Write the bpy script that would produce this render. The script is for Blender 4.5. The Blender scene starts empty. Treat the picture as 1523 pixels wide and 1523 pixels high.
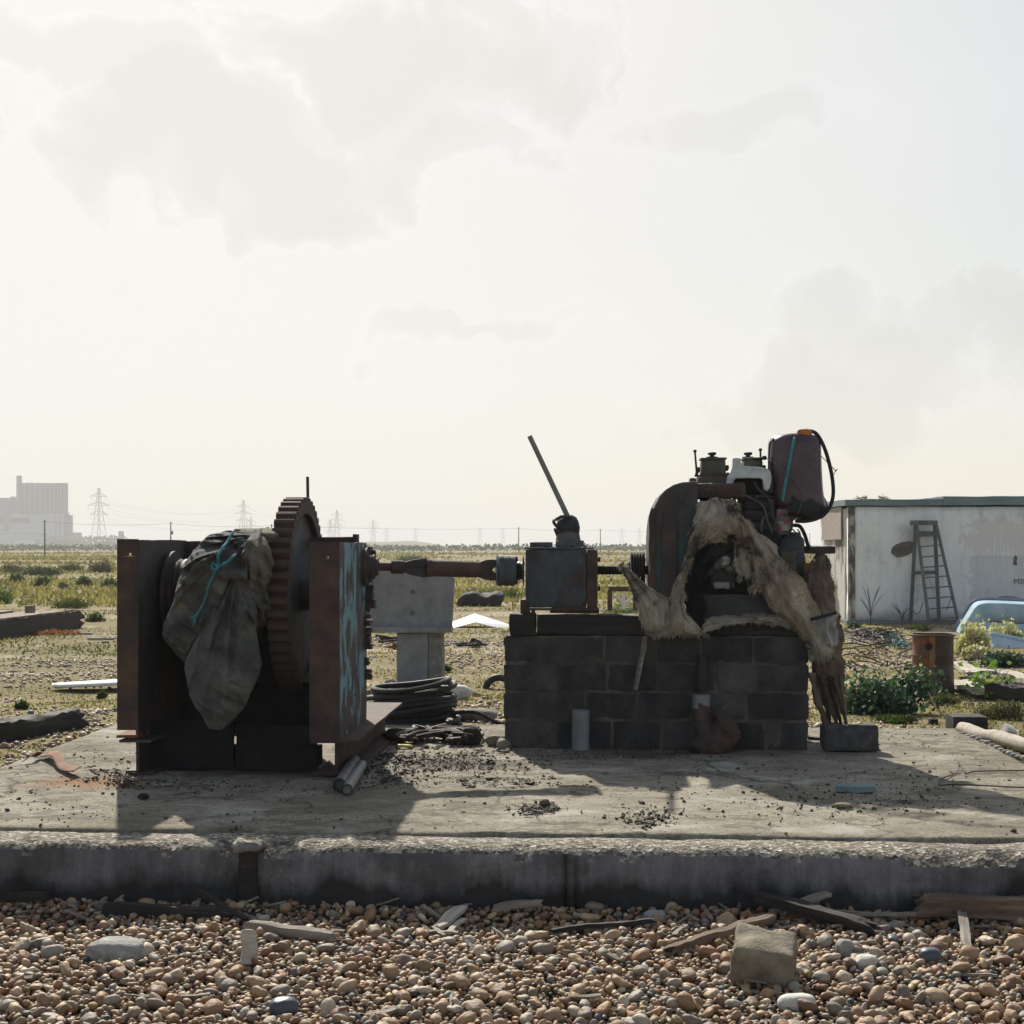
import bpy, bmesh, math, random
import numpy as np
from mathutils import Vector, Matrix, Euler

rad = math.radians
random.seed(7)
RNG = np.random.default_rng(7)
scene = bpy.context.scene
COL = scene.collection

# ------------------------------------------------------------------ camera
F, CXP, HZ, CZ = 2175.0, 761.5, 812.0, 1.99      # focal length (px of a 1523 frame), centre, horizon row, eye height
cam_d = bpy.data.cameras.new('camera')
cam_d.sensor_width = 36.0
cam_d.lens = 36.0 * F / 1523.0
cam_d.shift_y = (HZ - 761.5) / 1523.0
cam_d.clip_start, cam_d.clip_end = 0.1, 30000
cam = bpy.data.objects.new('camera', cam_d)
cam.location = (0, 0, CZ)
cam.rotation_euler = (rad(90), 0, 0)
COL.objects.link(cam)
scene.camera = cam

# ------------------------------------------------------------------ sun, sky, exposure
SUN_EL, SUN_AZ = 38.5, 15.0            # behind the machines, a little to the left
sd = bpy.data.lights.new('sun', 'SUN')
sd.energy = 5.0
sd.angle = rad(0.8)
sd.color = (1.0, 0.94, 0.82)
sun = bpy.data.objects.new('sun', sd)
tosun = Vector((-math.sin(rad(SUN_AZ)) * math.cos(rad(SUN_EL)), math.cos(rad(SUN_AZ)) * math.cos(rad(SUN_EL)), math.sin(rad(SUN_EL))))
sun.rotation_euler = tosun.to_track_quat('Z', 'Y').to_euler()
sun.location = tosun * 60
COL.objects.link(sun)

world = bpy.data.worlds.new('World')
scene.world = world
world.use_nodes = True
wt = world.node_tree
wt.nodes.clear()


def WN(t, **kw):
    n = wt.nodes.new(t)
    for k, v in kw.items():
        setattr(n, k, v)
    return n


def wmath(op, a, b=None, c=None, clamp=False):
    n = WN('ShaderNodeMath', operation=op, use_clamp=clamp)
    for i, x in enumerate((a, b, c)):
        if x is None:
            continue
        if isinstance(x, (int, float)):
            n.inputs[i].default_value = x
        else:
            wt.links.new(x, n.inputs[i])
    return n.outputs[0]


sky = WN('ShaderNodeTexSky')
sky.sky_type = 'NISHITA'
sky.sun_disc = False
sky.sun_elevation = rad(SUN_EL)
sky.sun_rotation = rad(-SUN_AZ)
sky.altitude = 0
sky.air_density = 1.0
sky.dust_density = 2.0
sky.ozone_density = 1.0
geo = WN('ShaderNodeTexCoord')
nrm = WN('ShaderNodeVectorMath', operation='NORMALIZE')
wt.links.new(geo.outputs['Generated'], nrm.inputs[0])


warp = WN('ShaderNodeTexNoise')
warp.inputs['Scale'].default_value = 7.0
warp.inputs['Detail'].default_value = 6
wt.links.new(nrm.outputs[0], warp.inputs['Vector'])
wsub = WN('ShaderNodeVectorMath', operation='SUBTRACT'); wt.links.new(warp.outputs['Color'], wsub.inputs[0]); wsub.inputs[1].default_value = (0.5, 0.5, 0.5)
wsc = WN('ShaderNodeVectorMath', operation='SCALE'); wt.links.new(wsub.outputs[0], wsc.inputs[0]); wsc.inputs['Scale'].default_value = 0.16
wadd = WN('ShaderNodeVectorMath', operation='ADD'); wt.links.new(nrm.outputs[0], wadd.inputs[0]); wt.links.new(wsc.outputs[0], wadd.inputs[1])


def cloud(px, py, sx, sy, seed, weight=1.0):
    """a cloud bank centred on a compass direction, broken up by billowing noise"""
    d = Vector(((px - CXP) / F, 1.0, (HZ - py) / F)).normalized()
    sub = WN('ShaderNodeVectorMath', operation='SUBTRACT')
    wt.links.new(wadd.outputs[0], sub.inputs[0])
    sub.inputs[1].default_value = d
    mul = WN('ShaderNodeVectorMath', operation='MULTIPLY')
    wt.links.new(sub.outputs[0], mul.inputs[0])
    mul.inputs[1].default_value = (F / sx, F / sx, F / sy)
    ln = WN('ShaderNodeVectorMath', operation='LENGTH')
    wt.links.new(mul.outputs[0], ln.inputs[0])
    nz = WN('ShaderNodeTexNoise', noise_dimensions='4D')
    nz.inputs['Scale'].default_value = 13.0
    nz.inputs['Detail'].default_value = 10
    nz.inputs['Roughness'].default_value = 0.6
    nz.inputs['W'].default_value = seed
    wt.links.new(wadd.outputs[0], nz.inputs['Vector'])
    v = wmath('ADD', wmath('SUBTRACT', 1.2, ln.outputs['Value']), wmath('MULTIPLY', wmath('SUBTRACT', nz.outputs['Fac'], 0.5), 3.6))
    return wmath('MULTIPLY', wmath('MULTIPLY', v, 1.5, clamp=True), weight)


c_all = None
for args in ((600, 120, 300, 110, 1.3), (330, 230, 360, 90, 4.1), (480, 310, 120, 60, 6.4), (1300, 565, 330, 80, 8.2), (690, 515, 190, 26, 3.1, 0.6),
             (1110, 200, 230, 40, 5.7, 0.45), (150, 90, 230, 55, 2.2, 0.6), (1490, 500, 230, 60, 7.7), (1250, 480, 80, 40, 9.7, 0.8)):
    c = cloud(*args)
    c_all = c if c_all is None else wmath('MAXIMUM', c_all, c)
# broken cloud over the whole rest of the sky
nzA = WN('ShaderNodeTexNoise', noise_dimensions='4D')
nzA.inputs['Scale'].default_value = 3.0
nzA.inputs['Detail'].default_value = 8
nzA.inputs['W'].default_value = 11.0
wt.links.new(nrm.outputs[0], nzA.inputs['Vector'])
veil = wmath('MULTIPLY', wmath('SUBTRACT', nzA.outputs['Fac'], 0.42), 3.0, clamp=True)

# bright hazy sky: the physical sky, held below the white point of the film
sep = WN('ShaderNodeSeparateColor')
wt.links.new(sky.outputs['Color'], sep.inputs[0])
comb = WN('ShaderNodeCombineColor')
for i, (k, top) in enumerate(((1.02, 7.05), (1.00, 6.92), (0.93, 6.62))):
    x = wmath('MULTIPLY', sep.outputs[i], k)
    x = wmath('MULTIPLY', wmath('DIVIDE', x, wmath('POWER', wmath('ADD', 1.0, wmath('POWER', wmath('DIVIDE', x, top), 3.0)), 1 / 3.0)), 1.0)
    wt.links.new(x, comb.inputs[i])
mixv = WN('ShaderNodeMix', data_type='RGBA')
wt.links.new(wmath('MULTIPLY', veil, 0.45), mixv.inputs['Factor'])
wt.links.new(comb.outputs[0], mixv.inputs['A'])
mixv.inputs['B'].default_value = (6.7, 6.62, 6.5, 1)
crmp = WN('ShaderNodeValToRGB')          # bright thin margins, greyer bellies
ce = crmp.color_ramp.elements
ce[0].position, ce[0].color = 0.0, (1.0, 1.0, 1.0, 1)
ce[1].position, ce[1].color = 1.0, (0.905, 0.898, 0.895, 1)
e_ = ce.new(0.16); e_.color = (1.025, 1.025, 1.03, 1)
e_ = ce.new(0.42); e_.color = (0.955, 0.952, 0.955, 1)
wt.links.new(c_all, crmp.inputs[0])
mixc = WN('ShaderNodeMix', data_type='RGBA', blend_type='MULTIPLY')
mixc.inputs['Factor'].default_value = 1.0
wt.links.new(mixv.outputs['Result'], mixc.inputs['A'])
wt.links.new(crmp.outputs[0], mixc.inputs['B'])
bg = WN('ShaderNodeBackground')
bg.inputs['Strength'].default_value = 0.1
wt.links.new(mixc.outputs['Result'], bg.inputs['Color'])
wo = WN('ShaderNodeOutputWorld')
wt.links.new(bg.outputs[0], wo.inputs[0])

scene.view_settings.view_transform = 'Standard'
scene.view_settings.look = 'None'
scene.view_settings.gamma = 1.0
scene.view_settings.exposure = 0.5
scene.view_settings.use_curve_mapping = False
scene.render.engine = 'CYCLES'
scene.cycles.use_denoising = True
scene.cycles.max_bounces = 8
scene.cycles.diffuse_bounces = 3
scene.cycles.glossy_bounces = 3
scene.cycles.volume_bounces = 1
scene.cycles.transparent_max_bounces = 8
scene.cycles.caustics_reflective = False
scene.cycles.caustics_refractive = False

# ------------------------------------------------------------------ frames of reference
S = 0.35                    # top of the concrete slab above the shingle
TH = 0.055                  # the slab and the machines are turned a little clockwise


def at(px, py, Y):
    return np.array(((px - CXP) / F * Y, Y, CZ - (py - HZ) / F * Y))


def sstep(a, b, x):
    t = np.clip((x - a) / (b - a), 0, 1)
    return t * t * (3 - 2 * t)


def _hash(ix, iy, iz, seed):
    n = (ix * 374761393 + iy * 668265263 + iz * 2147483647 + seed * 1274126177) & 0xFFFFFFFF
    n = ((n ^ (n >> 13)) * 1274126177) & 0xFFFFFFFF
    return ((n ^ (n >> 16)) & 0xFFFF) / 65535.0


def vnoise(p, seed=0):
    p = np.asarray(p, float)
    i = np.floor(p).astype(np.int64)
    f = p - i
    f = f * f * (3 - 2 * f)
    r = 0
    for dx in (0, 1):
        for dy in (0, 1):
            for dz in (0, 1):
                w = (f[..., 0] if dx else 1 - f[..., 0]) * (f[..., 1] if dy else 1 - f[..., 1]) * (f[..., 2] if dz else 1 - f[..., 2])
                r = r + w * _hash(i[..., 0] + dx, i[..., 1] + dy, i[..., 2] + dz, seed)
    return r * 2 - 1


def fbm(p, seed=0, octv=4, gain=0.5):
    p = np.asarray(p, float)
    a, r, s = 1.0, 0, 1.0
    for o in range(octv):
        r = r + a * vnoise(p * s + o * 17.3, seed + o)
        a *= gain
        s *= 2.03
    return r


def vdisp(v, amp, freq, seed=0, octv=3):
    v = np.asarray(v, float)
    return v + amp * np.stack([fbm(v * freq, seed + 31 * k, octv) for k in range(3)], -1)


def ground_h(x, y):
    x = np.asarray(x, float); y = np.asarray(y, float)
    u = x - TH * (y - 10); v = y + TH * x
    dx = np.maximum(np.abs(u) - 3.9, 0)
    dy = np.maximum(v - 13.5, 0)
    d = np.sqrt(dx * dx + dy * dy)
    bank = 0.30 * (1 - sstep(0.15, 6.5, d)) * sstep(7.6, 10.0, v)
    bank = np.where((np.abs(u) < 3.8) & (v > 8.5) & (v < 13.4), -0.1, bank)
    q = np.stack([x, y, x * 0], -1)
    und = 0.05 * fbm(q * 0.35, 3, 3) * sstep(13, 18, v) + 0.16 * fbm(q * 0.045, 5, 3) * sstep(22, 60, y)
    front = (0.020 * fbm(q * 1.3, 9, 2) - 0.050 - 0.02 * sstep(7.3, 8.0, y)) * (1 - sstep(7.6, 9, v))
    return bank + und + front


def gpt(px, py, lift=0.0):
    """the point of the ground seen at that pixel of the layout"""
    a, b = 4.0, 3000.0
    ys = np.exp(np.linspace(math.log(5.0), math.log(2500.0), 4000))
    X = (px - CXP) / F * ys
    Z = CZ - (py - HZ) / F * ys
    u = X - TH * (ys - 10); v = ys + TH * X
    h = ground_h(X, ys)
    h = np.where((np.abs(u) < 3.9) & (v > 8.4) & (v < 13.5), S, h)
    k = np.argmax(Z <= h)
    Y = ys[k]
    return np.array((X[k], Y, h[k] + lift))


def ru(px, v):
    k = (px - CXP) / F
    return (k * v - TH * (v - 10)) / (1 + k * TH)


def R(px, py, v):
    """pixel of the layout -> machine frame (u along the shafts, v away, w above the slab)"""
    u = ru(px, v)
    Y = v - TH * u
    return np.array((u, v, CZ - (py - HZ) / F * Y - S))


def rig_w(p):
    u, v, w = p
    return np.array((u + TH * (v - 10), v - TH * u, w + S))


# ------------------------------------------------------------------ mesh building
class MB:
    def __init__(self):
        self.v, self.f, self.c = [], [], []
        self.n = 0

    def add(self, v, f, col=None):
        v = np.asarray(v, float)
        self.v.append(v)
        self.f.extend([tuple(int(i) + self.n for i in q) for q in f])
        if col is not None:
            self.c.append(np.broadcast_to(np.asarray(col, float), (len(v), 3)))
        self.n += len(v)
        return self

    def box(self, x0, x1, y0, y1, z0, z1, M=None, col=None):
        v = np.array([(x, y, z) for x in (x0, x1) for y in (y0, y1) for z in (z0, z1)], float)
        if M is not None:
            v = v @ np.array(M.to_3x3()).T + (np.array(M.translation) if len(M) == 4 else 0)
        return self.add(v, [(0, 1, 3, 2), (4, 6, 7, 5), (0, 4, 5, 1), (2, 3, 7, 6), (0, 2, 6, 4), (1, 5, 7, 3)], col)

    def gbox(self, x0, x1, y0, y1, z0, z1, step, amp=0.0, freq=8.0, seed=0, rnd=0.0, M=None, octv=3):
        """a box split into a grid whose corners are worn round and whose faces are uneven"""
        n = [max(1, int(round((b - a) / step))) for a, b in ((x0, x1), (y0, y1), (z0, z1))]
        idx, vs, fs = {}, [], []

        def vid(i, j, k):
            key = (i, j, k)
            if key not in idx:
                idx[key] = len(vs)
                vs.append((x0 + (x1 - x0) * i / n[0], y0 + (y1 - y0) * j / n[1], z0 + (z1 - z0) * k / n[2]))
            return idx[key]
        for ax in range(3):
            a, b = [(1, 2), (0, 2), (0, 1)][ax]
            for side in (0, 1):
                for p in range(n[a]):
                    for q in range(n[b]):
                        def mk(pp, qq):
                            t = [0, 0, 0]
                            t[ax] = n[ax] if side else 0
                            t[a], t[b] = pp, qq
                            return vid(*t)
                        quad = [mk(p, q), mk(p + 1, q), mk(p + 1, q + 1), mk(p, q + 1)]
                        flip = (side == 0) ^ (ax == 1)
                        fs.append(tuple(reversed(quad)) if flip else tuple(quad))
        v = np.array(vs)
        if rnd > 0:
            lo = np.array((x0, y0, z0)) + rnd; hi = np.array((x1, y1, z1)) - rnd
            inner = np.clip(v, lo, hi)
            d = v - inner
            L = np.linalg.norm(d, axis=1, keepdims=True)
            v = np.where(L > 1e-9, inner + d / np.maximum(L, 1e-9) * rnd, v)
        if amp > 0:
            off = np.array((seed * 3.7, seed * 1.3, seed * 2.1))
            v = v + amp * np.stack([fbm((v + off) * freq, 40 + k, octv) for k in range(3)], -1)
        if M is not None:
            v = v @ np.array(M.to_3x3()).T + np.array(M.translation)
        return self.add(v, fs)

    def tube(self, pts, r, n=10, cap=True, wob=0.0):
        pts = np.asarray(pts, float)
        m = len(pts)
        rr = np.broadcast_to(np.asarray(r, float), (m,)) if np.ndim(r) <= 1 else r
        tang = np.gradient(pts, axis=0)
        tang /= np.maximum(np.linalg.norm(tang, axis=1, keepdims=True), 1e-9)
        up = np.array((0, 0, 1.0)) if abs(tang[0][2]) < 0.9 else np.array((1.0, 0, 0))
        a = np.cross(tang[0], up); a /= np.linalg.norm(a)
        vs = []
        for i in range(m):
            a = a - tang[i] * np.dot(a, tang[i]); a /= max(np.linalg.norm(a), 1e-9)
            b = np.cross(tang[i], a)
            for k in range(n):
                t = 2 * math.pi * k / n
                q = rr[i] * (1 + (wob * math.sin(3 * t + i) if wob else 0))
                vs.append(pts[i] + q * (math.cos(t) * a + math.sin(t) * b))
        fs = [(i * n + k, i * n + (k + 1) % n, (i + 1) * n + (k + 1) % n, (i + 1) * n + k) for i in range(m - 1) for k in range(n)]
        if cap:
            fs.append(tuple(reversed(range(n))))
            fs.append(tuple((m - 1) * n + k for k in range(n)))
        return self.add(vs, fs)

    def lathe(self, prof, origin, axis, n=24, cap=True):
        """prof: list of (distance along the axis, radius)"""
        o = np.asarray(origin, float)
        ax = np.asarray(axis, float); ax /= np.linalg.norm(ax)
        up = np.array((0, 0, 1.0)) if abs(ax[2]) < 0.9 else np.array((1.0, 0, 0))
        a = np.cross(ax, up); a /= np.linalg.norm(a)
        b = np.cross(ax, a)
        vs = []
        for t, r in prof:
            for k in range(n):
                q = 2 * math.pi * k / n
                vs.append(o + ax * t + r * (math.cos(q) * a + math.sin(q) * b))
        m = len(prof)
        fs = [(i * n + k, i * n + (k + 1) % n, (i + 1) * n + (k + 1) % n, (i + 1) * n + k) for i in range(m - 1) for k in range(n)]
        if cap:
            fs.append(tuple(reversed(range(n))))
            fs.append(tuple((m - 1) * n + k for k in range(n)))
        return self.add(vs, fs)

    def prism(self, poly, y0, y1):
        """outline in x, z extruded along y"""
        m = len(poly)
        vs = [(x, y0, z) for x, z in poly] + [(x, y1, z) for x, z in poly]
        fs = [tuple(range(m)), tuple(reversed(range(m, 2 * m)))] + [(k, k + m, (k + 1) % m + m, (k + 1) % m) for k in range(m)]
        return self.add(vs, fs)

    def grid(self, P, close=False):
        """P: rows x cols x 3"""
        P = np.asarray(P, float)
        r, c = P.shape[:2]
        fs = []
        for i in range(r - 1):
            for j in range(c if close else c - 1):
                fs.append((i * c + j, i * c + (j + 1) % c, (i + 1) * c + (j + 1) % c, (i + 1) * c + j))
        return self.add(P.reshape(-1, 3), fs)

    def verts(self):
        return np.concatenate(self.v) if self.v else np.zeros((0, 3))


ORIG = {}


def fix_normals(me):
    bm = bmesh.new(); bm.from_mesh(me)
    bmesh.ops.recalc_face_normals(bm, faces=bm.faces)
    bm.to_mesh(me); bm.free()


def mesh_of(name, v, f, mat, smooth=True, ang=38, col=None, fixn=True):
    me = bpy.data.meshes.new(name)
    me.from_pydata(np.asarray(v).tolist(), [], f)
    if fixn:
        fix_normals(me)
    if smooth:
        me.polygons.foreach_set('use_smooth', np.ones(len(me.polygons), bool))
        if ang < 179:
            me.set_sharp_from_angle(angle=rad(ang))
    if col is not None:
        ca = me.color_attributes.new('col', 'FLOAT_COLOR', 'POINT')
        ca.data.foreach_set('color', np.concatenate([col, np.ones((len(col), 1))], 1).astype(np.float32).ravel())
    if mat is not None:
        me.materials.append(mat)
    return me


def fast_mesh(name, v, f, mat, col=None, smooth=True):
    """f: n x k index array, all faces alike"""
    me = bpy.data.meshes.new(name)
    v = np.asarray(v, np.float32); f = np.asarray(f, np.int32)
    k = f.shape[1]
    me.vertices.add(len(v)); me.vertices.foreach_set('co', v.ravel())
    me.loops.add(f.size); me.loops.foreach_set('vertex_index', f.ravel())
    me.polygons.add(len(f))
    me.polygons.foreach_set('loop_start', np.arange(0, f.size, k, dtype=np.int32))
    me.update(calc_edges=True)
    me.polygons.foreach_set('use_smooth', np.full(len(f), smooth))
    if col is not None:
        ca = me.color_attributes.new('col', 'FLOAT_COLOR', 'POINT')
        ca.data.foreach_set('color', np.concatenate([col, np.ones((len(col), 1))], 1).astype(np.float32).ravel())
    me.materials.append(mat)
    me.validate()
    return me


def tag(o, label=None, cat=None, group=None, kind=None):
    if label: o['label'] = label
    if cat: o['category'] = cat
    if group: o['group'] = group
    if kind: o['kind'] = kind
    return o


def thing(name, label, cat, base, rig=False, group=None):
    """an empty at the base of a thing; rig=True: base is in the machine frame"""
    o = bpy.data.objects.new(name, None)
    o.empty_display_size = 0.1
    COL.objects.link(o)
    base = np.asarray(base, float)
    o.location = rig_w(base) if rig else base
    if rig:
        o.rotation_euler = (0, 0, -TH)
    ORIG[o.name] = base
    return tag(o, label, cat, group)


def part(name, mb, mat, parent, smooth=True, ang=38, bevel=0.0, label=None, kind=None, wob=None, solid=0.0):
    v = mb.verts()
    if wob:
        v = vdisp(v, wob[0], wob[1], wob[2] if len(wob) > 2 else 0)
    top = parent
    while top.parent is not None:
        top = top.parent
    v = v - ORIG[top.name]
    me = mesh_of(name, v, mb.f, mat, smooth, ang, np.concatenate(mb.c) if mb.c and sum(map(len, mb.c)) == len(v) else None)
    o = bpy.data.objects.new(name, me)
    COL.objects.link(o)
    o.parent = parent
    add_mods(o, bevel, solid)
    tag(o, label, None, None, kind)
    return o


def add_mods(o, bevel, solid):
    if solid:
        m = o.modifiers.new('thickness', 'SOLIDIFY'); m.thickness = solid; m.offset = 0
    if bevel:
        m = o.modifiers.new('bevel', 'BEVEL'); m.width = bevel; m.segments = 2; m.limit_method = 'ANGLE'; m.angle_limit = rad(40)
        m.harden_normals = False


def single(name, mb, mat, label=None, cat=None, base=None, rig=False, group=None, kind=None, smooth=True, ang=38, bevel=0.0, wob=None, solid=0.0):
    v = mb.verts()
    if wob:
        v = vdisp(v, wob[0], wob[1], wob[2] if len(wob) > 2 else 0)
    if base is None:
        base = np.array(((v[:, 0].min() + v[:, 0].max()) / 2, (v[:, 1].min() + v[:, 1].max()) / 2, v[:, 2].min()))
    me = mesh_of(name, v - base, mb.f, mat, smooth, ang, np.concatenate(mb.c) if mb.c and sum(map(len, mb.c)) == len(v) else None)
    o = bpy.data.objects.new(name, me)
    COL.objects.link(o)
    o.location = rig_w(base) if rig else base
    if rig:
        o.rotation_euler = (0, 0, -TH)
    ORIG[o.name] = np.asarray(base, float)
    add_mods(o, bevel, solid)
    return tag(o, label, cat, group, kind)


def child_copy(src, parent, loc=(0, 0, 0), rot=(0, 0, 0), scale=(1, 1, 1), name=None):
    o = bpy.data.objects.new(name or src.name.split('.')[0], src.data)
    COL.objects.link(o)
    o.parent = parent
    o.location, o.rotation_euler, o.scale = loc, rot, scale
    return o


def rotM(loc=(0, 0, 0), e=(0, 0, 0)):
    return Matrix.Translation(Vector(loc)) @ Euler(e).to_matrix().to_4x4()


def frameM(origin, x, up=(0, 0, 1)):
    """matrix whose x axis runs along x"""
    x = Vector(x).normalized()
    up = Vector(up)
    y = up.cross(x)
    if y.length < 1e-6:
        y = Vector((0, 1, 0)).cross(x)
    y.normalize()
    z = x.cross(y)
    m = Matrix((x, y, z)).transposed().to_4x4()
    m.translation = Vector(origin)
    return m


def bez(pts, n=12):
    """smooth curve through the points (Catmull-Rom)"""
    P = np.asarray(pts, float)
    P = np.vstack([2 * P[0] - P[1], P, 2 * P[-1] - P[-2]])
    out = []
    for i in range(1, len(P) - 2):
        for t in np.linspace(0, 1, n, endpoint=False):
            a, b, c, d = P[i - 1], P[i], P[i + 1], P[i + 2]
            out.append(0.5 * (2 * b + (c - a) * t + (2 * a - 5 * b + 4 * c - d) * t * t + (3 * b - a - 3 * c + d) * t ** 3))
    out.append(P[-2])
    return np.array(out)


def surf(rows, nr=6, nc=6):
    """smooth sheet through a grid of control points"""
    a = [bez(r, nc) for r in rows]
    a = np.array(a)
    cols = [bez(a[:, j], nr) for j in range(a.shape[1])]
    return np.array(cols).transpose(1, 0, 2)


# ------------------------------------------------------------------ materials
class NT:
    def __init__(self, name):
        self.m = bpy.data.materials.new(name)
        self.m.use_nodes = True
        self.t = self.m.node_tree
        self.t.nodes.clear()
        self.out = self.n('ShaderNodeOutputMaterial')
        self.b = self.n('ShaderNodeBsdfPrincipled')
        self.l(self.b.outputs[0], self.out.inputs[0])
        tc = self.n('ShaderNodeTexCoord')
        self.obj = tc.outputs['Object']

    def n(self, t, **kw):
        x = self.t.nodes.new(t)
        for k, v in kw.items():
            setattr(x, k, v)
        return x

    def l(self, a, b):
        self.t.links.new(a, b)

    def mapped(self, s=(1, 1, 1), off=(0, 0, 0)):
        mp = self.n('ShaderNodeMapping')
        mp.inputs['Scale'].default_value = s
        mp.inputs['Location'].default_value = off
        self.l(self.obj, mp.inputs[0])
        return mp.outputs[0]

    def noise(self, scale, detail=6, rough=0.6, stretch=(1, 1, 1), off=(0, 0, 0), dist=0.0):
        x = self.n('ShaderNodeTexNoise')
        x.inputs['Scale'].default_value = scale
        x.inputs['Detail'].default_value = detail
        x.inputs['Roughness'].default_value = rough
        x.inputs['Distortion'].default_value = dist
        self.l(self.mapped(stretch, off), x.inputs['Vector'])
        return x.outputs['Fac']

    def voro(self, scale, feature='F1', stretch=(1, 1, 1)):
        x = self.n('ShaderNodeTexVoronoi', feature=feature)
        x.inputs['Scale'].default_value = scale
        self.l(self.mapped(stretch), x.inputs['Vector'])
        return x.outputs

    def ramp(self, fac, stops, interp='LINEAR'):
        r = self.n('ShaderNodeValToRGB')
        r.color_ramp.interpolation = interp
        el = r.color_ramp.elements
        while len(el) < len(stops):
            el.new(0.5)
        for e, (p, c) in zip(el, stops):
            e.position = p
            e.color = (c, c, c, 1) if isinstance(c, (int, float)) else (*c, 1)
        self.l(fac, r.inputs[0])
        return r.outputs[0]

    def mix(self, fac, a, b, blend='MIX'):
        x = self.n('ShaderNodeMix', data_type='RGBA', blend_type=blend)
        for k, v in (('Factor', fac), ('A', a), ('B', b)):
            s = [i for i in x.inputs if i.name == k and i.enabled][0]
            if isinstance(v, (int, float)):
                s.default_value = v
            elif isinstance(v, tuple):
                s.default_value = (*v, 1)
            else:
                self.l(v, s)
        return [o for o in x.outputs if o.enabled][0]

    def math(self, op, a, b=None, clamp=False):
        x = self.n('ShaderNodeMath', operation=op, use_clamp=clamp)
        for i, v in enumerate((a, b)):
            if v is None: continue
            if isinstance(v, (int, float)):
                x.inputs[i].default_value = v
            else:
                self.l(v, x.inputs[i])
        return x.outputs[0]

    def bump(self, h, strength=0.3, dist=0.01):
        x = self.n('ShaderNodeBump')
        x.inputs['Strength'].default_value = strength
        x.inputs['Distance'].default_value = dist
        self.l(h, x.inputs['Height'])
        self.l(x.outputs[0], self.b.inputs['Normal'])

    def attr(self, name='col'):
        x = self.n('ShaderNodeAttribute', attribute_name=name)
        return x.outputs['Color']

    def done(self, color=None, rough=0.8, metal=0.0, spec=0.5):
        if color is not None:
            if isinstance(color, tuple):
                self.b.inputs['Base Color'].default_value = (*color, 1)
            else:
                self.l(color, self.b.inputs['Base Color'])
        if isinstance(rough, (int, float)):
            self.b.inputs['Roughness'].default_value = rough
        else:
            self.l(rough, self.b.inputs['Roughness'])
        self.b.inputs['Metallic'].default_value = metal
        self.b.inputs['Specular IOR Level'].default_value = spec
        return self.m


def m_noise(name, stops, scale=6, rough=0.85, bump=0.3, bscale=30, bdist=0.01, stretch=(1, 1, 1), spec=0.4, metal=0.0, fine=0.25, fscale=60):
    t = NT(name)
    c = t.ramp(t.noise(scale, 7, 0.62, stretch), stops)
    f = t.noise(fscale, 4, 0.7, stretch, (5, 3, 1))
    c = t.mix(fine, c, t.ramp(f, [(0.3, 0.25), (0.7, 1.0)]), 'MULTIPLY')
    t.bump(t.noise(bscale, 6, 0.65, stretch), bump, bdist)
    return t.done(c, rough, metal, spec)


def m_paint_over_rust(name, paint, rust_stops, cover=0.5, scale=5, stretch=(1, 1, 0.45), edge=0.03, bump=0.5, rough=0.7):
    t = NT(name)
    rust = t.ramp(t.noise(9, 8, 0.65), rust_stops)
    mask = t.ramp(t.noise(scale, 8, 0.62, stretch, (2, 7, 1), 0.4), [(cover - edge, 0.0), (cover + edge, 1.0)])
    pn = t.mix(0.5, paint, t.ramp(t.noise(14, 5, 0.6, stretch), [(0.3, 0.35), (0.75, 1.2)]), 'MULTIPLY')
    c = t.mix(mask, rust, pn)
    h = t.math('ADD', t.math('MULTIPLY', mask, 0.6), t.noise(40, 6, 0.7))
    t.bump(h, bump, 0.006)
    return t.done(c, rough, 0.0, 0.4)


RUST_DARK = [(0.25, (0.028, 0.025, 0.028)), (0.5, (0.055, 0.042, 0.040)), (0.72, (0.095, 0.062, 0.050))]
RUST_MID = [(0.25, (0.032, 0.024, 0.024)), (0.5, (0.075, 0.047, 0.038)), (0.75, (0.14, 0.075, 0.048))]
RUST_RED = [(0.25, (0.05, 0.022, 0.014)), (0.5, (0.16, 0.06, 0.028)), (0.75, (0.30, 0.12, 0.05))]
IRON = [(0.3, (0.012, 0.013, 0.016)), (0.55, (0.030, 0.031, 0.036)), (0.8, (0.060, 0.056, 0.054))]

M = {}
M['rust_dark'] = m_noise('dark rusted steel', RUST_DARK, 5, 0.75, 0.5, 45, 0.006)
M['rust_mid'] = m_noise('brown rusted steel', RUST_MID, 5, 0.8, 0.6, 40, 0.008)
M['rust_red'] = m_noise('red rust', RUST_RED, 7, 0.85, 0.6, 40, 0.006)
M['iron'] = m_noise('oily cast iron', IRON, 6, 0.55, 0.35, 35, 0.005)
M['greasy'] = m_noise('greasy dark iron', [(0.3, (0.008, 0.008, 0.010)), (0.7, (0.024, 0.021, 0.021))], 8, 0.8, 0.6, 40, 0.008, spec=0.2)
M['steel_grey'] = m_noise('grey weathered steel', [(0.3, (0.06, 0.06, 0.062)), (0.7, (0.14, 0.135, 0.13))], 8, 0.6, 0.3, 40, 0.004)
M['teal_plate'] = m_paint_over_rust('peeling turquoise paint over rust', (0.17, 0.33, 0.37), RUST_DARK, 0.53, 5.5, (1, 1, 0.5), 0.02, 0.7)
M['teal_casing'] = m_paint_over_rust('worn green blue engine paint', (0.040, 0.085, 0.088), RUST_DARK, 0.50, 3.4, (1, 1, 0.8), 0.10, 0.5)
M['olive_paint'] = m_paint_over_rust('worn olive engine paint', (0.085, 0.09, 0.065), RUST_MID, 0.42, 7, (1, 1, 1), 0.05, 0.4)
M['blue_grey_paint'] = m_paint_over_rust('worn blue grey paint', (0.07, 0.085, 0.10), RUST_DARK, 0.47, 4, (1, 1, 0.6), 0.05, 0.4)
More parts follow.
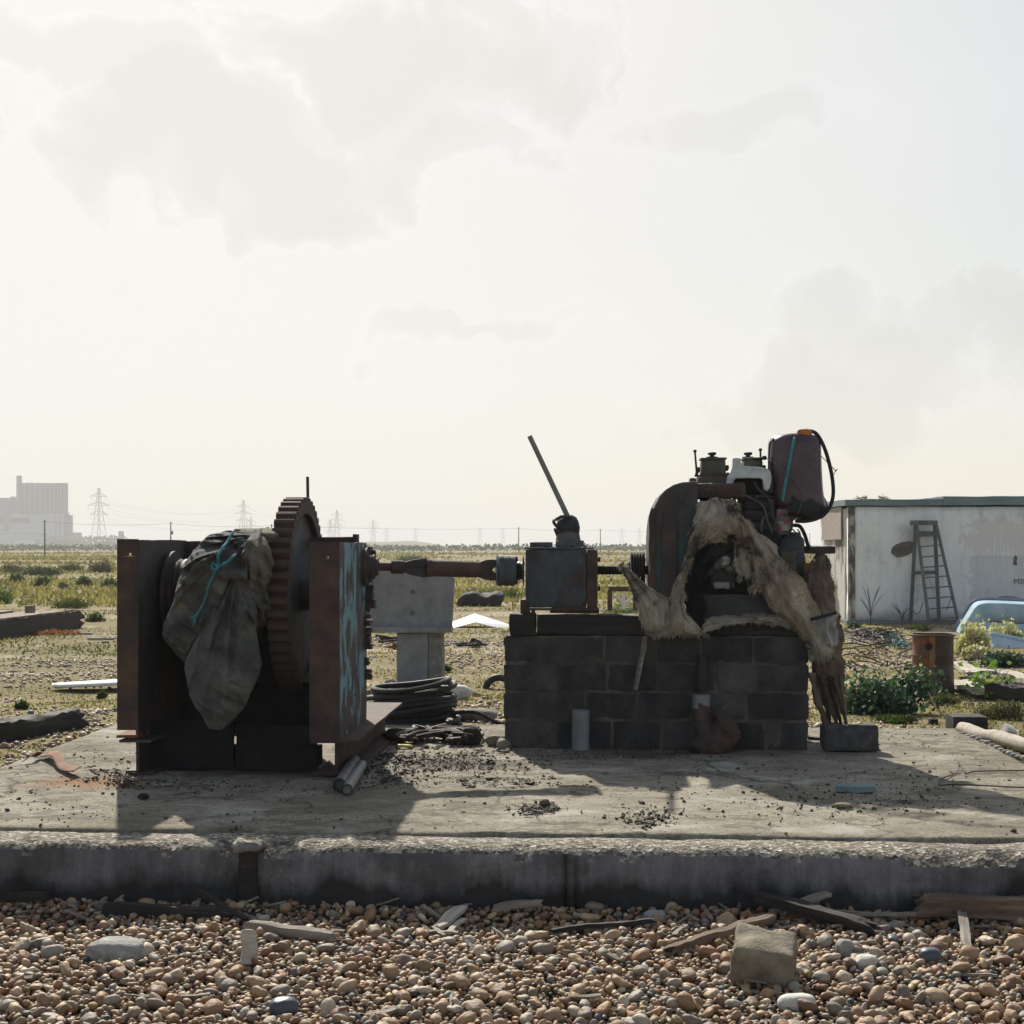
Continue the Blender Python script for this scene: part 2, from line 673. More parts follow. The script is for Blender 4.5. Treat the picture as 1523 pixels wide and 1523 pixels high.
M['white_enamel'] = m_paint_over_rust('chipped white enamel', (0.56, 0.58, 0.58), RUST_MID, 0.30, 9, (1, 1, 1), 0.03, 0.3)
M['plastic_tank'] = m_noise('stained plum plastic', [(0.3, (0.045, 0.028, 0.036)), (0.7, (0.12, 0.078, 0.090))], 4, 0.34, 0.15, 20, 0.004)
M['lever'] = m_noise('pale galvanised tube', [(0.3, (0.14, 0.14, 0.13)), (0.7, (0.27, 0.265, 0.25))], 8, 0.6, 0.3, 40, 0.004, (1, 1, 0.3))
M['rubber'] = m_noise('black rubber', [(0.3, (0.008, 0.008, 0.009)), (0.7, (0.02, 0.02, 0.021))], 12, 0.6, 0.2)
M['orange_paint'] = m_noise('orange flaking paint', [(0.3, (0.30, 0.10, 0.03)), (0.7, (0.55, 0.23, 0.06))], 12, 0.7, 0.3)
M['teal_rope'] = m_noise('teal rope', [(0.3, (0.03, 0.17, 0.19)), (0.7, (0.10, 0.33, 0.36))], 30, 0.8, 0.6, 120, 0.004)
M['pale_rope'] = m_noise('pale cord', [(0.3, (0.3, 0.29, 0.26)), (0.7, (0.5, 0.48, 0.44))], 30, 0.85, 0.5, 120, 0.004)
M['wood_grey'] = m_noise('silvered driftwood', [(0.25, (0.10, 0.085, 0.07)), (0.5, (0.24, 0.21, 0.175)), (0.75, (0.42, 0.375, 0.32))], 7, 0.85, 0.7, 22, 0.01, (0.25, 3.5, 3.5))
M['wood_dark'] = m_noise('tarred dark timber', [(0.25, (0.010, 0.009, 0.009)), (0.55, (0.028, 0.024, 0.022)), (0.8, (0.07, 0.058, 0.05))], 7, 0.8, 0.7, 22, 0.01, (0.25, 3.5, 3.5))
M['wood_brown'] = m_noise('weathered brown timber', [(0.25, (0.06, 0.04, 0.028)), (0.5, (0.16, 0.11, 0.075)), (0.75, (0.30, 0.22, 0.16))], 7, 0.85, 0.7, 22, 0.01, (0.25, 3.5, 3.5))
M['wood_pale'] = m_noise('pale bleached timber', [(0.25, (0.26, 0.22, 0.17)), (0.5, (0.45, 0.40, 0.33)), (0.75, (0.60, 0.55, 0.48))], 7, 0.85, 0.6, 22, 0.01, (0.25, 3.5, 3.5))
M['white_board'] = m_noise('white painted board', [(0.3, (0.62, 0.62, 0.58)), (0.7, (0.80, 0.80, 0.77))], 4, 0.6, 0.1)
M['pale_plastic'] = m_noise('pale grey plastic pipe', [(0.3, (0.16, 0.17, 0.18)), (0.7, (0.26, 0.27, 0.28))], 6, 0.5, 0.2)
M['slate'] = m_noise('blue green slate', [(0.3, (0.11, 0.16, 0.17)), (0.7, (0.20, 0.27, 0.28))], 8, 0.7, 0.4)
M['concrete_rough'] = m_noise('rough grey concrete', [(0.25, (0.11, 0.10, 0.095)), (0.5, (0.20, 0.19, 0.175)), (0.75, (0.32, 0.30, 0.27))], 9, 0.9, 0.8, 60, 0.012)
M['concrete_dark'] = m_noise('dark rough concrete', [(0.25, (0.035, 0.034, 0.034)), (0.5, (0.07, 0.068, 0.066)), (0.75, (0.13, 0.125, 0.118))], 12, 0.9, 0.9, 70, 0.012)
M['concrete_ochre'] = m_noise('lichen stained concrete', [(0.25, (0.12, 0.10, 0.075)), (0.5, (0.24, 0.205, 0.15)), (0.75, (0.36, 0.31, 0.21))], 8, 0.9, 0.8, 60, 0.012)
M['concrete_cast'] = m_noise('smooth cast concrete', [(0.25, (0.15, 0.16, 0.17)), (0.5, (0.23, 0.235, 0.24)), (0.75, (0.31, 0.31, 0.305))], 4, 0.85, 0.3, 50, 0.006)
M['block'] = m_noise('sooty concrete block', [(0.25, (0.030, 0.029, 0.032)), (0.5, (0.060, 0.056, 0.056)), (0.78, (0.115, 0.102, 0.094))], 5, 0.92, 0.9, 90, 0.010)
M['mortar'] = m_noise('stained mortar', [(0.25, (0.035, 0.031, 0.028)), (0.5, (0.088, 0.076, 0.064)), (0.78, (0.20, 0.172, 0.142))], 4, 0.92, 0.8, 70, 0.010)
M['rock_grey'] = m_noise('pale grey rock', [(0.25, (0.20, 0.20, 0.185)), (0.5, (0.34, 0.335, 0.31)), (0.75, (0.50, 0.49, 0.45))], 12, 0.9, 0.8, 50, 0.012)
M['rock_blue'] = m_noise('blue grey flint', [(0.25, (0.04, 0.05, 0.062)), (0.7, (0.11, 0.13, 0.155))], 8, 0.45, 0.3, 50, 0.004)
M['rock_white'] = m_noise('white chalky flint', [(0.25, (0.42, 0.40, 0.36)), (0.7, (0.66, 0.63, 0.57))], 8, 0.7, 0.3, 50, 0.004)
M['yellow'] = m_noise('yellow rubber', [(0.3, (0.45, 0.36, 0.06)), (0.7, (0.62, 0.52, 0.14))], 8, 0.6, 0.2)
M['blue_tub'] = m_noise('faded blue fibreglass', [(0.3, (0.26, 0.42, 0.54)), (0.55, (0.38, 0.54, 0.65)), (0.8, (0.52, 0.65, 0.73))], 3, 0.8, 0.15)
M['pale_tub'] = m_noise('pale blue fibreglass', [(0.3, (0.30, 0.44, 0.55)), (0.7, (0.48, 0.60, 0.68))], 3, 0.45, 0.15)
M['tub_rim'] = m_noise('dark rubber rim', [(0.3, (0.12, 0.14, 0.19)), (0.7, (0.22, 0.25, 0.32))], 8, 0.6, 0.2)
M['black_cable'] = m_noise('black tarred cable', [(0.3, (0.010, 0.009, 0.009)), (0.7, (0.035, 0.030, 0.027))], 15, 0.65, 0.6, 60, 0.006)
M['chain'] = m_noise('rusty rope and chain', [(0.3, (0.018, 0.012, 0.010)), (0.7, (0.09, 0.045, 0.028))], 15, 0.8, 0.6, 60, 0.006)
M['lattice'] = m_noise('galvanised lattice steel', [(0.3, (0.16, 0.165, 0.17)), (0.7, (0.22, 0.225, 0.23))], 0.5, 0.7, 0.0)
M['pole_wood'] = m_noise('creosoted pole', [(0.3, (0.05, 0.045, 0.04)), (0.7, (0.10, 0.09, 0.08))], 2, 0.9, 0.1)
M['clad_pale'] = m_noise('pale cladding', [(0.3, (0.40, 0.41, 0.41)), (0.7, (0.48, 0.49, 0.49))], 0.05, 0.8, 0.0)
M['clad_grey'] = m_noise('grey cladding', [(0.3, (0.20, 0.205, 0.21)), (0.7, (0.25, 0.255, 0.26))], 0.05, 0.8, 0.0)
M['clad_dark'] = m_noise('dark glazing and rib gap shade', [(0.3, (0.03, 0.032, 0.036)), (0.7, (0.06, 0.062, 0.068))], 0.05, 0.6, 0.0)
M['clad_white'] = m_noise('white roof sheet', [(0.3, (0.70, 0.71, 0.70)), (0.7, (0.78, 0.79, 0.78))], 0.05, 0.7, 0.0)
M['flash'] = m_noise('blue grey roof flashing', [(0.3, (0.12, 0.18, 0.21)), (0.7, (0.24, 0.31, 0.34))], 3, 0.7, 0.2, 20, 0.01, (0.3, 1, 1))
M['pale_board'] = m_noise('pinkish plywood', [(0.3, (0.34, 0.29, 0.26)), (0.7, (0.46, 0.40, 0.36))], 5, 0.8, 0.3, 30, 0.005, (1, 1, 3))
M['ladder'] = m_noise('grey painted ladder', [(0.3, (0.09, 0.10, 0.105)), (0.7, (0.19, 0.20, 0.20))], 6, 0.75, 0.3, 30, 0.005, (1, 1, 0.3))
M['straw'] = m_noise('dry straw', [(0.3, (0.30, 0.25, 0.16)), (0.7, (0.45, 0.39, 0.27))], 10, 0.9, 0.0)
M['label_red'] = m_noise('faded red label', [(0.38, (0.16, 0.155, 0.155)), (0.48, (0.30, 0.29, 0.29)), (0.56, (0.24, 0.075, 0.055)), (0.7, (0.10, 0.06, 0.06))], 12, 0.6, 0.1)


def m_foliage(name, rough=0.6, trans=0.35):
    t = NT(name)
    c = t.attr()
    t.done(c, rough, 0, 0.35)
    tr = t.n('ShaderNodeBsdfTranslucent')
    t.l(t.mix(1.0, c, (1.0, 1.15, 0.6), 'MULTIPLY'), tr.inputs[0])
    mx = t.n('ShaderNodeMixShader')
    mx.inputs[0].default_value = trans
    t.l(t.b.outputs[0], mx.inputs[1]); t.l(tr.outputs[0], mx.inputs[2])
    t.l(mx.outputs[0], t.out.inputs[0])
    return t.m


M['leaf'] = m_foliage('leaf')  # dark core colour stands in for shade between the cladding ribs
M['grass'] = m_foliage('grass blades', 0.85, 0.5)
M['fur'] = m_foliage('fur', 0.7, 0.25)


def m_vcol(name, rough=0.6, bump=0.25, bscale=50):
    t = NT(name)
    c = t.attr()
    n = t.noise(35, 5, 0.6)
    c = t.mix(0.55, c, t.ramp(n, [(0.3, 0.55), (0.7, 1.15)]), 'MULTIPLY')
    t.bump(t.noise(bscale, 4, 0.6), bump, 0.003)
    return t.done(c, rough, 0, 0.45)


M['pebbles'] = m_vcol('beach pebbles', 0.62)
M['chips'] = m_vcol('debris chips', 0.85)

t = NT('sooty concrete block')
oi_ = t.n('ShaderNodeObjectInfo')
cb_ = t.ramp(t.noise(5, 7, 0.65), [(0.25, (0.026, 0.025, 0.028)), (0.5, (0.058, 0.054, 0.054)), (0.78, (0.12, 0.106, 0.097))])
cb_ = t.mix(1.0, cb_, t.ramp(oi_.outputs['Random'], [(0.0, 0.55), (0.6, 0.9), (1.0, 1.35)]), 'MULTIPLY')
st_ = t.ramp(t.noise(2.4, 7, 0.65, (1, 1, 0.5), (4, 1, 2)), [(0.52, 0.0), (0.66, 1.0)])
cb_ = t.mix(t.math('MULTIPLY', st_, 0.35), cb_, (0.12, 0.112, 0.11))
t.bump(t.noise(90, 6, 0.7), 0.9, 0.010)
M['block'] = t.done(cb_, 0.92, 0, 0.3)

PEB = [((0.34, 0.225, 0.135), 4.0), ((0.29, 0.170, 0.090), 3.0), ((0.43, 0.325, 0.215), 3.2), ((0.52, 0.45, 0.35), 0.6),
       ((0.20, 0.180, 0.155), 1.3), ((0.085, 0.083, 0.085), 0.8), ((0.20, 0.105, 0.06), 1.3), ((0.32, 0.29, 0.25), 1.2)]
PEB_C = np.array([c for c, w in PEB]); PEB_W = np.array([w for c, w in PEB]); PEB_W = PEB_W / PEB_W.sum()


def peb_cols(n):
    c = PEB_C[RNG.choice(len(PEB_C), n, p=PEB_W)]
    return np.clip(c * np.array((1.02, 0.98, 0.91)) * RNG.uniform(0.62, 1.18, (n, 1)) + RNG.normal(0, 0.008, (n, 3)), 0.02, 0.85)


t = NT('single pebble')
oi = t.n('ShaderNodeObjectInfo')
c = t.ramp(oi.outputs['Random'], [(i / len(PEB), tuple(PEB[i][0])) for i in (0, 4, 1, 2, 6, 3, 7, 5)] if False else
           [(0.0, PEB[0][0]), (0.16, PEB[2][0]), (0.3, PEB[1][0]), (0.45, PEB[0][0]), (0.58, PEB[4][0]), (0.7, PEB[6][0]), (0.82, PEB[3][0]), (0.93, PEB[7][0])])
c = t.mix(0.6, c, t.ramp(t.noise(1.6, 5, 0.6), [(0.3, 0.5), (0.7, 1.15)]), 'MULTIPLY')
t.bump(t.noise(3, 4, 0.6), 0.2, 0.05)
M['pebble_one'] = t.done(t.mix(1.0, c, (0.98, 0.93, 0.86), 'MULTIPLY'), 0.62, 0, 0.4)

# ground: shingle, thin turf, dry grass
t = NT('coastal shingle and turf')
n1 = t.noise(0.42, 6, 0.6, (0.45, 1, 1), (3, 1, 0), 0.3)
n2 = t.noise(7, 6, 0.7)
peb = t.voro(16)
pc = t.ramp(t.n('ShaderNodeSeparateColor').outputs[0], [(0, 0.0), (1, 1.0)])
sc_ = t.n('ShaderNodeSeparateColor'); t.l(peb['Color'], sc_.inputs[0])
pc = t.ramp(sc_.outputs[0], [(0.0, (0.11, 0.085, 0.058)), (0.35, (0.23, 0.18, 0.12)), (0.7, (0.34, 0.28, 0.20)), (1.0, (0.54, 0.49, 0.40))])
turf = t.ramp(n2, [(0.3, (0.075, 0.068, 0.026)), (0.5, (0.135, 0.112, 0.046)), (0.7, (0.215, 0.175, 0.082))])
turf = t.mix(t.ramp(t.noise(0.11, 4, 0.6, (0.3, 1, 1), (9, 2, 0)), [(0.4, 0.0), (0.6, 0.75)]), turf, (0.245, 0.185, 0.085))
near = t.mix(t.ramp(t.math('ADD', n1, t.math('MULTIPLY', t.math('SUBTRACT', n2, 0.5), 0.35)), [(0.37, 0.0), (0.49, 1.0)]), pc, turf)
t.bump(t.math('ADD', peb['Distance'], n2), 0.6, 0.03)
M['ground'] = t.done(near, 0.95, 0, 0.2)

# front bed under the pebbles
M['bed'] = m_noise('damp sand under the pebbles', [(0.3, (0.03, 0.024, 0.018)), (0.7, (0.09, 0.07, 0.05))], 20, 0.95, 0.5)

# slab top
t = NT('old concrete slab')
base = t.ramp(t.noise(1.3, 8, 0.65), [(0.25, (0.20, 0.175, 0.130)), (0.5, (0.305, 0.272, 0.210)), (0.75, (0.41, 0.372, 0.295))])
fine = t.noise(38, 6, 0.75)
base = t.mix(0.8, base, t.ramp(fine, [(0.30, 0.30), (0.58, 1.15)]), 'MULTIPLY')
crust = t.ramp(t.noise(4.5, 9, 0.72, (0.6, 1, 1), (4, 4, 0)), [(0.52, 0.0), (0.58, 1.0)])
base = t.mix(t.math('MULTIPLY', crust, 0.62), base, (0.11, 0.094, 0.072))
pale = t.ramp(t.noise(2.2, 7, 0.6, (0.7, 1, 1), (1, 8, 2)), [(0.56, 0.0), (0.62, 1.0)])
base = t.mix(t.math('MULTIPLY', pale, 0.55), base, (0.47, 0.45, 0.40))


def blob(t, cx, cy, rx, ry, noise, k=1.6):
    sp = t.n('ShaderNodeSeparateXYZ'); t.l(t.obj, sp.inputs[0])
    dx = t.math('DIVIDE', t.math('SUBTRACT', sp.outputs[0], cx), rx)
    dy = t.math('DIVIDE', t.math('SUBTRACT', sp.outputs[1], cy), ry)
    d = t.math('SQRT', t.math('ADD', t.math('MULTIPLY', dx, dx), t.math('MULTIPLY', dy, dy)))
    v = t.math('ADD', t.math('SUBTRACT', 1.0, d), t.math('MULTIPLY', t.math('SUBTRACT', noise, 0.5), k))
    return t.ramp(v, [(0.15, 0.0), (0.75, 1.0)])


earth = t.ramp(t.noise(0.9, 8, 0.66, (0.6, 1, 1), (8, 1, 3)), [(0.50, 0.0), (0.62, 1.0)])
base = t.mix(t.math('MULTIPLY', earth, 0.5), base, (0.135, 0.105, 0.070))
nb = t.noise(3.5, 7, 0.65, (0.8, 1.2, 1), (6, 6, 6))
rustb = blob(t, -2.95, 0.05, 0.55, 0.42, nb)
base = t.mix(t.math('MULTIPLY', rustb, 0.8), base, (0.23, 0.095, 0.032))
for (cx, cy, rx, ry, kk) in ((-0.55, 1.05, 0.85, 0.42, 0.85), (-1.85, 0.55, 1.0, 0.55, 0.85), (0.9, 1.6, 1.7, 0.45, 0.6), (-0.2, 0.35, 0.8, 0.10, 0.75)):  # the thin last ellipse paints in the drive shaft's cast shadow
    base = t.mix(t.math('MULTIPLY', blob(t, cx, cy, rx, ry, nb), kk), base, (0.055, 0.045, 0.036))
wn_ = t.n('ShaderNodeTexNoise'); wn_.inputs['Scale'].default_value = 2.2; wn_.inputs['Detail'].default_value = 6; t.l(t.obj, wn_.inputs['Vector'])
wa_ = t.n('ShaderNodeVectorMath', operation='MULTIPLY_ADD'); t.l(wn_.outputs['Color'], wa_.inputs[0]); wa_.inputs[1].default_value = (0.9, 0.9, 0); t.l(t.obj, wa_.inputs[2])
vc_ = t.n('ShaderNodeTexVoronoi', feature='DISTANCE_TO_EDGE'); vc_.inputs['Scale'].default_value = 0.62; t.l(wa_.outputs[0], vc_.inputs['Vector'])
crk = t.ramp(vc_.outputs['Distance'], [(0.0, 1.0), (0.010, 0.0)])
base = t.mix(t.math('MULTIPLY', crk, 0.8), base, (0.045, 0.038, 0.030))
pk = t.voro(70)
pits = t.ramp(pk['Distance'], [(0.1, 0.0), (0.35, 1.0)])
t.bump(t.math('ADD', t.math('MULTIPLY', fine, 1.4), t.math('ADD', t.math('MULTIPLY', pits, 0.35), t.math('MULTIPLY', crust, 0.5))), 0.8, 0.016)
M['slab'] = t.done(base, 0.92, 0, 0.3)

# exposed aggregate of the front strip, its face streaked and darker towards the bottom
t = NT('exposed aggregate concrete')
vv = t.voro(48)
sc_ = t.n('ShaderNodeSeparateColor'); t.l(vv['Color'], sc_.inputs[0])
ag = t.ramp(sc_.outputs[0], [(0.0, (0.065, 0.055, 0.044)), (0.45, (0.165, 0.142, 0.112)), (0.8, (0.28, 0.25, 0.20)), (1.0, (0.50, 0.46, 0.39))])
face = t.ramp(t.noise(1.7, 7, 0.62, (1, 1, 0.5)), [(0.25, (0.10, 0.10, 0.108)), (0.5, (0.185, 0.185, 0.195)), (0.75, (0.29, 0.285, 0.285))])
face = t.mix(0.6, face, t.ramp(t.noise(9, 7, 0.7, (2.2, 2.2, 0.22)), [(0.3, 0.4), (0.65, 1.1)]), 'MULTIPLY')
face = t.mix(t.ramp(t.noise(2.0, 8, 0.7, (1, 1, 1), (5, 5, 1)), [(0.50, 0.0), (0.60, 0.55)]), face, (0.05, 0.047, 0.045))
face = t.mix(0.35, face, t.ramp(t.noise(70, 4, 0.7), [(0.3, 0.35), (0.65, 1.15)]), 'MULTIPLY')
spz = t.n('ShaderNodeSeparateXYZ'); t.l(t.obj, spz.inputs[0])
darkened = t.ramp(t.math('ADD', spz.outputs[2], t.math('MULTIPLY', t.math('SUBTRACT', t.noise(2.6, 6, 0.6, (1, 1, 0.4), (3, 3, 0)), 0.5), 0.50)), [(0.06, 1.0), (0.16, 0.0)])  # mask rises towards the bottom of the face, edge broken by noise
face = t.mix(t.math('MULTIPLY', darkened, 0.85), face, (0.012, 0.011, 0.010))
gm = t.n('ShaderNodeNewGeometry')
spn = t.n('ShaderNodeSeparateXYZ'); t.l(gm.outputs['True Normal'], spn.inputs[0])
up = t.ramp(spn.outputs[2], [(0.35, 0.0), (0.7, 1.0)])
colr = t.mix(up, face, ag)
t.bump(t.math('ADD', t.math('MULTIPLY', vv['Distance'], t.math('MULTIPLY', up, 1.0)), t.math('MULTIPLY', t.noise(45, 6, 0.7), 0.6)), 0.7, 0.015)
M['aggregate'] = t.done(colr, 0.9, 0, 0.3)

# canvas
t = NT('grey green canvas')
cv = t.ramp(t.noise(3.5, 7, 0.6), [(0.25, (0.060, 0.064, 0.072)), (0.5, (0.115, 0.115, 0.112)), (0.72, (0.215, 0.20, 0.165))])
wv = t.noise(260, 2, 0.5, (1, 1, 0.3))
cv = t.mix(0.3, cv, t.ramp(wv, [(0.3, 0.5), (0.7, 1.1)]), 'MULTIPLY')
t.bump(t.math('ADD', t.math('MULTIPLY', wv, 0.5), t.math('MULTIPLY', t.noise(11, 8, 0.68, (1, 1, 0.55), (0, 0, 0), 0.8), 3.0)), 0.75, 0.014)
M['canvas'] = t.done(cv, 0.9, 0, 0.2)
t = NT('brown canvas')
cv = t.ramp(t.noise(5, 7, 0.6), [(0.25, (0.075, 0.065, 0.052)), (0.8, (0.20, 0.17, 0.125))])
t.bump(t.noise(14, 6, 0.6), 0.3, 0.008)
M['canvas_brown'] = t.done(cv, 0.9, 0, 0.2)

# hide
t = NT('cow hide')
h = t.noise(3.4, 5, 0.55, (1, 1, 1), (1.3, 0.2, 0.7), 0.6)
hc = t.ramp(h, [(0.32, (0.030, 0.027, 0.026)), (0.40, (0.12, 0.10, 0.085)), (0.47, (0.40, 0.36, 0.30)), (0.66, (0.50, 0.455, 0.38)), (0.74, (0.42, 0.29, 0.18)), (0.84, (0.36, 0.23, 0.13))])
hc = t.mix(0.55, hc, t.ramp(t.noise(40, 5, 0.7, (1, 1, 0.25)), [(0.3, 0.35), (0.7, 1.05)]), 'MULTIPLY')
hc = t.mix(1.0, hc, t.ramp(t.noise(5, 6, 0.6, (1, 1, 0.6), (2, 2, 2)), [(0.30, (0.50, 0.45, 0.39)), (0.58, (1.0, 0.96, 0.89))]), 'MULTIPLY')
t.bump(t.noise(60, 5, 0.7, (1, 1, 0.25)), 0.6, 0.01)
M['hide'] = t.done(hc, 0.85, 0, 0.2)
M['leather'] = m_noise('brown dried hide', [(0.25, (0.045, 0.03, 0.02)), (0.5, (0.12, 0.085, 0.06)), (0.75, (0.27, 0.21, 0.16))], 4, 0.8, 0.6, 20, 0.01)
M['white_cloth'] = m_noise('soiled white cloth', [(0.3, (0.22, 0.21, 0.20)), (0.7, (0.48, 0.47, 0.45))], 6, 0.9, 0.3)

# white rendered wall
t = NT('stained white render')
w = t.ramp(t.noise(0.55, 7, 0.62, (1, 1, 1), (2, 0, 5)), [(0.3, (0.72, 0.75, 0.75)), (0.5, (0.82, 0.84, 0.83)), (0.7, (0.87, 0.875, 0.86))])
st = t.ramp(t.noise(2.2, 8, 0.7, (1.5, 1.5, 0.35)), [(0.28, 0.55), (0.52, 1.05)])
w = t.mix(0.40, w, st, 'MULTIPLY')
bl_ = t.ramp(t.noise(1.1, 8, 0.68, (1, 1, 0.8), (7, 3, 1)), [(0.38, 0.62), (0.47, 0.97), (0.56, 1.0)])
w = t.mix(0.65, w, bl_, 'MULTIPLY')
spx = t.n('ShaderNodeSeparateXYZ'); t.l(t.obj, spx.inputs[0])
# fresh pinkish coat of paint with drips on the right
nn = t.noise(1.3, 6, 0.6)
dr = t.noise(6, 3, 0.5, (3.2, 3.2, 0.06), (1, 0, 0))
lim = t.math('ADD', t.math('ADD', spx.outputs[2], t.math('MULTIPLY', t.math('SUBTRACT', dr, 0.5), -4.0)), t.math('MULTIPLY', t.math('SUBTRACT', nn, 0.5), 0.7))
mx_ = t.ramp(t.math('ADD', spx.outputs[0], t.math('MULTIPLY', t.math('SUBTRACT', nn, 0.5), 1.0)), [(0.0, 0.0), (1.0, 1.0)])
inx = t.math('GREATER_THAN', t.math('ADD', spx.outputs[0], t.math('MULTIPLY', t.math('SUBTRACT', nn, 0.5), 2.4)), 3.05)
inz = t.math('MULTIPLY', t.math('GREATER_THAN', lim, 1.72), t.math('LESS_THAN', t.math('ADD', spx.outputs[2], t.math('MULTIPLY', t.math('SUBTRACT', nn, 0.5), 0.9)), 2.60))
w = t.mix(t.math('MULTIPLY', t.math('MULTIPLY', inx, inz), 0.95), w, (0.74, 0.70, 0.675))
grey = t.math('MULTIPLY', inx, t.math('LESS_THAN', spx.outputs[2], 1.75))
w = t.mix(t.math('MULTIPLY', grey, 0.35), w, (0.42, 0.45, 0.45))
t.bump(t.noise(18, 6, 0.65), 0.3, 0.02)
M['render_white'] = t.done(w, 0.9, 0, 0.3)
M['render_peel'] = m_paint_over_rust('peeling white wall', (0.62, 0.61, 0.57), [(0.3, (0.05, 0.045, 0.04)), (0.7, (0.16, 0.14, 0.12))], 0.46, 2.2, (1, 1, 0.4), 0.05, 0.5, 0.9)
M['render_lost'] = m_noise('bare broken render', [(0.3, (0.10, 0.09, 0.085)), (0.7, (0.22, 0.20, 0.185))], 5, 0.95, 0.8, 20, 0.02)
M['graffito'] = m_noise('faded brown paint mark', [(0.3, (0.10, 0.08, 0.075)), (0.7, (0.25, 0.22, 0.21))], 20, 0.9, 0.0)

# drum paint: orange with a yellow bar on the left, burnt black on the right
t = NT('burnt orange drum paint')
spd = t.n('ShaderNodeSeparateXYZ'); t.l(t.obj, spd.inputs[0])
nd = t.noise(7, 8, 0.7)
xx = t.math('ADD', spd.outputs[0], t.math('MULTIPLY', t.math('SUBTRACT', nd, 0.5), 0.07))
body = t.ramp(t.noise(8, 7, 0.65), [(0.3, (0.045, 0.024, 0.018)), (0.55, (0.15, 0.050, 0.030)), (0.8, (0.22, 0.095, 0.058))])
bar = t.math('MULTIPLY', t.math('GREATER_THAN', xx, -0.12), t.math('LESS_THAN', xx, -0.055))
cdr = t.mix(t.math('MULTIPLY', bar, 0.7), body, (0.22, 0.115, 0.045))
black = t.ramp(t.noise(6, 7, 0.6), [(0.3, (0.012, 0.010, 0.010)), (0.75, (0.06, 0.032, 0.022))])
cdr = t.mix(t.math('GREATER_THAN', xx, -0.055), cdr, black)
lowz = t.math('ADD', spd.outputs[2], t.math('MULTIPLY', t.math('SUBTRACT', nd, 0.5), 0.3))
cdr = t.mix(t.math('MULTIPLY', t.math('LESS_THAN', lowz, 0.38), 0.65), cdr, (0.055, 0.040, 0.030))
t.bump(nd, 0.3, 0.006)
M['drum'] = t.done(cdr, 0.6, 0, 0.4)

# ================================================================== SETTING
# ground: one sheet, fine near the slab, coarse to the horizon
def ground_sheet():
    def axis(lo, hi, fine_lo, fine_hi, step, grow):
        a = list(np.arange(fine_lo, fine_hi + 1e-6, step))
        s = step; x = fine_lo
        left = []
        while x > lo:
            s *= grow; x -= s; left.append(x)
        s = step; x = fine_hi
        right = []
        while x < hi:
            s *= grow; x += s; right.append(x)
        return np.array(left[::-1] + a + right)
    xs = axis(-6000, 6000, -9, 11, 0.16, 1.16)
    ys = axis(-600, 9000, 4.5, 27, 0.16, 1.13)
    X, Y = np.meshgrid(xs, ys)
    Z = ground_h(X, Y)
    front = (Y < 8.4)
    Z = Z - np.where(front, 0.012, 0)
    P = np.stack([X, Y, Z], -1)
    r, c = X.shape
    idx = np.arange(r * c).reshape(r, c)
    f = np.stack([idx[:-1, :-1], idx[:-1, 1:], idx[1:, 1:], idx[1:, :-1]], -1).reshape(-1, 4)
    me = fast_mesh('ground', P.reshape(-1, 3), f, M['ground'])
    me.materials.append(M['bed'])
    cen = P[:-1, :-1].reshape(-1, 3)
    mi = ((cen[:, 1] < 8.6) & (np.abs(cen[:, 0]) < 30) & (cen[:, 1] > 3)).astype(np.int32)
    me.polygons.foreach_set('material_index', mi)
    o = bpy.data.objects.new('ground', me)
    COL.objects.link(o)
    return tag(o, 'flat coastal ground of shingle and thin dry turf', None, None, 'structure')


ground = ground_sheet()

# the concrete slab
slab_root = thing('concrete_slab', 'long cracked concrete slab that carries the winch and engine', None, (0, 10, -0.35), rig=True)
slab_root['kind'] = 'structure'
xs = np.linspace(-3.9, 3.87, 330); ys = np.linspace(8.43, 13.5, 215)
X, Y = np.meshgrid(xs, ys)
q = np.stack([X, Y, X * 0], -1)
edge = np.minimum.reduce([X + 3.9, 3.87 - X, Y - 8.43 + 0.02, 13.5 - Y])
fl = np.maximum(0, fbm(q * np.array((2.2, 4.5, 1)), 21, 5, 0.6) - 0.18)
Zs = 0.006 * fbm(q * 1.1, 20, 4) + 0.010 * fl + 0.0030 * fbm(q * 17, 22, 2) - 0.05 * np.exp(-np.maximum(edge, 0) / 0.018) - 0.01
Yj = Y + np.where(np.abs(Y - 8.43) < 1e-6, 0.030 * fbm(q * 1.8, 25, 4), 0)
top = np.stack([X, Yj, Zs], -1)
skirt_f = top[0].copy(); skirt_f[:, 2] = -0.38
skirt_b = top[-1].copy(); skirt_b[:, 2] = -0.38
P = np.concatenate([skirt_f[None], top, skirt_b[None]])
mb = MB(); mb.grid(P)
for col_ in (top[:, 0], top[:, -1]):
    low = col_.copy(); low[:, 2] = -0.38
    mb.grid(np.stack([col_, low], 0))
part('slab_top', mb, M['slab'], slab_root, ang=179)

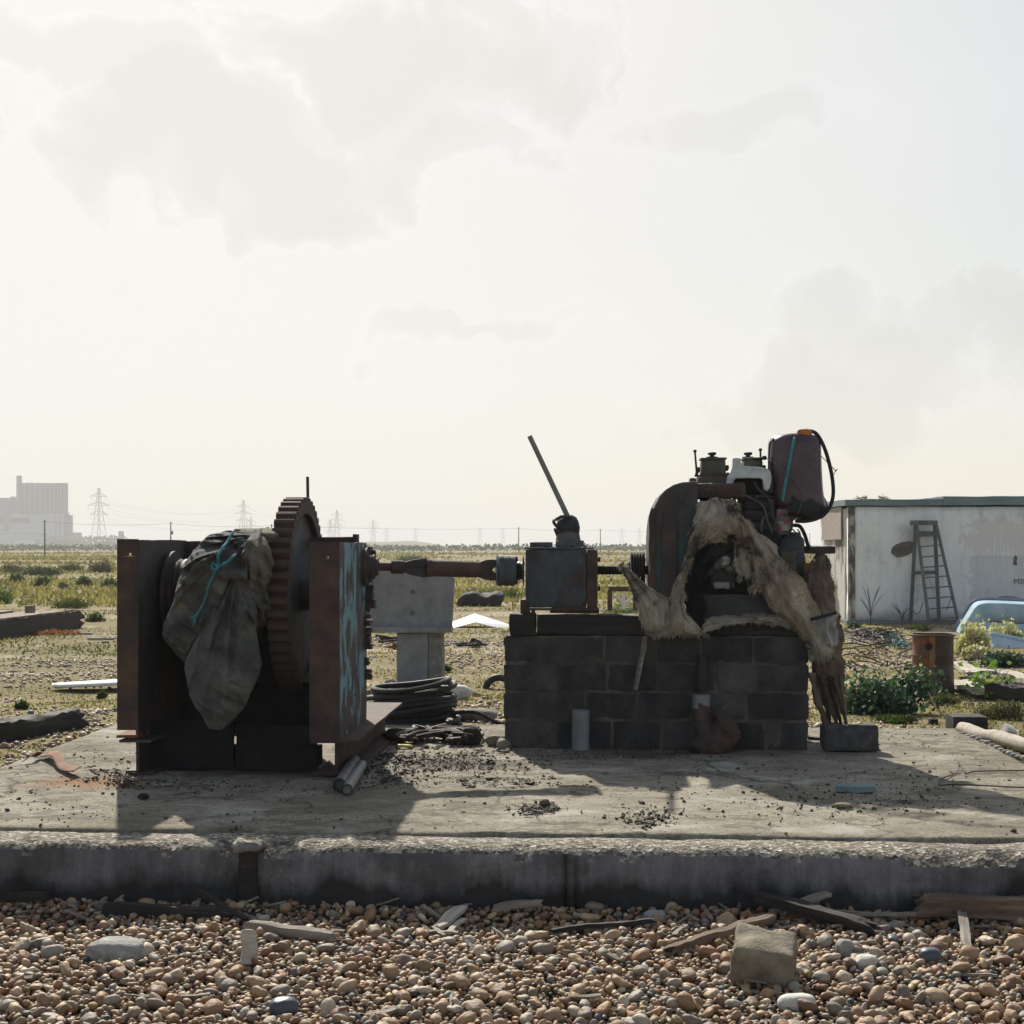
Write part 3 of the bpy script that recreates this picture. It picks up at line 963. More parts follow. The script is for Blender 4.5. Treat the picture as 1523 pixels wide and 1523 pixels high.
# front strip: separately cast, a little lower, aggregate showing
xs = np.linspace(-4.6, 4.6, 700)
prof = [(8.47, -0.40), (8.46, -0.048), (8.40, -0.038), (8.34, -0.036), (8.28, -0.036), (8.22, -0.038), (8.17, -0.042), (8.135, -0.052), (8.112, -0.075), (8.100, -0.11)] + [(8.095 - 0.0003 * k, -0.11 - 0.016 * k) for k in range(1, 19)]
rows = []
for (v, w) in prof:
    q = np.stack([xs, np.full_like(xs, v), np.full_like(xs, w)], -1)
    nz = fbm(q * 5, 33, 4)
    nl = fbm(np.stack([xs, xs * 0, xs * 0], -1) * 0.9, 35, 3)
    rr = q.copy()
    if w > -0.1:
        rr[:, 2] += 0.007 * nz + 0.012 * nl
        if v < 8.2:
            chip = np.maximum(0, fbm(np.stack([xs * 6, xs * 0, xs * 0], -1), 37, 3) - 0.35)
            rr[:, 2] -= 0.03 * chip; rr[:, 1] += 0.03 * chip
    else:
        rr[:, 1] += 0.006 * nz + 0.018 * nl
    # vertical board joints in the face
    for jx, dep in ((0.40, 0.035), (0.46, 0.03), (1.33, 0.020), (-3.1, 0.03)):
        rr[:, 1] += dep * np.exp(-((xs - jx) / 0.014) ** 2) * (w < -0.08)
    rows.append(rr)
mb = MB(); mb.grid(np.array(rows))
strip = part('front_strip', mb, M['aggregate'], slab_root, ang=60)
# old form post left standing in the face of the strip
mb = MB()
p0 = R(367, 1300, 8.06)
mb.gbox(p0[0] - 0.05, p0[0] + 0.055, 8.035, 8.12, -0.37, -0.02, 0.02, 0.008, 9, 5, 0.035)
part('form_post', mb, M['wood_dark'], slab_root, ang=60)
# lump of mortar capping it
mb = MB()
mb.gbox(p0[0] - 0.085, p0[0] + 0.08, 8.02, 8.20, -0.062, -0.008, 0.018, 0.012, 14, 6, 0.03)
part('mortar_cap', mb, M['aggregate'], slab_root, ang=60)


# pebble shapes
def ico(sub):
    bm = bmesh.new()
    bmesh.ops.create_icosphere(bm, subdivisions=sub, radius=1)
    v = np.array([x.co[:] for x in bm.verts]); f = np.array([[l.index for l in p.verts] for p in bm.faces])
    bm.free()
    return v, f


def pebble_shapes(sub, n):
    v, f = ico(sub)
    out = []
    for k in range(n):
        r = np.random.default_rng(100 + k)
        w = v.copy()
        w = np.sign(w) * np.abs(w) ** r.uniform(0.8, 1.05)
        w = w * (1 + (0.15 if k % 3 else 0.30) * fbm(w * (1.1 if k % 3 else 1.5) + k * 5.1, 60 + k, 2)[:, None])
        w[:, 0] *= 1 + r.uniform(-0.22, 0.22) * w[:, 1]
        w = w * np.array((1.0, r.uniform(0.62, 0.95), r.uniform(0.42, 0.74)))
        out.append(w)
    return out, f


def scatter_pebbles(name, pos, size, sub, parent, mat, flat=0.5, cols=None):
    shapes, f = pebble_shapes(sub, 12)
    n = len(pos)
    nv = len(shapes[0])
    V = np.zeros((n, nv, 3), np.float32)
    ids = RNG.integers(0, len(shapes), n)
    for i in range(n):
        m = np.array(Euler((RNG.normal(0, flat), RNG.normal(0, flat), RNG.uniform(0, 6.28))).to_matrix())
        V[i] = (shapes[ids[i]] * size[i]) @ m.T + pos[i]
    Fc = (f[None] + (np.arange(n) * nv)[:, None, None]).reshape(-1, 3)
    cols = peb_cols(n) if cols is None else cols
    C = np.repeat(cols, nv, 0)
    me = fast_mesh(name, V.reshape(-1, 3), Fc, mat, C)
    o = bpy.data.objects.new(name, me)
    COL.objects.link(o)
    if parent is not None:
        o.parent = parent
        me.transform(Matrix.Translation(-Vector(parent.location)))
    o['kind'] = 'stuff'
    return o


def jitter_grid(x0, x1, y0, y1, step):
    xs = np.arange(x0, x1, step); ys = np.arange(y0, y1, step)
    X, Y = np.meshgrid(xs, ys)
    p = np.stack([X.ravel(), Y.ravel()], -1)
    return p + RNG.uniform(-0.5, 0.5, p.shape) * step


shingle = bpy.data.objects.new('shingle_beach', None)
COL.objects.link(shingle)
tag(shingle, 'bed of brown and grey beach pebbles in front of the slab', None, None, 'structure')
ORIG[shingle.name] = np.zeros(3)


def front_edge(x):
    return 8.10 - TH * x - 0.01


def bed_z(p):
    return ground_h(p[:, 0], p[:, 1])


# lower layer fills, upper layer shows
a = np.concatenate([jitter_grid(-3.0, 3.0, 5.75, 8.45, 0.036), jitter_grid(-4.0, 4.0, 5.0, 5.75, 0.06), jitter_grid(-4.0, -3.0, 5.75, 8.5, 0.06), jitter_grid(3.0, 4.0, 5.75, 8.3, 0.06)])
a = a[a[:, 1] < front_edge(a[:, 0]) + 0.01]
sz = np.clip(RNG.lognormal(math.log(0.0160), 0.36, len(a)), 0.007, 0.034)
sz = np.where((np.abs(a[:, 0]) > 3.0) | (a[:, 1] < 5.75), sz * 1.7, sz)
z = bed_z(a) + RNG.uniform(-0.004, 0.012, len(a))
near = (np.abs(a[:, 0]) < 2.3) & (a[:, 1] > 5.9) & (a[:, 1] < 6.3)
P3 = np.column_stack([a, z])
scatter_pebbles('pebbles', P3[~near], sz[~near], 2, shingle, M['pebbles'])
scatter_pebbles('pebbles', P3[near], sz[near], 3, shingle, M['pebbles'])
b = jitter_grid(-3.0, 3.0, 5.75, 8.4, 0.053)
b = b[b[:, 1] < front_edge(b[:, 0]) - 0.015]
sz = np.clip(RNG.lognormal(math.log(0.0195), 0.36, len(b)), 0.009, 0.046)
z = bed_z(b) + 0.014 + sz * 0.35
P3 = np.column_stack([b, z])
# the 300 that show largest become pieces of their own
vis = (np.abs(b[:, 0]) < b[:, 1] * 0.345) & (b[:, 1] > 6.02)
score = np.where(vis, sz / b[:, 1] ** 1.5, 0)
big = np.argsort(-score)[:300]
msk = np.zeros(len(b), bool); msk[big] = True
nearb = (~msk) & (b[:, 1] > 5.9) & (b[:, 1] < 6.45) & (np.abs(b[:, 0]) < 2.3)
scatter_pebbles('pebbles', P3[nearb], sz[nearb], 3, shingle, M['pebbles'])
rest = (~msk) & (~nearb)
scatter_pebbles('pebbles', P3[rest], sz[rest], 2, shingle, M['pebbles'])
shp, fc = pebble_shapes(3, 14)
peb_meshes = [fast_mesh('pebble', s, fc, M['pebble_one']) for s in shp]
for i in big:
    o = bpy.data.objects.new('pebble', peb_meshes[int(RNG.integers(0, 14))])
    COL.objects.link(o)
    o.parent = shingle
    s_ = sz[i] * 1.15
    o.location = P3[i] + np.array((0, 0, 0.004))
    o.rotation_euler = (RNG.normal(0, 0.5), RNG.normal(0, 0.5), RNG.uniform(0, 6.28))
    o.scale = (s_, s_, s_)

# shingle showing through the turf around and behind the slab
c = np.column_stack([RNG.uniform(-9, 10, 36000), RNG.uniform(10, 32, 36000)])
u_ = c[:, 0] - TH * (c[:, 1] - 10); v_ = c[:, 1] + TH * c[:, 0]
outside = ~((np.abs(u_) < 3.93) & (v_ < 13.52))
inview = np.abs(c[:, 0]) < c[:, 1] * 0.46 + 1.2
dslab = np.sqrt(np.maximum(np.abs(u_) - 3.9, 0) ** 2 + np.maximum(v_ - 13.5, 0) ** 2)
dens = sstep(0.0, 0.35, fbm(np.column_stack([c[:, 0] * 0.28, c[:, 1] * 0.6, c[:, 0] * 0]), 77, 4) - 0.10 + 1.0 * np.exp(-dslab / 0.9))
keep = outside & inview & (RNG.uniform(0, 1, len(c)) < np.clip(dens, 0.015, 1))
c = c[keep]
sz = np.clip(RNG.lognormal(math.log(0.023), 0.35, len(c)), 0.011, 0.05)
cc = peb_cols(len(c)) * 0.9 + 0.04
o = scatter_pebbles('loose_shingle', np.column_stack([c, ground_h(c[:, 0], c[:, 1]) + sz * 0.25]), sz, 1, None, M['pebbles'], cols=cc)
tag(o, 'loose pebbles scattered through the thin turf behind the slab', None, None, 'stuff')

# chips and flakes trodden into the slab: aggregate crumbs
c = np.column_stack([RNG.uniform(-3.8, 3.8, 5200), RNG.uniform(8.45, 13.3, 5200)])
dn = fbm(np.column_stack([c[:, 0] * 0.9, c[:, 1] * 1.6, c[:, 0] * 0]), 91, 4)
c = c[RNG.uniform(0, 1, len(c)) < np.clip(0.10 + 0.7 * dn, 0.05, 1)]
sz = np.clip(RNG.lognormal(math.log(0.0075), 0.45, len(c)), 0.003, 0.022)
W = np.array([rig_w((p[0], p[1], 0)) for p in c])
W[:, 2] = S + sz * 0.1 - 0.007
cc = np.where(RNG.uniform(0, 1, (len(c), 1)) < 0.45, np.array((0.06, 0.05, 0.042)), peb_cols(len(c)))
o = scatter_pebbles('crumbs', W, sz, 1, None, M['chips'], cols=cc)
tag(o, 'crumbs of grit and rust strewn over the slab', None, None, 'stuff')

# ------------------------------------------------------------------ haze in the air
mh = bpy.data.materials.new('sea haze')
mh.use_nodes = True
mh.node_tree.nodes.clear()
pv = mh.node_tree.nodes.new('ShaderNodeVolumePrincipled')
pv.inputs['Color'].default_value = (0.94, 0.955, 1.0, 1)
pv.inputs['Density'].default_value = 0.00040
pv.inputs['Anisotropy'].default_value = 0.0
mo = mh.node_tree.nodes.new('ShaderNodeOutputMaterial')
mh.node_tree.links.new(pv.outputs[0], mo.inputs['Volume'])
mb = MB(); mb.box(-7000, 7000, -700, 9800, -2, 100)
single('haze', mb, mh, 'thin pale sea haze over the flat land', None, base=(0, 0, 0), kind='stuff', smooth=False)

# ================================================================== WINCH
def bolt(mb, p, axis, r=0.016, h=0.014):
    mb.lathe([(0, r), (h, r), (h + 0.002, r * 0.8)], p, axis, 6)


WF, WB = 10.25, 11.50            # front and back of the winch frames
winch = thing('winch', 'rusty steel hauling winch with tall toothed gear wheel and upright side plates', 'winch', (-2.0, 10.9, 0), rig=True)
uL0, uL1 = ru(174, WF), ru(205, WF)
uR0, uR1 = ru(460, WF), ru(505, WF)


def channel(name, u0, u1, w_top, w_bot, web_u, holes, mat_f, mat_w, web_low, flip):
    # front flange with through holes, web plate behind it, rear flange
    fr = MB()
    hole_w = sorted(holes)
    # flange built of strips round square-ish holes so that daylight shows through them
    th0, th1 = WF, WF + 0.022
    wprev = w_bot
    for (hu, hw, hr) in hole_w:
        fr.box(u0, u1, th0, th1, wprev, hw - hr)
        n = 8
        ring = [(hu + hr * math.cos(2 * math.pi * (k + .5) / n), hw + hr * math.sin(2 * math.pi * (k + .5) / n)) for k in range(n)]
        # four corner fans
        outer = [(u0, hw - hr), (u1, hw - hr), (u1, hw + hr), (u0, hw + hr)]
        right = [p for p in ring if p[0] > hu]; right.sort(key=lambda p: p[1])
        left = [p for p in ring if p[0] < hu]; left.sort(key=lambda p: -p[1])
        fr.prism([outer[1], outer[2]] + right[::-1], th0, th1)
        fr.prism([outer[3], outer[0]] + left[::-1], th0, th1)
        wprev = hw + hr
    fr.box(u0, u1, th0, th1, wprev, w_top)
    o = part('side_frame', fr, mat_f, winch, smooth=False, wob=(0.0035, 7, 3))
    wb = MB()
    wb.gbox(web_u - 0.011, web_u + 0.011, WF + 0.024, WB, web_low, w_top - 0.004, 0.06, 0.004, 4, 3)
    part('web_plate', wb, mat_w, o, ang=60)
    rf = MB()
    rf.gbox(min(web_u, web_u + flip * 0.12), max(web_u, web_u + flip * 0.12), WB + 0.002, WB + 0.024, web_low, w_top - 0.01, 0.06, 0.004, 5, 8)
    part('rear_flange', rf, M['rust_mid'], o, ang=60)
    return o


def hole_list(pts):
    return [(R(px, py, WF)[0], R(px, py, WF)[2], r) for px, py, r in pts]


wtopL = R(190, 802, WF)[2]; wbotL = R(190, 1086, WF)[2]
fl = channel('left', uL0, uL1, wtopL, wbotL, uL1 - 0.012,
             hole_list([(193, 825, 0.013), (191, 837, 0.012), (191, 886, 0.015), (190, 973, 0.012), (190, 1027, 0.018), (193, 1076, 0.017)]), M['rust_mid'], M['rust_dark'], 0.02, 1)
wtopR = R(480, 806, WF)[2]; wbotR = R(480, 1100, WF)[2]
fr_ = channel('right', uR0, uR1, wtopR, wbotR, uR1 - 0.012,
              hole_list([(487, 829, 0.013)]), M['rust_mid'], M['teal_plate'], wbotR, -1)
# ragged upper lip of the left frame, and its torn foot
mb = MB()
for k in range(9):
    x0 = uL0 + 0.05 + k * 0.055
    mb.box(x0 + RNG.uniform(0, 0.02), x0 + 0.03, WF + 0.03 + k * 0.12, WF + 0.05 + k * 0.12, wtopL - 0.01, wtopL + RNG.uniform(0.004, 0.012))
mb = MB()
foot = R(178, 1090, WF)
mb.gbox(uL0 + 0.0, uL1 + 0.01, WF - 0.03, WF + 0.25, foot[2] - 0.03, foot[2] - 0.012, 0.05, 0.005, 7, 2)
part('foot_plate', mb, M['rust_red'], winch)
# ragged flakes of rust and bolts down the back edge of the right frame
mb = MB()
for k in range(44):
    w_ = RNG.uniform(0.55, wtopR - 0.05)
    s_ = RNG.uniform(0.012, 0.04) * (1.6 if 1.15 < w_ < 1.55 else 1.0)
    mb.gbox(uR1 - 0.01, uR1 + s_ * 1.2, WB - RNG.uniform(0.02, 0.12), WB + 0.02, w_, w_ + s_, 0.02, 0.006, 20, k)
part('rust_flakes', mb, M['rust_dark'], winch, ang=20, kind='stuff')
# bearing housing for the drive shaft on the outer face of the right frame
sh = R(549, 843, 11.36)
mb = MB()
mb.lathe([(0, 0.15), (0.03, 0.15), (0.035, 0.10), (0.085, 0.095), (0.09, 0.07), (0.11, 0.07)], (uR1 + 0.002, 11.36, sh[2]), (1, 0, 0), 20)
bh = part('bearing_housing', mb, M['rust_dark'], winch)
for k in range(6):
    a_ = k * math.pi / 3 + 0.3
    mb = MB()
    bolt(mb, (uR1 + 0.032, 11.36 + 0.125 * math.cos(a_), sh[2] + 0.125 * math.sin(a_)), (1, 0, 0))
    part('bolt', mb, M['rust_mid'], bh)

# base beams under both frames
for (ua, ub, wt_, vb) in ((uL1 - 0.13, uL1 + 0.10, 0.26, 12.2), (uR0 + 0.01, uR1 + 0.12, wbotR - 0.004, 12.75)):
    mb = MB()
    um = (ua + ub) / 2
    mb.gbox(ua, ub, WF - 0.02, vb, wt_ - 0.018, wt_, 0.12, 0.003, 4, 1)
    mb.box(um - 0.012, um + 0.012, WF + 0.12, vb, 0.03, wt_ - 0.02)
    mb.gbox(ua + 0.01, ub - 0.01, WF + 0.10, vb, 0.004, 0.028, 0.12, 0.003, 4, 2)
    part('base_beam', mb, M['rust_mid'] if wt_ != 0.26 else M['rust_dark'], winch, ang=60)
# cross members and back plate close the frame
mb = MB()
mb.gbox(uL1 + 0.002, uR0 - 0.002, WF + 0.42, WF + 0.52, 0.03, 0.17, 0.1, 0.004, 5, 3)
part('cross_beam', mb, M['rust_dark'], winch)
mb = MB()
mb.gbox(uL1 + 0.002, uR0 - 0.16, WB - 0.03, WB - 0.012, 0.13, wtopR - 0.12, 0.1, 0.004, 5, 4)
part('back_plate', mb, M['rust_dark'], winch, ang=60)
mb = MB()
mb.gbox(uL1 + 0.001, uL1 + 0.615, WF + 0.30, WF + 0.325, 0.01, 0.36, 0.1, 0.004, 5, 5)
mb.gbox(uL1 + 0.63, uR0 + 0.0, WF + 0.30, WF + 0.325, 0.01, 0.33, 0.1, 0.004, 5, 6)
mb.gbox(uL1 + 0.55, uR0 - 0.02, WF + 0.56, WF + 0.585, 0.24, 0.62, 0.1, 0.004, 5, 9)
part('skirt_plate', mb, M['greasy'], winch, ang=60)
# drum with its rope
GC = (0.0, 11.0, 1.27)
mb = MB()
mb.lathe([(uL1 + 0.03, 0.33), (uL1 + 0.055, 0.33), (uL1 + 0.056, 0.23), (-1.95, 0.23), (-1.949, 0.33), (-1.92, 0.33)], (0, GC[1], GC[2]), (1, 0, 0), 40)
drum = part('drum', mb, M['rust_dark'], winch)
mb = MB()
pts = []
for k in range(14 * 16):
    a_ = 2 * math.pi * k / 16
    pts.append((uL1 + 0.09 + (k / (14 * 16)) * 0.58, GC[1] + 0.252 * math.cos(a_), GC[2] + 0.252 * math.sin(a_)))
mb.tube(pts, 0.022, 6)
part('wire_rope', mb, M['black_cable'], drum)
# big gear wheel
GR = 0.745
gl = ru(429, 11.0); gr = ru(457, 11.0)
mb = MB()
mb.lathe([(gl, GR - 0.052), (gr, GR - 0.052), (gr, GR - 0.13), (gl, GR - 0.13), (gl, GR - 0.052)], (0, GC[1], GC[2]), (1, 0, 0), 100, cap=False)
gear = part('gear_wheel', mb, M['rust_mid'], winch)
mb = MB()
mb.lathe([(gl + 0.05, GR - 0.125), (gr - 0.045, GR - 0.125)], (0, GC[1], GC[2]), (1, 0, 0), 60)
part('gear_disc', mb, M['blue_grey_paint'], gear)
mb = MB()
mb.lathe([(gl - 0.05, 0.12), (gr + 0.10, 0.12), (gr + 0.11, 0.07), (uR1 - 0.03, 0.065)], (0, GC[1], GC[2]), (1, 0, 0), 28)
part('hub', mb, M['rust_dark'], gear)
NT_ = 50
tooth0 = MB()
tp = [(-0.040, 0), (-0.036, 0.018), (-0.020, 0.048), (-0.012, 0.052), (0.012, 0.052), (0.020, 0.048), (0.036, 0.018), (0.040, 0)]
vs = [(gl - 0.002, y, z) for y, z in tp] + [(gr + 0.002, y, z) for y, z in tp]
m8 = len(tp)
tooth0.add(vs, [tuple(range(m8)), tuple(reversed(range(m8, 2 * m8)))] + [(k, k + m8, (k + 1) % m8 + m8, (k + 1) % m8) for k in range(m8)])
tv = tooth0.verts()
tme = mesh_of('tooth', tv - np.array(((gl + gr) / 2, 0, 0)), tooth0.f, M['rust_mid'], True, 25)
wo_ = ORIG['winch']
for k in range(NT_):
    a_ = 2 * math.pi * k / NT_ + 0.03
    o = bpy.data.objects.new('tooth', tme)
    COL.objects.link(o); o.parent = gear
    rr_ = GR - 0.056
    o.location = np.array(((gl + gr) / 2, GC[1] + rr_ * math.sin(a_), GC[2] + rr_ * math.cos(a_))) - wo_
    o.rotation_euler = (-a_, 0, 0)
# rod standing up behind the gear, rear rail, small pinion shaft
mb = MB()
r0 = R(458, 740, 11.45); r1 = R(457.5, 709, 11.45)
mb.tube([(r0[0], 11.45, 0.9), tuple(r0), tuple(r1)], 0.012, 8)
part('brake_rod', mb, M['rust_dark'], winch)
mb = MB()
a1 = R(480, 797, 11.44); a2 = R(535, 806, 11.44)
mb.gbox(a1[0] - 0.3, a2[0], 11.30, 11.40, a2[2] - 0.05, a1[2] - 0.01, 0.05, 0.005, 6, 4)
mb.box(a2[0] - 0.03, a2[0] + 0.002, 11.29, 11.41, a2[2] - 0.02, a1[2] + 0.012)
part('top_rail', mb, M['rust_mid'], winch)
mb = MB()
mb.lathe([(gl - 0.01, 0.13), (gr + 0.02, 0.13), (gr + 0.021, 0.05), (uR1 + 0.0, 0.05)], (0, 11.36 + 0.0, sh[2]), (1, 0, 0), 18)
mb.v[-1] = mb.v[-1] + np.array((0, 0.30, 0))
part('pinion', mb, M['rust_dark'], winch)

# ================================================================== CANVAS SACK hung over the drum
def loft(rows, n=48, folds=None, seed=0, amp=0.01, knot=None, famp=0.03, fq=7.0):
    """rows: (left px, right px, py, v centre, half depth); closed bag, creases running out from its knot"""
    c = bez(np.array(rows, float), 14)
    P = []
    for i, (l, r, y, v, d) in enumerate(c):
        pc = R((l + r) / 2, y, v)
        hw = abs(R(r, y, v)[0] - R(l, y, v)[0]) / 2
        a_ = 2 * np.pi * np.arange(n) / n
        ca, sa = np.cos(a_), np.sin(a_)
        P.append(np.column_stack([pc[0] + hw * np.sign(ca) * np.abs(ca) ** 0.9, v + d * np.sign(sa) * np.abs(sa) ** 0.85, np.full(n, pc[2])]))
    P = np.array(P)
    P = P + amp * np.stack([fbm(P * 4.0, seed + 7 * k, 3) for k in range(3)], -1)
    if knot is not None:
        d = P - np.asarray(knot)
        rr_ = np.sqrt(d[..., 0] ** 2 + d[..., 2] ** 2)
        ph = np.arctan2(d[..., 0], -d[..., 2])
        wv_ = fbm(np.stack([ph * fq, rr_ * 1.6, ph * 0 + seed], -1), seed + 90, 3, 0.55)
        ridge = (1 - np.abs(wv_)) ** 3 - 0.4
        amt = famp * sstep(0.0, 0.25, rr_) * (0.45 + 0.55 * sstep(1.0, 0.3, rr_))
        P[..., 1] -= ridge * amt
        P[..., 0] += 0.35 * ridge * amt * np.cos(ph)
        # short cross wrinkles
        P[..., 1] -= 0.42 * famp * fbm(np.stack([P[..., 0] * 7, P[..., 2] * 16 + P[..., 0] * 9, P[..., 1]], -1), seed + 95, 3)
    mb = MB(); mb.grid(P, close=True)
    nr = len(P)
    mb.f.append(tuple(range(n))); mb.f.append(tuple((nr - 1) * n + k for k in reversed(range(n))))
    return mb, P


sack = thing('canvas_sack', 'knotted grey canvas sacking with long tail slung over the winch drum', 'sack', (-2.1, 10.35, 0.4), rig=True)
mb, _ = loft([(350, 398, 787, 10.70, 0.08), (326, 403, 795, 10.60, 0.18), (306, 404, 808, 10.53, 0.25), (289, 408, 826, 10.46, 0.32), (275, 408, 850, 10.42, 0.32), (263, 406, 876, 10.40, 0.30),
              (252, 400, 904, 10.40, 0.26), (245, 388, 932, 10.41, 0.21), (246, 350, 952, 10.45, 0.14), (262, 318, 972, 10.47, 0.08), (282, 300, 990, 10.49, 0.03)], 170, None, 5, 0.026, R(378, 796, 10.35), 0.125, 4.8)
SACKP = [_.reshape(-1, 3)]
body = part('sack_body', mb, M['canvas'], sack, ang=179)
mb, PT = loft([(352, 366, 846, 10.26, 0.05), (338, 374, 862, 10.22, 0.08), (320, 380, 892, 10.19, 0.11), (306, 382, 925, 10.18, 0.13), (288, 384, 958, 10.18, 0.135),
               (276, 387, 984, 10.18, 0.13), (278, 382, 1008, 10.19, 0.125), (284, 370, 1034, 10.20, 0.11), (292, 356, 1056, 10.22, 0.085), (302, 344, 1072, 10.24, 0.055), (314, 332, 1084, 10.26, 0.02)], 140, None, 15, 0.014, R(356, 835, 10.2), 0.085, 5.5)
SACKP.append(PT.reshape(-1, 3))
tail = part('sack_tail', mb, M['canvas'], sack, ang=179)
mb, _ = loft([(376, 390, 795, 10.38, 0.04), (366, 397, 806, 10.30, 0.08), (358, 403, 826, 10.24, 0.11), (357, 402, 850, 10.22, 0.11), (362, 397, 872, 10.23, 0.09), (374, 384, 898, 10.27, 0.03)],
             100, None, 25, 0.014, R(388, 795, 10.3), 0.065, 5.5)
SACKP.append(_.reshape(-1, 3))
part('sack_lobe', mb, M['canvas_brown'], sack, ang=179)
mb, _ = loft([(386, 412, 785, 10.52, 0.05), (378, 414, 794, 10.45, 0.10), (384, 412, 806, 10.44, 0.07)], 60, None, 28, 0.015, R(390, 800, 10.35), 0.04, 4)
part('sack_neck', mb, M['canvas_brown'], sack, ang=179)
# stitched seam down the tail
mb = MB()
sp = bez([R(336, 885, 10.1), R(329, 925, 10.1), R(321, 965, 10.1), R(316, 1000, 10.1), R(314, 1035, 10.1)], 8)
for q_ in sp:
    dd_ = (PT[..., 0] - q_[0]) ** 2 + (PT[..., 2] - q_[2]) ** 2 + np.where(PT[..., 1] > 10.2, 9, 0)
    q_[1] = PT.reshape(-1, 3)[np.argmin(dd_)][1] - 0.002
for i in range(0, len(sp), 1):
    m = rotM(sp[i], (0, 0, 0.2))
    mb.gbox(-0.008, 0.008, -0.006, 0.01, -0.006, 0.006, 0.01, 0.002, 30, i, 0.004, M=m)
part('stitches', mb, M['canvas_brown'], tail, kind='stuff')


def rope(mb, pts, r=0.012, twist=True):
    P = bez(pts, 10)
    if not twist:
        mb.tube(P, r, 7)
        return
    tang = np.gradient(P, axis=0); tang /= np.linalg.norm(tang, axis=1, keepdims=True)
    s_ = np.concatenate([[0], np.cumsum(np.linalg.norm(np.diff(P, axis=0), axis=1))])
    n = max(len(P), int(s_[-1] / (r * 1.1)))
    Q = np.column_stack([np.interp(np.linspace(0, s_[-1], n), s_, P[:, k]) for k in range(3)])
    tg = np.gradient(Q, axis=0); tg /= np.linalg.norm(tg, axis=1, keepdims=True)
    a = np.cross(tg, (0.3, 0.9, 0.2)); a /= np.linalg.norm(a, axis=1, keepdims=True)
    b = np.cross(tg, a)
    ph = np.linspace(0, s_[-1], n) / (r * 5.5) * 2 * math.pi
    for k in range(3):
        an = ph + k * 2.094
        mb.tube(Q + r * 0.52 * (np.cos(an)[:, None] * a + np.sin(an)[:, None] * b), r * 0.55, 5)


SACKP = np.concatenate(SACKP)


def on_sack(p, lift=0.006):
    p = np.array(p, float)
    d = np.hypot(SACKP[:, 0] - p[0], SACKP[:, 2] - p[2])
    near = SACKP[d < 0.028]
    if len(near):
        p[1] = near[:, 1].min() - lift
    return p


def rope_on(mb, pts, r):
    P = np.array([on_sack(q) for q in bez(pts, 5)])
    for k in range(3):
        P[1:-1, 1] = np.minimum(P[1:-1, 1], (P[:-2, 1] + P[1:-1, 1] + P[2:, 1]) / 3)
    rope(mb, P[::2] if len(P) % 2 else P, r)


lash = thing('teal_rope', 'teal rope knotted round the canvas sacking', 'rope', tuple(R(333, 870, 10.2)), rig=True)
mb = MB()
rope_on(mb, [R(352, 792, 10.42), R(343, 806, 10.30), R(336, 822, 10.24), R(331, 838, 10.21), R(333, 845, 10.17)], 0.011)
rope_on(mb, [R(356, 825, 10.18), R(345, 836, 10.18), R(332, 842, 10.17), R(324, 838, 10.2), R(323, 845, 10.19), R(332, 847, 10.16)], 0.010)
rope_on(mb, [R(330, 845, 10.17), R(322, 862, 10.19), R(313, 880, 10.18), R(302, 900, 10.16), R(292, 916, 10.16)], 0.009)
part('rope_strand', mb, M['teal_rope'], lash, ang=179)
mb = MB()
for k in range(26):
    e_ = on_sack(R(284 + RNG.uniform(-5, 7), 924 + RNG.uniform(-4, 8), 10.14), RNG.uniform(0.004, 0.02))
    s0_ = on_sack(R(293, 914, 10.16))
    mb.tube([s0_, (s0_ + e_) / 2 + np.array((0, -0.01, 0)), e_], [0.006, 0.004, 0.002], 4)
part('frayed_end', mb, M['teal_rope'], lash)
mb = MB()
rope_on(mb, [R(388, 788, 10.42), R(390, 797, 10.36), R(386, 806, 10.30), R(392, 812, 10.33)], 0.012)
part('neck_tie', mb, M['pale_rope'], sack)

# ================================================================== DRIVE SHAFT
shaft = thing('drive_shaft', 'brown cardan drive shaft running from winch to gearbox', 'shaft', tuple(R(650, 845, 11.5)), rig=True)
SA = R(549, 842, 11.36); SB = R(770, 849, 11.62)
axv = SB - SA; SL = np.linalg.norm(axv); axu = axv / SL


def spx_(px):
    return (px - 549) / (770 - 549) * SL


k_ = 11.5 / F
mb = MB()
mb.lathe([(-0.05, 6.2 * k_), (spx_(583), 6.2 * k_)], SA, axu, 20)
part('stub_shaft', mb, M['rust_mid'], shaft)
mb = MB()
mb.lathe([(spx_(581), 9.0 * k_), (spx_(582), 10 * k_), (spx_(599), 10 * k_), (spx_(600.5), 9.0 * k_)], SA, axu, 20)
part('collar', mb, M['rust_mid'], shaft)


def yoke(px0, px1, r0, r1, name='yoke'):
    """fork of a universal joint: two tapering cheeks and a cross pin, daylight between"""
    mb = MB()
    x = Vector(axu); z = Vector((0, 0, 1)); y = z.cross(x).normalized(); z = x.cross(y)
    Mx = Matrix((x, y, z)).transposed().to_4x4(); Mx.translation = Vector(SA)
    a, b = spx_(px0), spx_(px1)
    L = b - a
    for sgn in (1, -1):
        lo = MB()
        poly = [(a, 0.0 * r0 * sgn), (a, r0 * sgn), (a + L * 0.35, (r0 * 0.6 + r1 * 0.5) * sgn), (b - L * 0.25, r1 * sgn), (b, r1 * 0.96 * sgn), (b, 0.30 * r1 * sgn), (b - L * 0.10, 0.22 * r1 * sgn), (b - L * 0.24, 0.0 * r1 * sgn)]
        lo.prism(poly, -0.030, 0.030)
        v = lo.verts() @ np.array(Mx.to_3x3()).T + np.array(Mx.translation)
        mb.add(v, lo.f)
    return part(name, mb, M['rust_dark'], shaft, bevel=0.004)


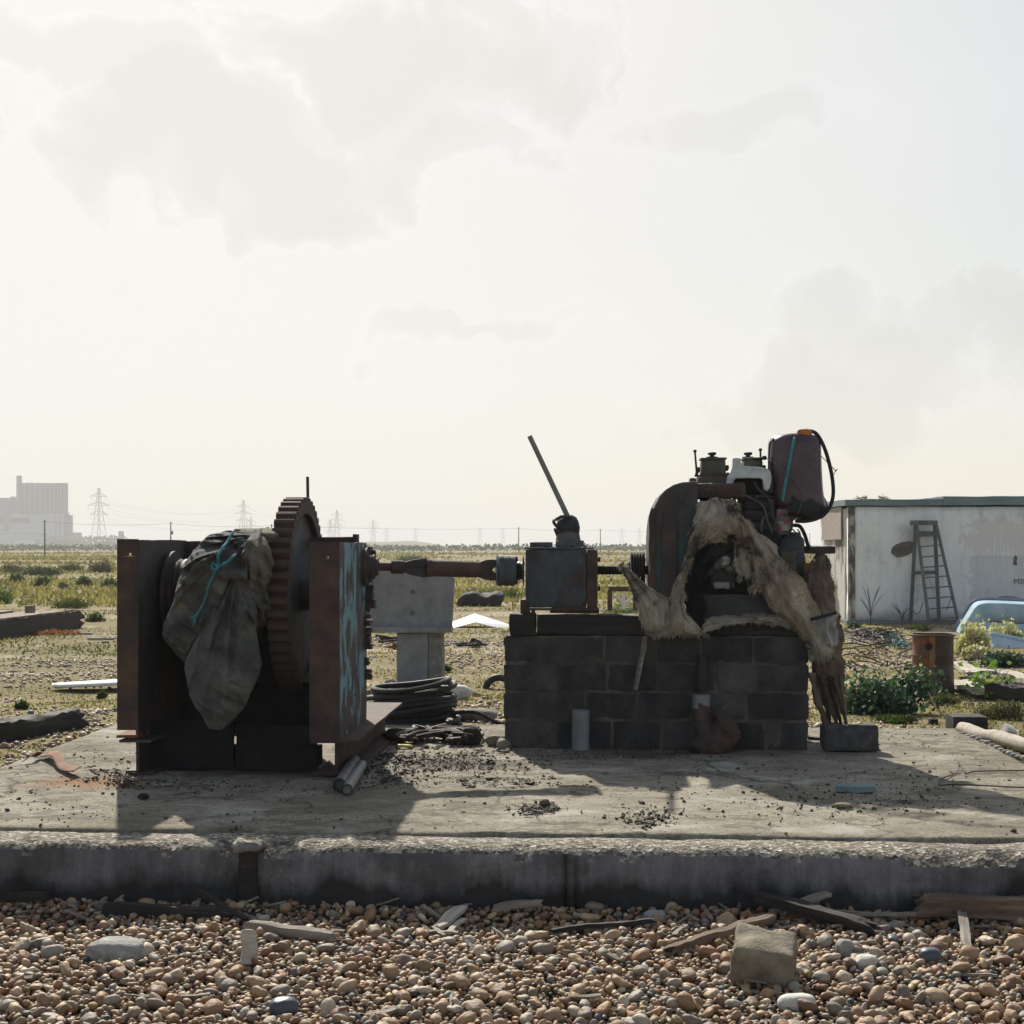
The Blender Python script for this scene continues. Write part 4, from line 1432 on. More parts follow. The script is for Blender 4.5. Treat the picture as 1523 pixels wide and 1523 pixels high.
yoke(600, 634, 7.5 * k_, 13.5 * k_)
mb = MB()
mb.lathe([(spx_(633), 13.6 * k_), (spx_(640), 13.6 * k_), (spx_(641), 12.3 * k_), (spx_(709), 12.3 * k_), (spx_(710), 11.6 * k_), (spx_(714), 11.6 * k_)], SA, axu, 28)
part('tube', mb, M['rust_mid'], shaft)
o = yoke(711, 737, 11 * k_, 16 * k_)
mb = MB()
cc_ = SA + axu * spx_(630)
mb.lathe([(-0.075, 0.022), (0.075, 0.022)], cc_, (0, 0.0, 1), 12)
part('cross_pin', mb, M['rust_mid'], shaft)
mb = MB()
mb.lathe([(spx_(738), 15 * k_), (spx_(739), 23 * k_), (spx_(746), 24 * k_), (spx_(747), 22.5 * k_), (spx_(756), 23.5 * k_), (spx_(757), 22.5 * k_), (spx_(764), 23.5 * k_), (spx_(765), 12 * k_)], SA, axu, 28)
cpl = part('coupling', mb, M['blue_grey_paint'], shaft)
cb0 = MB(); bolt(cb0, (0, 0, 0), (1, 0, 0), 0.018, 0.030)
cbm = mesh_of('bolt', cb0.verts(), cb0.f, M['rust_dark'], True, 30)
for k in range(8):
    a_ = 2 * math.pi * k / 8 + 0.2
    o = bpy.data.objects.new('bolt', cbm); COL.objects.link(o); o.parent = cpl
    o.location = SA + axu * spx_(764) + np.array((0, 0.098 * math.cos(a_), 0.098 * math.sin(a_))) - ORIG['drive_shaft']

# ================================================================== BLOCK PLINTH
PF = 11.90                       # front of the plinth in the machine frame
pu0, pu1 = ru(749, PF), ru(1203, PF)
PD = 0.92
PH = 0.915
plinth = thing('block_plinth', 'plinth of sooty concrete blocks under the engine and gearbox', 'plinth', ((pu0 + pu1) / 2, PF + PD / 2, 0), rig=True)
mb = MB()
mb.gbox(pu0 + 0.010, pu1 - 0.010, PF + 0.009, PF + PD - 0.009, -0.02, PH - 0.004, 0.05, 0.004, 9, 3, 0.01)
part('mortar_core', mb, M['mortar'], plinth, ang=60)
CH = PH / 4
cuts = [[0, .86, 1.05, 1.42, 1.98, 2.46], [0, .44, .84, 1.25, 1.72, 2.46 - .42, 2.46], [0, .24, .66, 1.08, 1.52, 1.96, 2.46], [0, .44, .88, 1.28, 1.70, 2.12, 2.46]]
cuts[0] = [0, .42, .82, 1.24, 1.60, 2.02, 2.46]
Lp = pu1 - pu0
bk = 0
for ci, cs in enumerate(cuts):
    w0 = PH - (ci + 1) * CH + (0.008 if ci < 3 else -0.01); w1 = PH - ci * CH - 0.010
    for a_, b_ in zip(cs[:-1], cs[1:]):
        for row in (0, 1):
            mb = MB()
            v0 = PF + RNG.uniform(-0.004, 0.004) if row == 0 else PF + PD - 0.22
            x0 = pu0 + a_ / 2.46 * Lp + (0.009 if a_ > 0 else 0); x1 = pu0 + b_ / 2.46 * Lp - (0.009 if b_ < 2.46 else 0)
            mb.gbox(x0, x1, v0, v0 + 0.22, w0, w1, 0.030 if row == 0 else 0.12, 0.010, 9, bk, 0.014)
            part('block', mb, M['block'], plinth, ang=60); bk += 1
for ci in range(4):
    for k_s, x0, x1 in ((0, pu0, pu0 + 0.2), (1, pu1 - 0.2, pu1)):
        mb = MB()
        mb.gbox(x0, x1, PF + 0.24, PF + PD - 0.24, PH - (ci + 1) * CH + 0.008, PH - ci * CH - 0.010, 0.06, 0.006, 11, bk, 0.012)
        part('block', mb, M['block'], plinth, ang=60); bk += 1
# smear of cement at its foot
mb = MB()
mb.gbox(pu0 - 0.05, pu0 + 0.06, PF - 0.05, PF + 0.25, -0.02, 0.06, 0.03, 0.02, 8, 3, 0.03)
part('cement_fillet', mb, M['concrete_ochre'], plinth)

# timber bearers on the plinth
BT = R(800, 913, PF)[2]
for (pxa, pxb, v0, v1, w0, w1, lab) in (
        (757, 796, PF - 0.03, PF + 0.30, PH + 0.001, BT, 'dark square timber end block on the corner of the block plinth'),
        (797.5, 966, PF + 0.012, PF + 0.20, PH + 0.001, BT - 0.01, 'dark sooty timber bearer under the gearbox'),
        (968, 1200, PF + 0.03, PF + 0.25, PH + 0.001, PH + 0.10, 'dark low timber bearer under the engine and its hide'),
        (800, 1190, PF + PD - 0.26, PF + PD - 0.03, PH + 0.001, PH + 0.10, 'rear timber bearer behind the gearbox and engine')):
    mb = MB()
    mb.gbox(ru(pxa, PF), ru(pxb, PF), v0, v1, w0, w1, 0.04, 0.006, 7, int(pxa), 0.012)
    single('timber_bearer', mb, M['wood_dark'], lab, 'timber', rig=True, ang=60, group='timber bearers on the plinth')

# ================================================================== GEARBOX
GF = PF + 0.10                   # its front face
gb = thing('gearbox', 'square iron gearbox with a long tilted gear lever', 'gearbox', (ru(835, GF), GF + 0.3, BT), rig=True)
g0, g1 = ru(781, GF), ru(889, GF)
gt, gbm = R(835, 817, GF)[2], R(835, 904, GF)[2]
mb = MB()
mb.gbox(g0, g1 - 0.09, GF, GF + 0.60, gbm, gt, 0.05, 0.002, 6, 2, 0.012)
cas = part('casing', mb, M['blue_grey_paint'], gb, ang=60)
mb = MB()
mb.gbox(g1 - 0.088, g1, GF - 0.012, GF + 0.62, gbm - 0.01, gt - 0.004, 0.05, 0.002, 6, 3, 0.008)
part('end_plate', mb, M['rust_mid'], cas, ang=60)
mb = MB()
mb.gbox(g0 - 0.004, g1 - 0.03, GF - 0.010, GF + 0.61, gt + 0.001, gt + 0.016, 0.05, 0.001, 6, 3)
lid = part('lid', mb, M['blue_grey_paint'], gb, ang=60)
for k in range(5):
    mb = MB()
    bolt(mb, (g0 + 0.05 + k * 0.11, GF + 0.025, gt + 0.017), (0, 0, 1), 0.013, 0.014)
    part('bolt', mb, M['rust_dark'], lid)
mb = MB()
t0 = R(793, 806, GF + 0.12)
mb.gbox(t0[0] - 0.03, t0[0] + 0.16, GF + 0.04, GF + 0.30, gt + 0.017, gt + 0.062, 0.04, 0.003, 8, 4, 0.012)
part('cover_plate', mb, M['blue_grey_paint'], lid, ang=60)
mb = MB()
ta, tb = R(826, 803, GF + 0.12), R(869, 815, GF + 0.12)
mb.gbox(ta[0], tb[0], GF + 0.06, GF + 0.32, gt + 0.017, gt + 0.075, 0.04, 0.003, 8, 7, 0.015)
tc = np.array((R(845, 800, GF + 0.18)[0], GF + 0.18, gt + 0.07))
mb.lathe([(0, 0.105), (0.04, 0.098), (0.10, 0.083), (0.112, 0.085)], tc, (0, 0, 1), 20)
tur = part('turret', mb, M['steel_grey'], gb)
mb = MB()
lv0 = R(846, 772, GF + 0.18); lv1 = R(787.5, 648.5, GF + 0.14)
hc_ = R(845, 782, GF + 0.18)
mb.lathe([(-0.095, 0.03), (-0.085, 0.075), (-0.04, 0.092), (0.01, 0.094), (0.05, 0.085), (0.08, 0.055), (0.09, 0.02)], hc_, (-0.25, 0, 1), 20)
hs = part('ball_housing', mb, M['iron'], tur)
mb = MB()
tw = [hc_ + np.array((-0.10 + 0.02 * math.sin(i * 0.9), -0.03 + 0.01 * math.cos(i * 1.3), -0.06 + 0.018 * i)) for i in range(7)]
mb.tube(tw, 0.014, 7)
mb.tube([hc_ + np.array((-0.10, -0.05, 0.05)), hc_ + np.array((-0.055, -0.10, 0.075)), hc_ + np.array((0.03, -0.105, 0.07))], 0.014, 7)
mb.tube([hc_ + np.array((-0.06, -0.09, -0.05)), hc_ + np.array((-0.11, -0.05, -0.03)), hc_ + np.array((-0.09, 0.0, -0.08))], 0.012, 7)
part('lashing', mb, M['rust_dark'], hs)
mb = MB()
mb.tube([lv0, lv0 * 0.5 + lv1 * 0.5, lv1], [0.0225, 0.0215, 0.021], 14)
part('gear_lever', mb, M['lever'], gb)
for k, (px, py) in enumerate(((786, 824), (786, 860), (786, 897), (868, 824), (868, 897), (828, 897))):
    mb = MB(); q_ = R(px, py, GF); bolt(mb, (q_[0], GF - 0.0005, q_[2]), (0, -1, 0), 0.014, 0.012)
    part('bolt', mb, M['rust_mid'], cas)
# input flange to the coupling
mb = MB()
fx = SB[0]
mb.lathe([(-0.02, 0.06), (0.0, 0.075), (0.018, 0.078), (0.02, 0.066), (0.035, 0.07), (g0 - fx + 0.005, 0.125)], (fx, SB[1], SB[2]), (1, 0, 0), 24)
part('flange', mb, M['iron'], gb)
# feet and rails
mb = MB()
ra = R(774, 892, GF - 0.02); rb = R(781, 912, GF - 0.02)
mb.gbox(ra[0], ra[0] + 0.05, GF - 0.06, GF + 0.60, BT + 0.001, ra[2], 0.05, 0.003, 8, 2)
mb.box(ra[0] + 0.052, g1 + 0.01, GF - 0.058, GF + 0.02, gbm - 0.018, gbm - 0.003)
mb.gbox(ru(818, GF), g1 + 0.012, GF - 0.04, GF + 0.60, BT + 0.001, gbm - 0.02, 0.05, 0.003, 8, 3)
part('mounting_rail', mb, M['rust_mid'], gb, ang=60)
for px in (786, 793):
    q_ = R(px, 908, GF - 0.05)
    mb = MB()
    mb.gbox(q_[0] - 0.016, q_[0] + 0.016, GF - 0.09, GF - 0.06, BT - 0.005, BT + 0.035, 0.012, 0.003, 20, px, 0.006)
    part('foot_bolt', mb, M['rust_dark'], gb)
# side bolts, output shaft and pulley towards the engine
ob = R(890, 832, GF + 0.2)
for dz_ in (0, -0.24):
    mb = MB()
    bolt(mb, (g1 + 0.001, GF + 0.12, ob[2] + dz_), (1, 0, 0), 0.022, 0.02)
    part('bolt', mb, M['rust_dark'], cas)
ws = R(905, 848, GF + 0.3)[2]
p_l, p_r = ru(937, GF + 0.3), ru(959, GF + 0.3)
mb = MB()
mb.lathe([(g1, 0.036), (ru(976, GF + 0.3), 0.036)], (0, GF + 0.3, ws), (1, 0, 0), 16)
part('output_shaft', mb, M['greasy'], gb)
mb = MB()
pr = [(p_l - 0.05, 0.05), (p_l, 0.09), (p_l + 0.004, 0.15)]
nb_ = 5
for k in range(nb_):
    x0 = p_l + 0.006 + k * (p_r - p_l - 0.01) / nb_
    d_ = (p_r - p_l - 0.01) / nb_
    pr += [(x0, 0.162), (x0 + d_ * 0.25, 0.163), (x0 + d_ * 0.5, 0.140), (x0 + d_ * 0.9, 0.160)]
pr += [(p_r, 0.155), (p_r + 0.002, 0.05)]
mb.lathe(pr, (0, GF + 0.3, ws), (1, 0, 0), 36)
part('grooved_pulley', mb, M['rust_dark'], gb, ang=25)

# ================================================================== ENGINE
EV = PF + 0.40
eng = thing('diesel_engine', 'old two-cylinder diesel engine with rounded flywheel casing', 'engine', (ru(1080, EV), EV, PH + 0.1), rig=True)
eb = PH + 0.10


def E(px, py, v=EV):
    return R(px, py, v)


# flywheel casing: a hood rounded at its upper outer corner
def eu(px, v=EV): return ru(px, v)
hv0, hv1 = EV - 0.42, EV + 0.40
ho = [(967, 888), (966, 850), (966, 800), (967, 784), (969, 768), (974, 752), (981, 738), (990, 728), (1001, 721), (1014, 717), (1038, 715.5), (1038, 888)]
mb = MB(); mb.prism([(R(x, y, hv0)[0], R(x, y, hv0)[2]) for x, y in ho], hv0, hv1)
fly = part('flywheel_casing', mb, M['teal_casing'], eng, ang=40, bevel=0.02)
mb = MB(); mb.prism([(R(x, y, hv0)[0], R(x, y, hv0)[2]) for x, y in [(984, 886), (984, 800), (986, 770), (992, 746), (1003, 730), (1007, 729), (1006, 886)]], hv0 - 0.020, hv0 - 0.002)
part('front_band', mb, M['rust_dark'], fly, ang=40, bevel=0.004)
mb = MB(); mb.prism([(R(x, y, hv0)[0], R(x, y, hv0)[2]) for x, y in [(1010, 884), (1010, 775), (1032, 770), (1032, 884)]], hv0 - 0.014, hv0 - 0.002)
part('front_panel', mb, M['teal_casing'], fly, ang=40, bevel=0.004)
for k, (px, py) in enumerate(((995, 770), (994, 810), (995, 850), (1014, 782), (1028, 782), (1014, 876))):
    mb2 = MB(); q_ = R(px, py, hv0); bolt(mb2, (q_[0], hv0 - 0.020 if px < 1006 else hv0 - 0.014, q_[2]), (0, -1, 0), 0.012, 0.012)
    part('bolt', mb2, M['rust_dark'], fly)
# torn rusty guard sheet peeling off the outer side
P_ = []
for k in range(14):
    y_ = 756 + k * 10
    j_ = RNG.uniform(-1.2, 1.2, 2)
    P_.append([R(966.5 - 0.8 + (6 if k < 1 else 0), y_, EV + 0.28), R(966.2 + j_[0] - 0.9 + (4 if k < 1 else 0), y_, EV - 0.1), R(967 + j_[1] - 1.4 + (3 if k < 1 else 0), y_, hv0 - 0.012), R(973 + 3 * math.sin(k * 1.3) + (4 if k < 1 else 0), y_, hv0 - 0.024)])
mb = MB(); mb.grid(np.array(P_))
part('guard_sheet', mb, M['rust_mid'], fly, ang=60, solid=0.006)
# crankcase, sump and bed
mb = MB()
mb.gbox(eu(1040), eu(1152), EV - 0.30, EV + 0.30, E(0, 880)[2], E(0, 792)[2], 0.05, 0.006, 7, 2, 0.03)
cr = part('crankcase', mb, M['greasy'], eng, ang=60)
mb = MB()
mb.gbox(eu(1030), eu(1158), EV - 0.34, EV + 0.34, eb + 0.002, E(0, 879)[2], 0.05, 0.006, 7, 3, 0.02)
part('bed_frame', mb, M['iron'], eng, ang=60)
# crankcase doors with studs
for k, pxc in enumerate((1070, 1122)):
    mb = MB()
    mb.gbox(eu(pxc - 18), eu(pxc + 18), EV - 0.335, EV - 0.302, E(0, 872)[2], E(0, 815)[2], 0.04, 0.003, 9, k, 0.012)
    d_ = part('crankcase_door', mb, M['iron'], cr, ang=60)
    for sx in (-14, 14):
        for sy in (822, 866):
            mb = MB(); bolt(mb, (eu(pxc + sx), EV - 0.334, E(0, sy)[2]), (0, -1, 0), 0.012, 0.014)
            part('stud', mb, M['steel_grey'], d_)
# bits of pale corroded pipework on the front
mb = MB()
rope(mb, [E(1048, 858, EV - 0.36), E(1060, 846, EV - 0.40), E(1078, 842, EV - 0.40), E(1088, 850, EV - 0.37)], 0.016, False)
part('fuel_pipe', mb, M['steel_grey'], eng)
mb = MB()
mb.gbox(eu(1056), eu(1078), EV - 0.40, EV - 0.34, E(0, 872)[2], E(0, 862)[2], 0.02, 0.008, 20, 3, 0.012)
part('pump_body', mb, M['pale_plastic'], eng)
# cylinders and heads
for k, pxc in enumerate((1062, 1120)):
    mb = MB()
    hz0, hz1 = E(0, 795)[2], E(0, 738)[2]
    prf = []
    for j in range(9):
        z_ = hz0 + (hz1 - hz0) * j / 9
        prf += [(z_, 0.145), (z_ + 0.012, 0.145), (z_ + 0.013, 0.12), (z_ + (hz1 - hz0) / 9 - 0.001, 0.12)]
    mb.lathe(prf, (eu(pxc), EV, 0), (0, 0, 1), 28)
    cy = part('cylinder', mb, M['greasy'], eng, ang=30)
    mb = MB()
    mb.gbox(eu(pxc - 27), eu(pxc + 27), EV - 0.17, EV + 0.17, hz1 + 0.002, E(0, 713)[2], 0.04, 0.004, 9, k, 0.015)
    part('cylinder_head', mb, M['iron'] if k else M['olive_paint'], cy, ang=60)
# rocker covers
for k, (xa, xb, ya, yb, pm, v_) in enumerate(((1041, 1079, 686, 714, 'olive_paint', EV), (1104, 1134, 686, 714, 'olive_paint', EV + 0.02))):
    mb = MB()
    w0, w1 = E(0, yb)[2] + 0.002, E(0, ya)[2]
    mb.gbox(eu(xa + 1), eu(xb - 1), v_ - 0.125, v_ + 0.125, w0, w1, 0.03, 0.003, 9, k, 0.03)
    rc = part('rocker_cover', mb, M[pm], eng, ang=60)
    mb = MB()
    mb.gbox(eu(xa - 1.2), eu(xb + 1.2), v_ - 0.135, v_ + 0.135, w0 - 0.0, w0 + 0.03, 0.03, 0.003, 9, k, 0.008)
    part('cover_flange', mb, M['rust_mid'], rc, ang=60)
    mb = MB()
    mb.gbox(eu(xa - 0.6), eu(xb + 0.6), v_ - 0.130, v_ + 0.130, w1 - 0.012, w1 + 0.006, 0.03, 0.002, 9, k, 0.006)
    part('cover_rim', mb, M['olive_paint'], rc, ang=60)
    mb = MB()
    cxp = (xa + xb) / 2 - (1 if k == 0 else 6)
    h_ = 0.042
    mb.lathe([(0, 0.050), (0.012, 0.046), (0.014, 0.020), (0.026, 0.020), (0.028, 0.034), (0.046, 0.036), (0.050, 0.028)], (eu(cxp), v_, w1 + 0.006), (0, 0, 1), 18)
    part('filler_cap', mb, M['iron'], rc, ang=30)
    mb = MB()
    for (lx, ly) in ((xa - 3, 700), (xa - 2, 712), (xb + 2, 697), (xb + 3, 708)):
        q_ = E(lx, ly, v_ - 0.05)
        mb2 = MB(); mb2.lathe([(-0.02, 0.010), (0, 0.018), (0.02, 0.016), (0.03, 0.008)], q_, (0.2, 0, 1), 9)
        part('union_nut', mb2, M['rust_dark'], rc)
# decompression levers: rods with a ball on top
for k, (xa, ya, xb, yb) in enumerate(((1036, 702, 1033.5, 671), (1131.5, 688, 1131, 669))):
    mb = MB()
    p0, p1 = E(xa, ya, EV - 0.06), E(xb, yb, EV - 0.06)
    mb.tube([p0 - np.array((0, 0, 0.04)), p0, p1], [0.020, 0.009, 0.008], 8)
    mb.lathe([(-0.014, 0.004), (-0.010, 0.012), (0, 0.016), (0.010, 0.012), (0.014, 0.004)], p1, (0, 0, 1), 10)
    part('decompression_lever', mb, M['iron'], eng)
mb = MB()
rope(mb, [E(1112, 683, EV - 0.08), E(1122, 682, EV - 0.10), E(1131, 682, EV - 0.12), E(1137, 681, EV - 0.12)], 0.011, False)
mb.lathe([(-0.02, 0.010), (-0.01, 0.018), (0.01, 0.018), (0.02, 0.008)], E(1137, 681, EV - 0.12), (1, 0, 0), 10)
part('fuel_union', mb, M['iron'], eng)
# exhaust manifold
mb = MB()
mb.gbox(eu(1028, EV - 0.2), eu(1108, EV - 0.2), EV - 0.33, EV - 0.18, E(0, 743, EV - 0.25)[2], E(0, 721, EV - 0.25)[2], 0.03, 0.006, 9, 3, 0.02)
man = part('exhaust_manifold', mb, M['rust_mid'], eng, ang=60)
mb = MB()
mb.gbox(eu(1024, EV - 0.2), eu(1034, EV - 0.2), EV - 0.36, EV - 0.15, E(0, 748, EV - 0.25)[2], E(0, 714, EV - 0.25)[2], 0.03, 0.006, 9, 4, 0.012)
part('manifold_flange', mb, M['rust_dark'], man, ang=60)
# white cast cowl
zs = 6.092
outl = [(487, 312), (520, 310), (555, 312), (560, 345), (572, 365), (600, 385), (680, 390), (760, 396), (800, 408), (828, 430), (840, 470), (838, 530), (822, 590), (800, 612), (780, 610), (766, 590), (763, 545), (760, 512), (738, 496), (640, 494), (515, 498), (500, 515), (492, 540), (470, 556), (425, 560), (432, 520), (442, 475), (470, 440), (484, 400)]
CV = EV - 0.24
poly = [(R(1010 + x / zs, 630 + y / zs, CV)[0], R(1010 + x / zs, 630 + y / zs, CV)[2]) for x, y in outl]
mb = MB(); mb.prism(poly, CV, CV + 0.055)
part('white_cowl', mb, M['white_enamel'], eng, bevel=0.010, ang=60)
mb = MB()
mb.gbox(eu(1094, CV), eu(1136, CV), CV + 0.06, EV - 0.02, E(0, 738)[2], E(0, 712)[2], 0.04, 0.008, 9, 4, 0.02)
part('valve_gear', mb, M['greasy'], eng, ang=60)
# governor and pump side: dark lumps, filter, brackets
mb = MB()
mb.gbox(eu(1098), eu(1150), EV - 0.22, EV + 0.15, E(0, 800)[2], E(0, 738)[2], 0.04, 0.015, 8, 12, 0.04)
tcs = part('timing_case', mb, M['iron'], eng, ang=60)
for k in range(7):
    mb = MB(); y_ = 742 + k * 8
    mb.gbox(eu(1102 + 2 * (k % 2)), eu(1147 - 3 * (k % 3)), EV - 0.255, EV - 0.205, E(0, y_ + 3.2)[2], E(0, y_)[2], 0.03, 0.006, 12, k, 0.006)
    part('cooling_fin', mb, M['rust_dark'] if k % 2 else M['greasy'], tcs, ang=60)
for k, (px, py) in enumerate(((1104, 741), (1145, 745), (1106, 797), (1143, 796), (1126, 739))):
    mb = MB(); q_ = E(px, py, EV - 0.255); bolt(mb, q_, (0, -1, 0), 0.016, 0.02)
    part('bolt', mb, M['steel_grey'] if k % 2 else M['rust_mid'], tcs)
# injector lines and push-rod tubes
for k, pts in enumerate(([(1160, 800), (1150, 770), (1143, 742), (1128, 728), (1122, 716)], [(1154, 802), (1142, 776), (1134, 752), (1104, 734), (1084, 722)], [(1170, 800), (1178, 784), (1176, 770), (1166, 764)], [(1148, 806), (1138, 800), (1132, 786), (1136, 768)])):
    mb = MB(); mb.tube(bez([E(x, y, EV - 0.275 + 0.01 * k) for x, y in pts], 8), 0.009 if k < 3 else 0.014, 7)
    part('injector_line', mb, M['steel_grey'] if k % 2 else M['rust_dark'], eng)
for k, px in enumerate((1046, 1054, 1092, 1100)):
    mb = MB(); mb.tube([E(px, 796, EV - 0.19), E(px, 738, EV - 0.19)], 0.014, 8)
    part('push_rod_tube', mb, M['iron'], eng)
for k, (px, py) in enumerate(((1040, 728), (1054, 726), (1070, 728), (1086, 726), (1100, 728))):
    mb = MB(); q_ = E(px, py + 4, EV - 0.338); bolt(mb, q_, (0, -1, 0), 0.013, 0.02)
    part('manifold_nut', mb, M['rust_dark'], eng)
# crusted fittings in the arch of the hide
for k, (px, py, a_, b_) in enumerate(((1066, 838, 0.05, 'steel_grey'), (1078, 834, 0.04, 'rock_grey'), (1084, 846, 0.035, 'steel_grey'), (1056, 852, 0.03, 'iron'), (1100, 862, 0.03, 'steel_grey'), (1072, 826, 0.03, 'iron'), (1048, 842, 0.022, 'rock_grey'))):
    mb = MB(); v_, f_ = ico(3)
    v_ = np.sign(v_) * np.abs(v_) ** 0.75
    v_ = v_ * (1 + 0.30 * fbm(v_ * 1.8 + k * 3.1, 180 + k, 4)[:, None]) * a_
    mb.add(v_ + E(px, py, EV - 0.40), f_)
    part('crusted_fitting', mb, M[b_], eng, ang=179)
mb = MB()
mb.lathe([(0, 0.06), (0.02, 0.085), (0.10, 0.088), (0.11, 0.06), (0.12, 0.055), (0.19, 0.052), (0.2, 0.03)], E(1163, 793, EV - 0.18), (0, 0, 1), 20)
flt = part('fuel_filter', mb, M['label_red'], eng)
mb = MB()
mb.lathe([(0.10, 0.094), (0.135, 0.094), (0.14, 0.07)], E(1163, 793, EV - 0.18), (0, 0, 1), 20)
part('filter_clamp', mb, M['steel_grey'], flt)
mb = MB()
mb.gbox(eu(1150), eu(1192), EV - 0.24, EV + 0.12, E(0, 862)[2], E(0, 795)[2], 0.03, 0.03, 7, 5, 0.06)
ip = part('injection_pump', mb, M['iron'], eng, ang=60)
mb = MB()
mb.gbox(eu(1154), eu(1180), EV - 0.285, EV - 0.20, E(0, 852)[2], E(0, 818)[2], 0.02, 0.016, 12, 8, 0.03)
part('pump_cover', mb, M['olive_paint'], ip, ang=60)
mb = MB()
a_, b_ = E(1180, 818, EV - 0.02), E(1242, 819, EV - 0.02)
mb.gbox(a_[0], b_[0], EV - 0.06, EV + 0.03, a_[2] - 0.032, a_[2] + 0.032, 0.03, 0.004, 9, 3, 0.01)
part('exhaust_stub', mb, M['rust_dark'], eng, ang=60)
mb = MB()
mb.tube(bez([E(1222, 822, EV - 0.03), E(1212, 838, EV - 0.06), E(1203, 855, EV - 0.10), E(1192, 866, EV - 0.12)], 8), 0.035, 10)
part('bracket_arm', mb, M['rust_dark'], eng)
mb = MB()
mb.gbox(eu(1192), eu(1204), EV - 0.12, EV - 0.09, E(0, 853)[2], E(0, 836)[2], 0.02, 0.004, 9, 3)
part('orange_tag', mb, M['orange_paint'], eng)
mb = MB()
rope(mb, [E(1180, 781, EV - 0.15), E(1190, 783, EV - 0.15), E(1197, 795, EV - 0.14), E(1201, 808, EV - 0.1), E(1204, 816, EV - 0.06)], 0.016, False)
part('rubber_pipe', mb, M['rubber'], eng)
mb = MB()
rope(mb, [E(1179, 787, EV - 0.16), E(1184, 793, EV - 0.17), E(1186, 797, EV - 0.17), E(1190, 793, EV - 0.17), E(1186, 787, EV - 0.17)], 0.006, False)
part('wire_hook', mb, M['rust_dark'], eng)
mb = MB()
mb.gbox(eu(1138), eu(1150), EV - 0.10, EV + 0.10, E(0, 800)[2], E(0, 742)[2], 0.04, 0.008, 9, 6)
mb.gbox(eu(1150), eu(1176), EV - 0.08, EV + 0.10, E(0, 776)[2], E(0, 764)[2], 0.04, 0.006, 9, 7)
part('tank_bracket', mb, M['greasy'], eng, ang=60)

# ------------------------------------------------------------------ fuel tank
TV = EV - 0.02
tank = thing('fuel_tank', 'plum brown plastic drum used as fuel tank on top of the engine', 'tank', tuple(R(1185, 768, TV)), rig=True)
rows = [(1160, 1207, 646.5, .10), (1150, 1215, 649, .15), (1144, 1219, 657, .185), (1143, 1220, 668, .195), (1143, 1221, 700, .20), (1145, 1223, 730, .20), (1147, 1226, 748, .20), (1150, 1227, 752, .19)]
P_ = []
n = 40
for (l, r, y, d) in bez(np.array(rows, float), 4):
    c0 = R((l + r) / 2, y, TV); hw = (R(r, y, TV)[0] - R(l, y, TV)[0]) / 2
    P_.append([(c0[0] + hw * np.sign(math.cos(a)) * abs(math.cos(a)) ** 0.62, TV + d * np.sign(math.sin(a)) * abs(math.sin(a)) ** 0.62, c0[2] + 0.006 * math.sin(3 * a)) for a in 2 * np.pi * np.arange(n) / n])
mb = MB(); mb.grid(np.array(P_), close=True)
mb.f.append(tuple(range(n))); mb.f.append(tuple((len(P_) - 1) * n + k for k in reversed(range(n))))
tb_ = part('tank_body', mb, M['plastic_tank'], tank, ang=179)
mb = MB()
mb.gbox(R(1186, 650, TV)[0] - 0.02, R(1204, 650, TV)[0], TV - 0.155, TV - 0.03, R(0, 657, TV)[2], R(0, 644.5, TV)[2], 0.02, 0.010, 14, 4, 0.02)
part('orange_patch', mb, M['orange_paint'], tb_, ang=60)
# crumpled dark bag the tank stands in
rows = [(1146, 1226, 744, .215), (1143, 1229, 752, .225), (1146, 1233, 758, .22), (1150, 1226, 766, .19), (1158, 1214, 771, .12), (1172, 1190, 773, .05)]
P_ = []
n = 56
for i, (l, r, y, d) in enumerate(bez(np.array(rows, float), 4)):
    c0 = R((l + r) / 2, y, TV); hw = (R(r, y, TV)[0] - R(l, y, TV)[0]) / 2
    P_.append([(c0[0] + hw * math.cos(a), TV + d * math.sin(a), c0[2] + 0.012 * math.sin(9 * a + i * .4)) for a in 2 * np.pi * np.arange(n) / n])
P_ = vdisp(np.array(P_), 0.022, 11, 4)
mb = MB(); mb.grid(P_, close=True)
mb.f.append(tuple((len(P_) - 1) * n + k for k in range(n)))
part('plastic_wrap', mb, M['rubber'], tank, ang=50)
mb = MB()
mb.tube(bez([R(1182, 650, TV - 0.15), R(1180, 658, TV - 0.207), R(1174, 690, TV - 0.212), R(1168, 720, TV - 0.214), R(1164, 745, TV - 0.215)], 8), 0.013, 6)
part('teal_strap', mb, M['teal_rope'], tank)
mb = MB()
mb.tube(bez([R(1150, 652, TV - 0.1), R(1145, 662, TV - 0.13), R(1143.4, 690, TV - 0.13), R(1143, 720, TV - 0.12)], 8), 0.008, 6)
part('dark_strap', mb, M['rubber'], tank)
mb = MB()
hp = [R(1190, 652, TV - 0.05), R(1193, 645, TV - 0.06), R(1203, 641, TV - 0.08), R(1214, 645, TV - 0.10), R(1224, 661, TV - 0.12), R(1232, 684, TV - 0.13), R(1238, 712, TV - 0.13), R(1239, 738, TV - 0.13), R(1232, 758, TV - 0.14), R(1218, 770, TV - 0.15), R(1200, 775, TV - 0.16), R(1183, 775, TV - 0.17)]
mb.tube(bez(hp, 8), 0.0155, 12)
part('fuel_hose', mb, M['rubber'], tank)
mb = MB()
mb.tube(bez([R(1140, 682, TV - 0.14), R(1152, 688, TV - 0.22), R(1165, 700, TV - 0.24), R(1182, 716, TV - 0.24), R(1193, 733, TV - 0.24), R(1192, 750, TV - 0.25), R(1186, 765, TV - 0.24)], 8), 0.0045, 5)
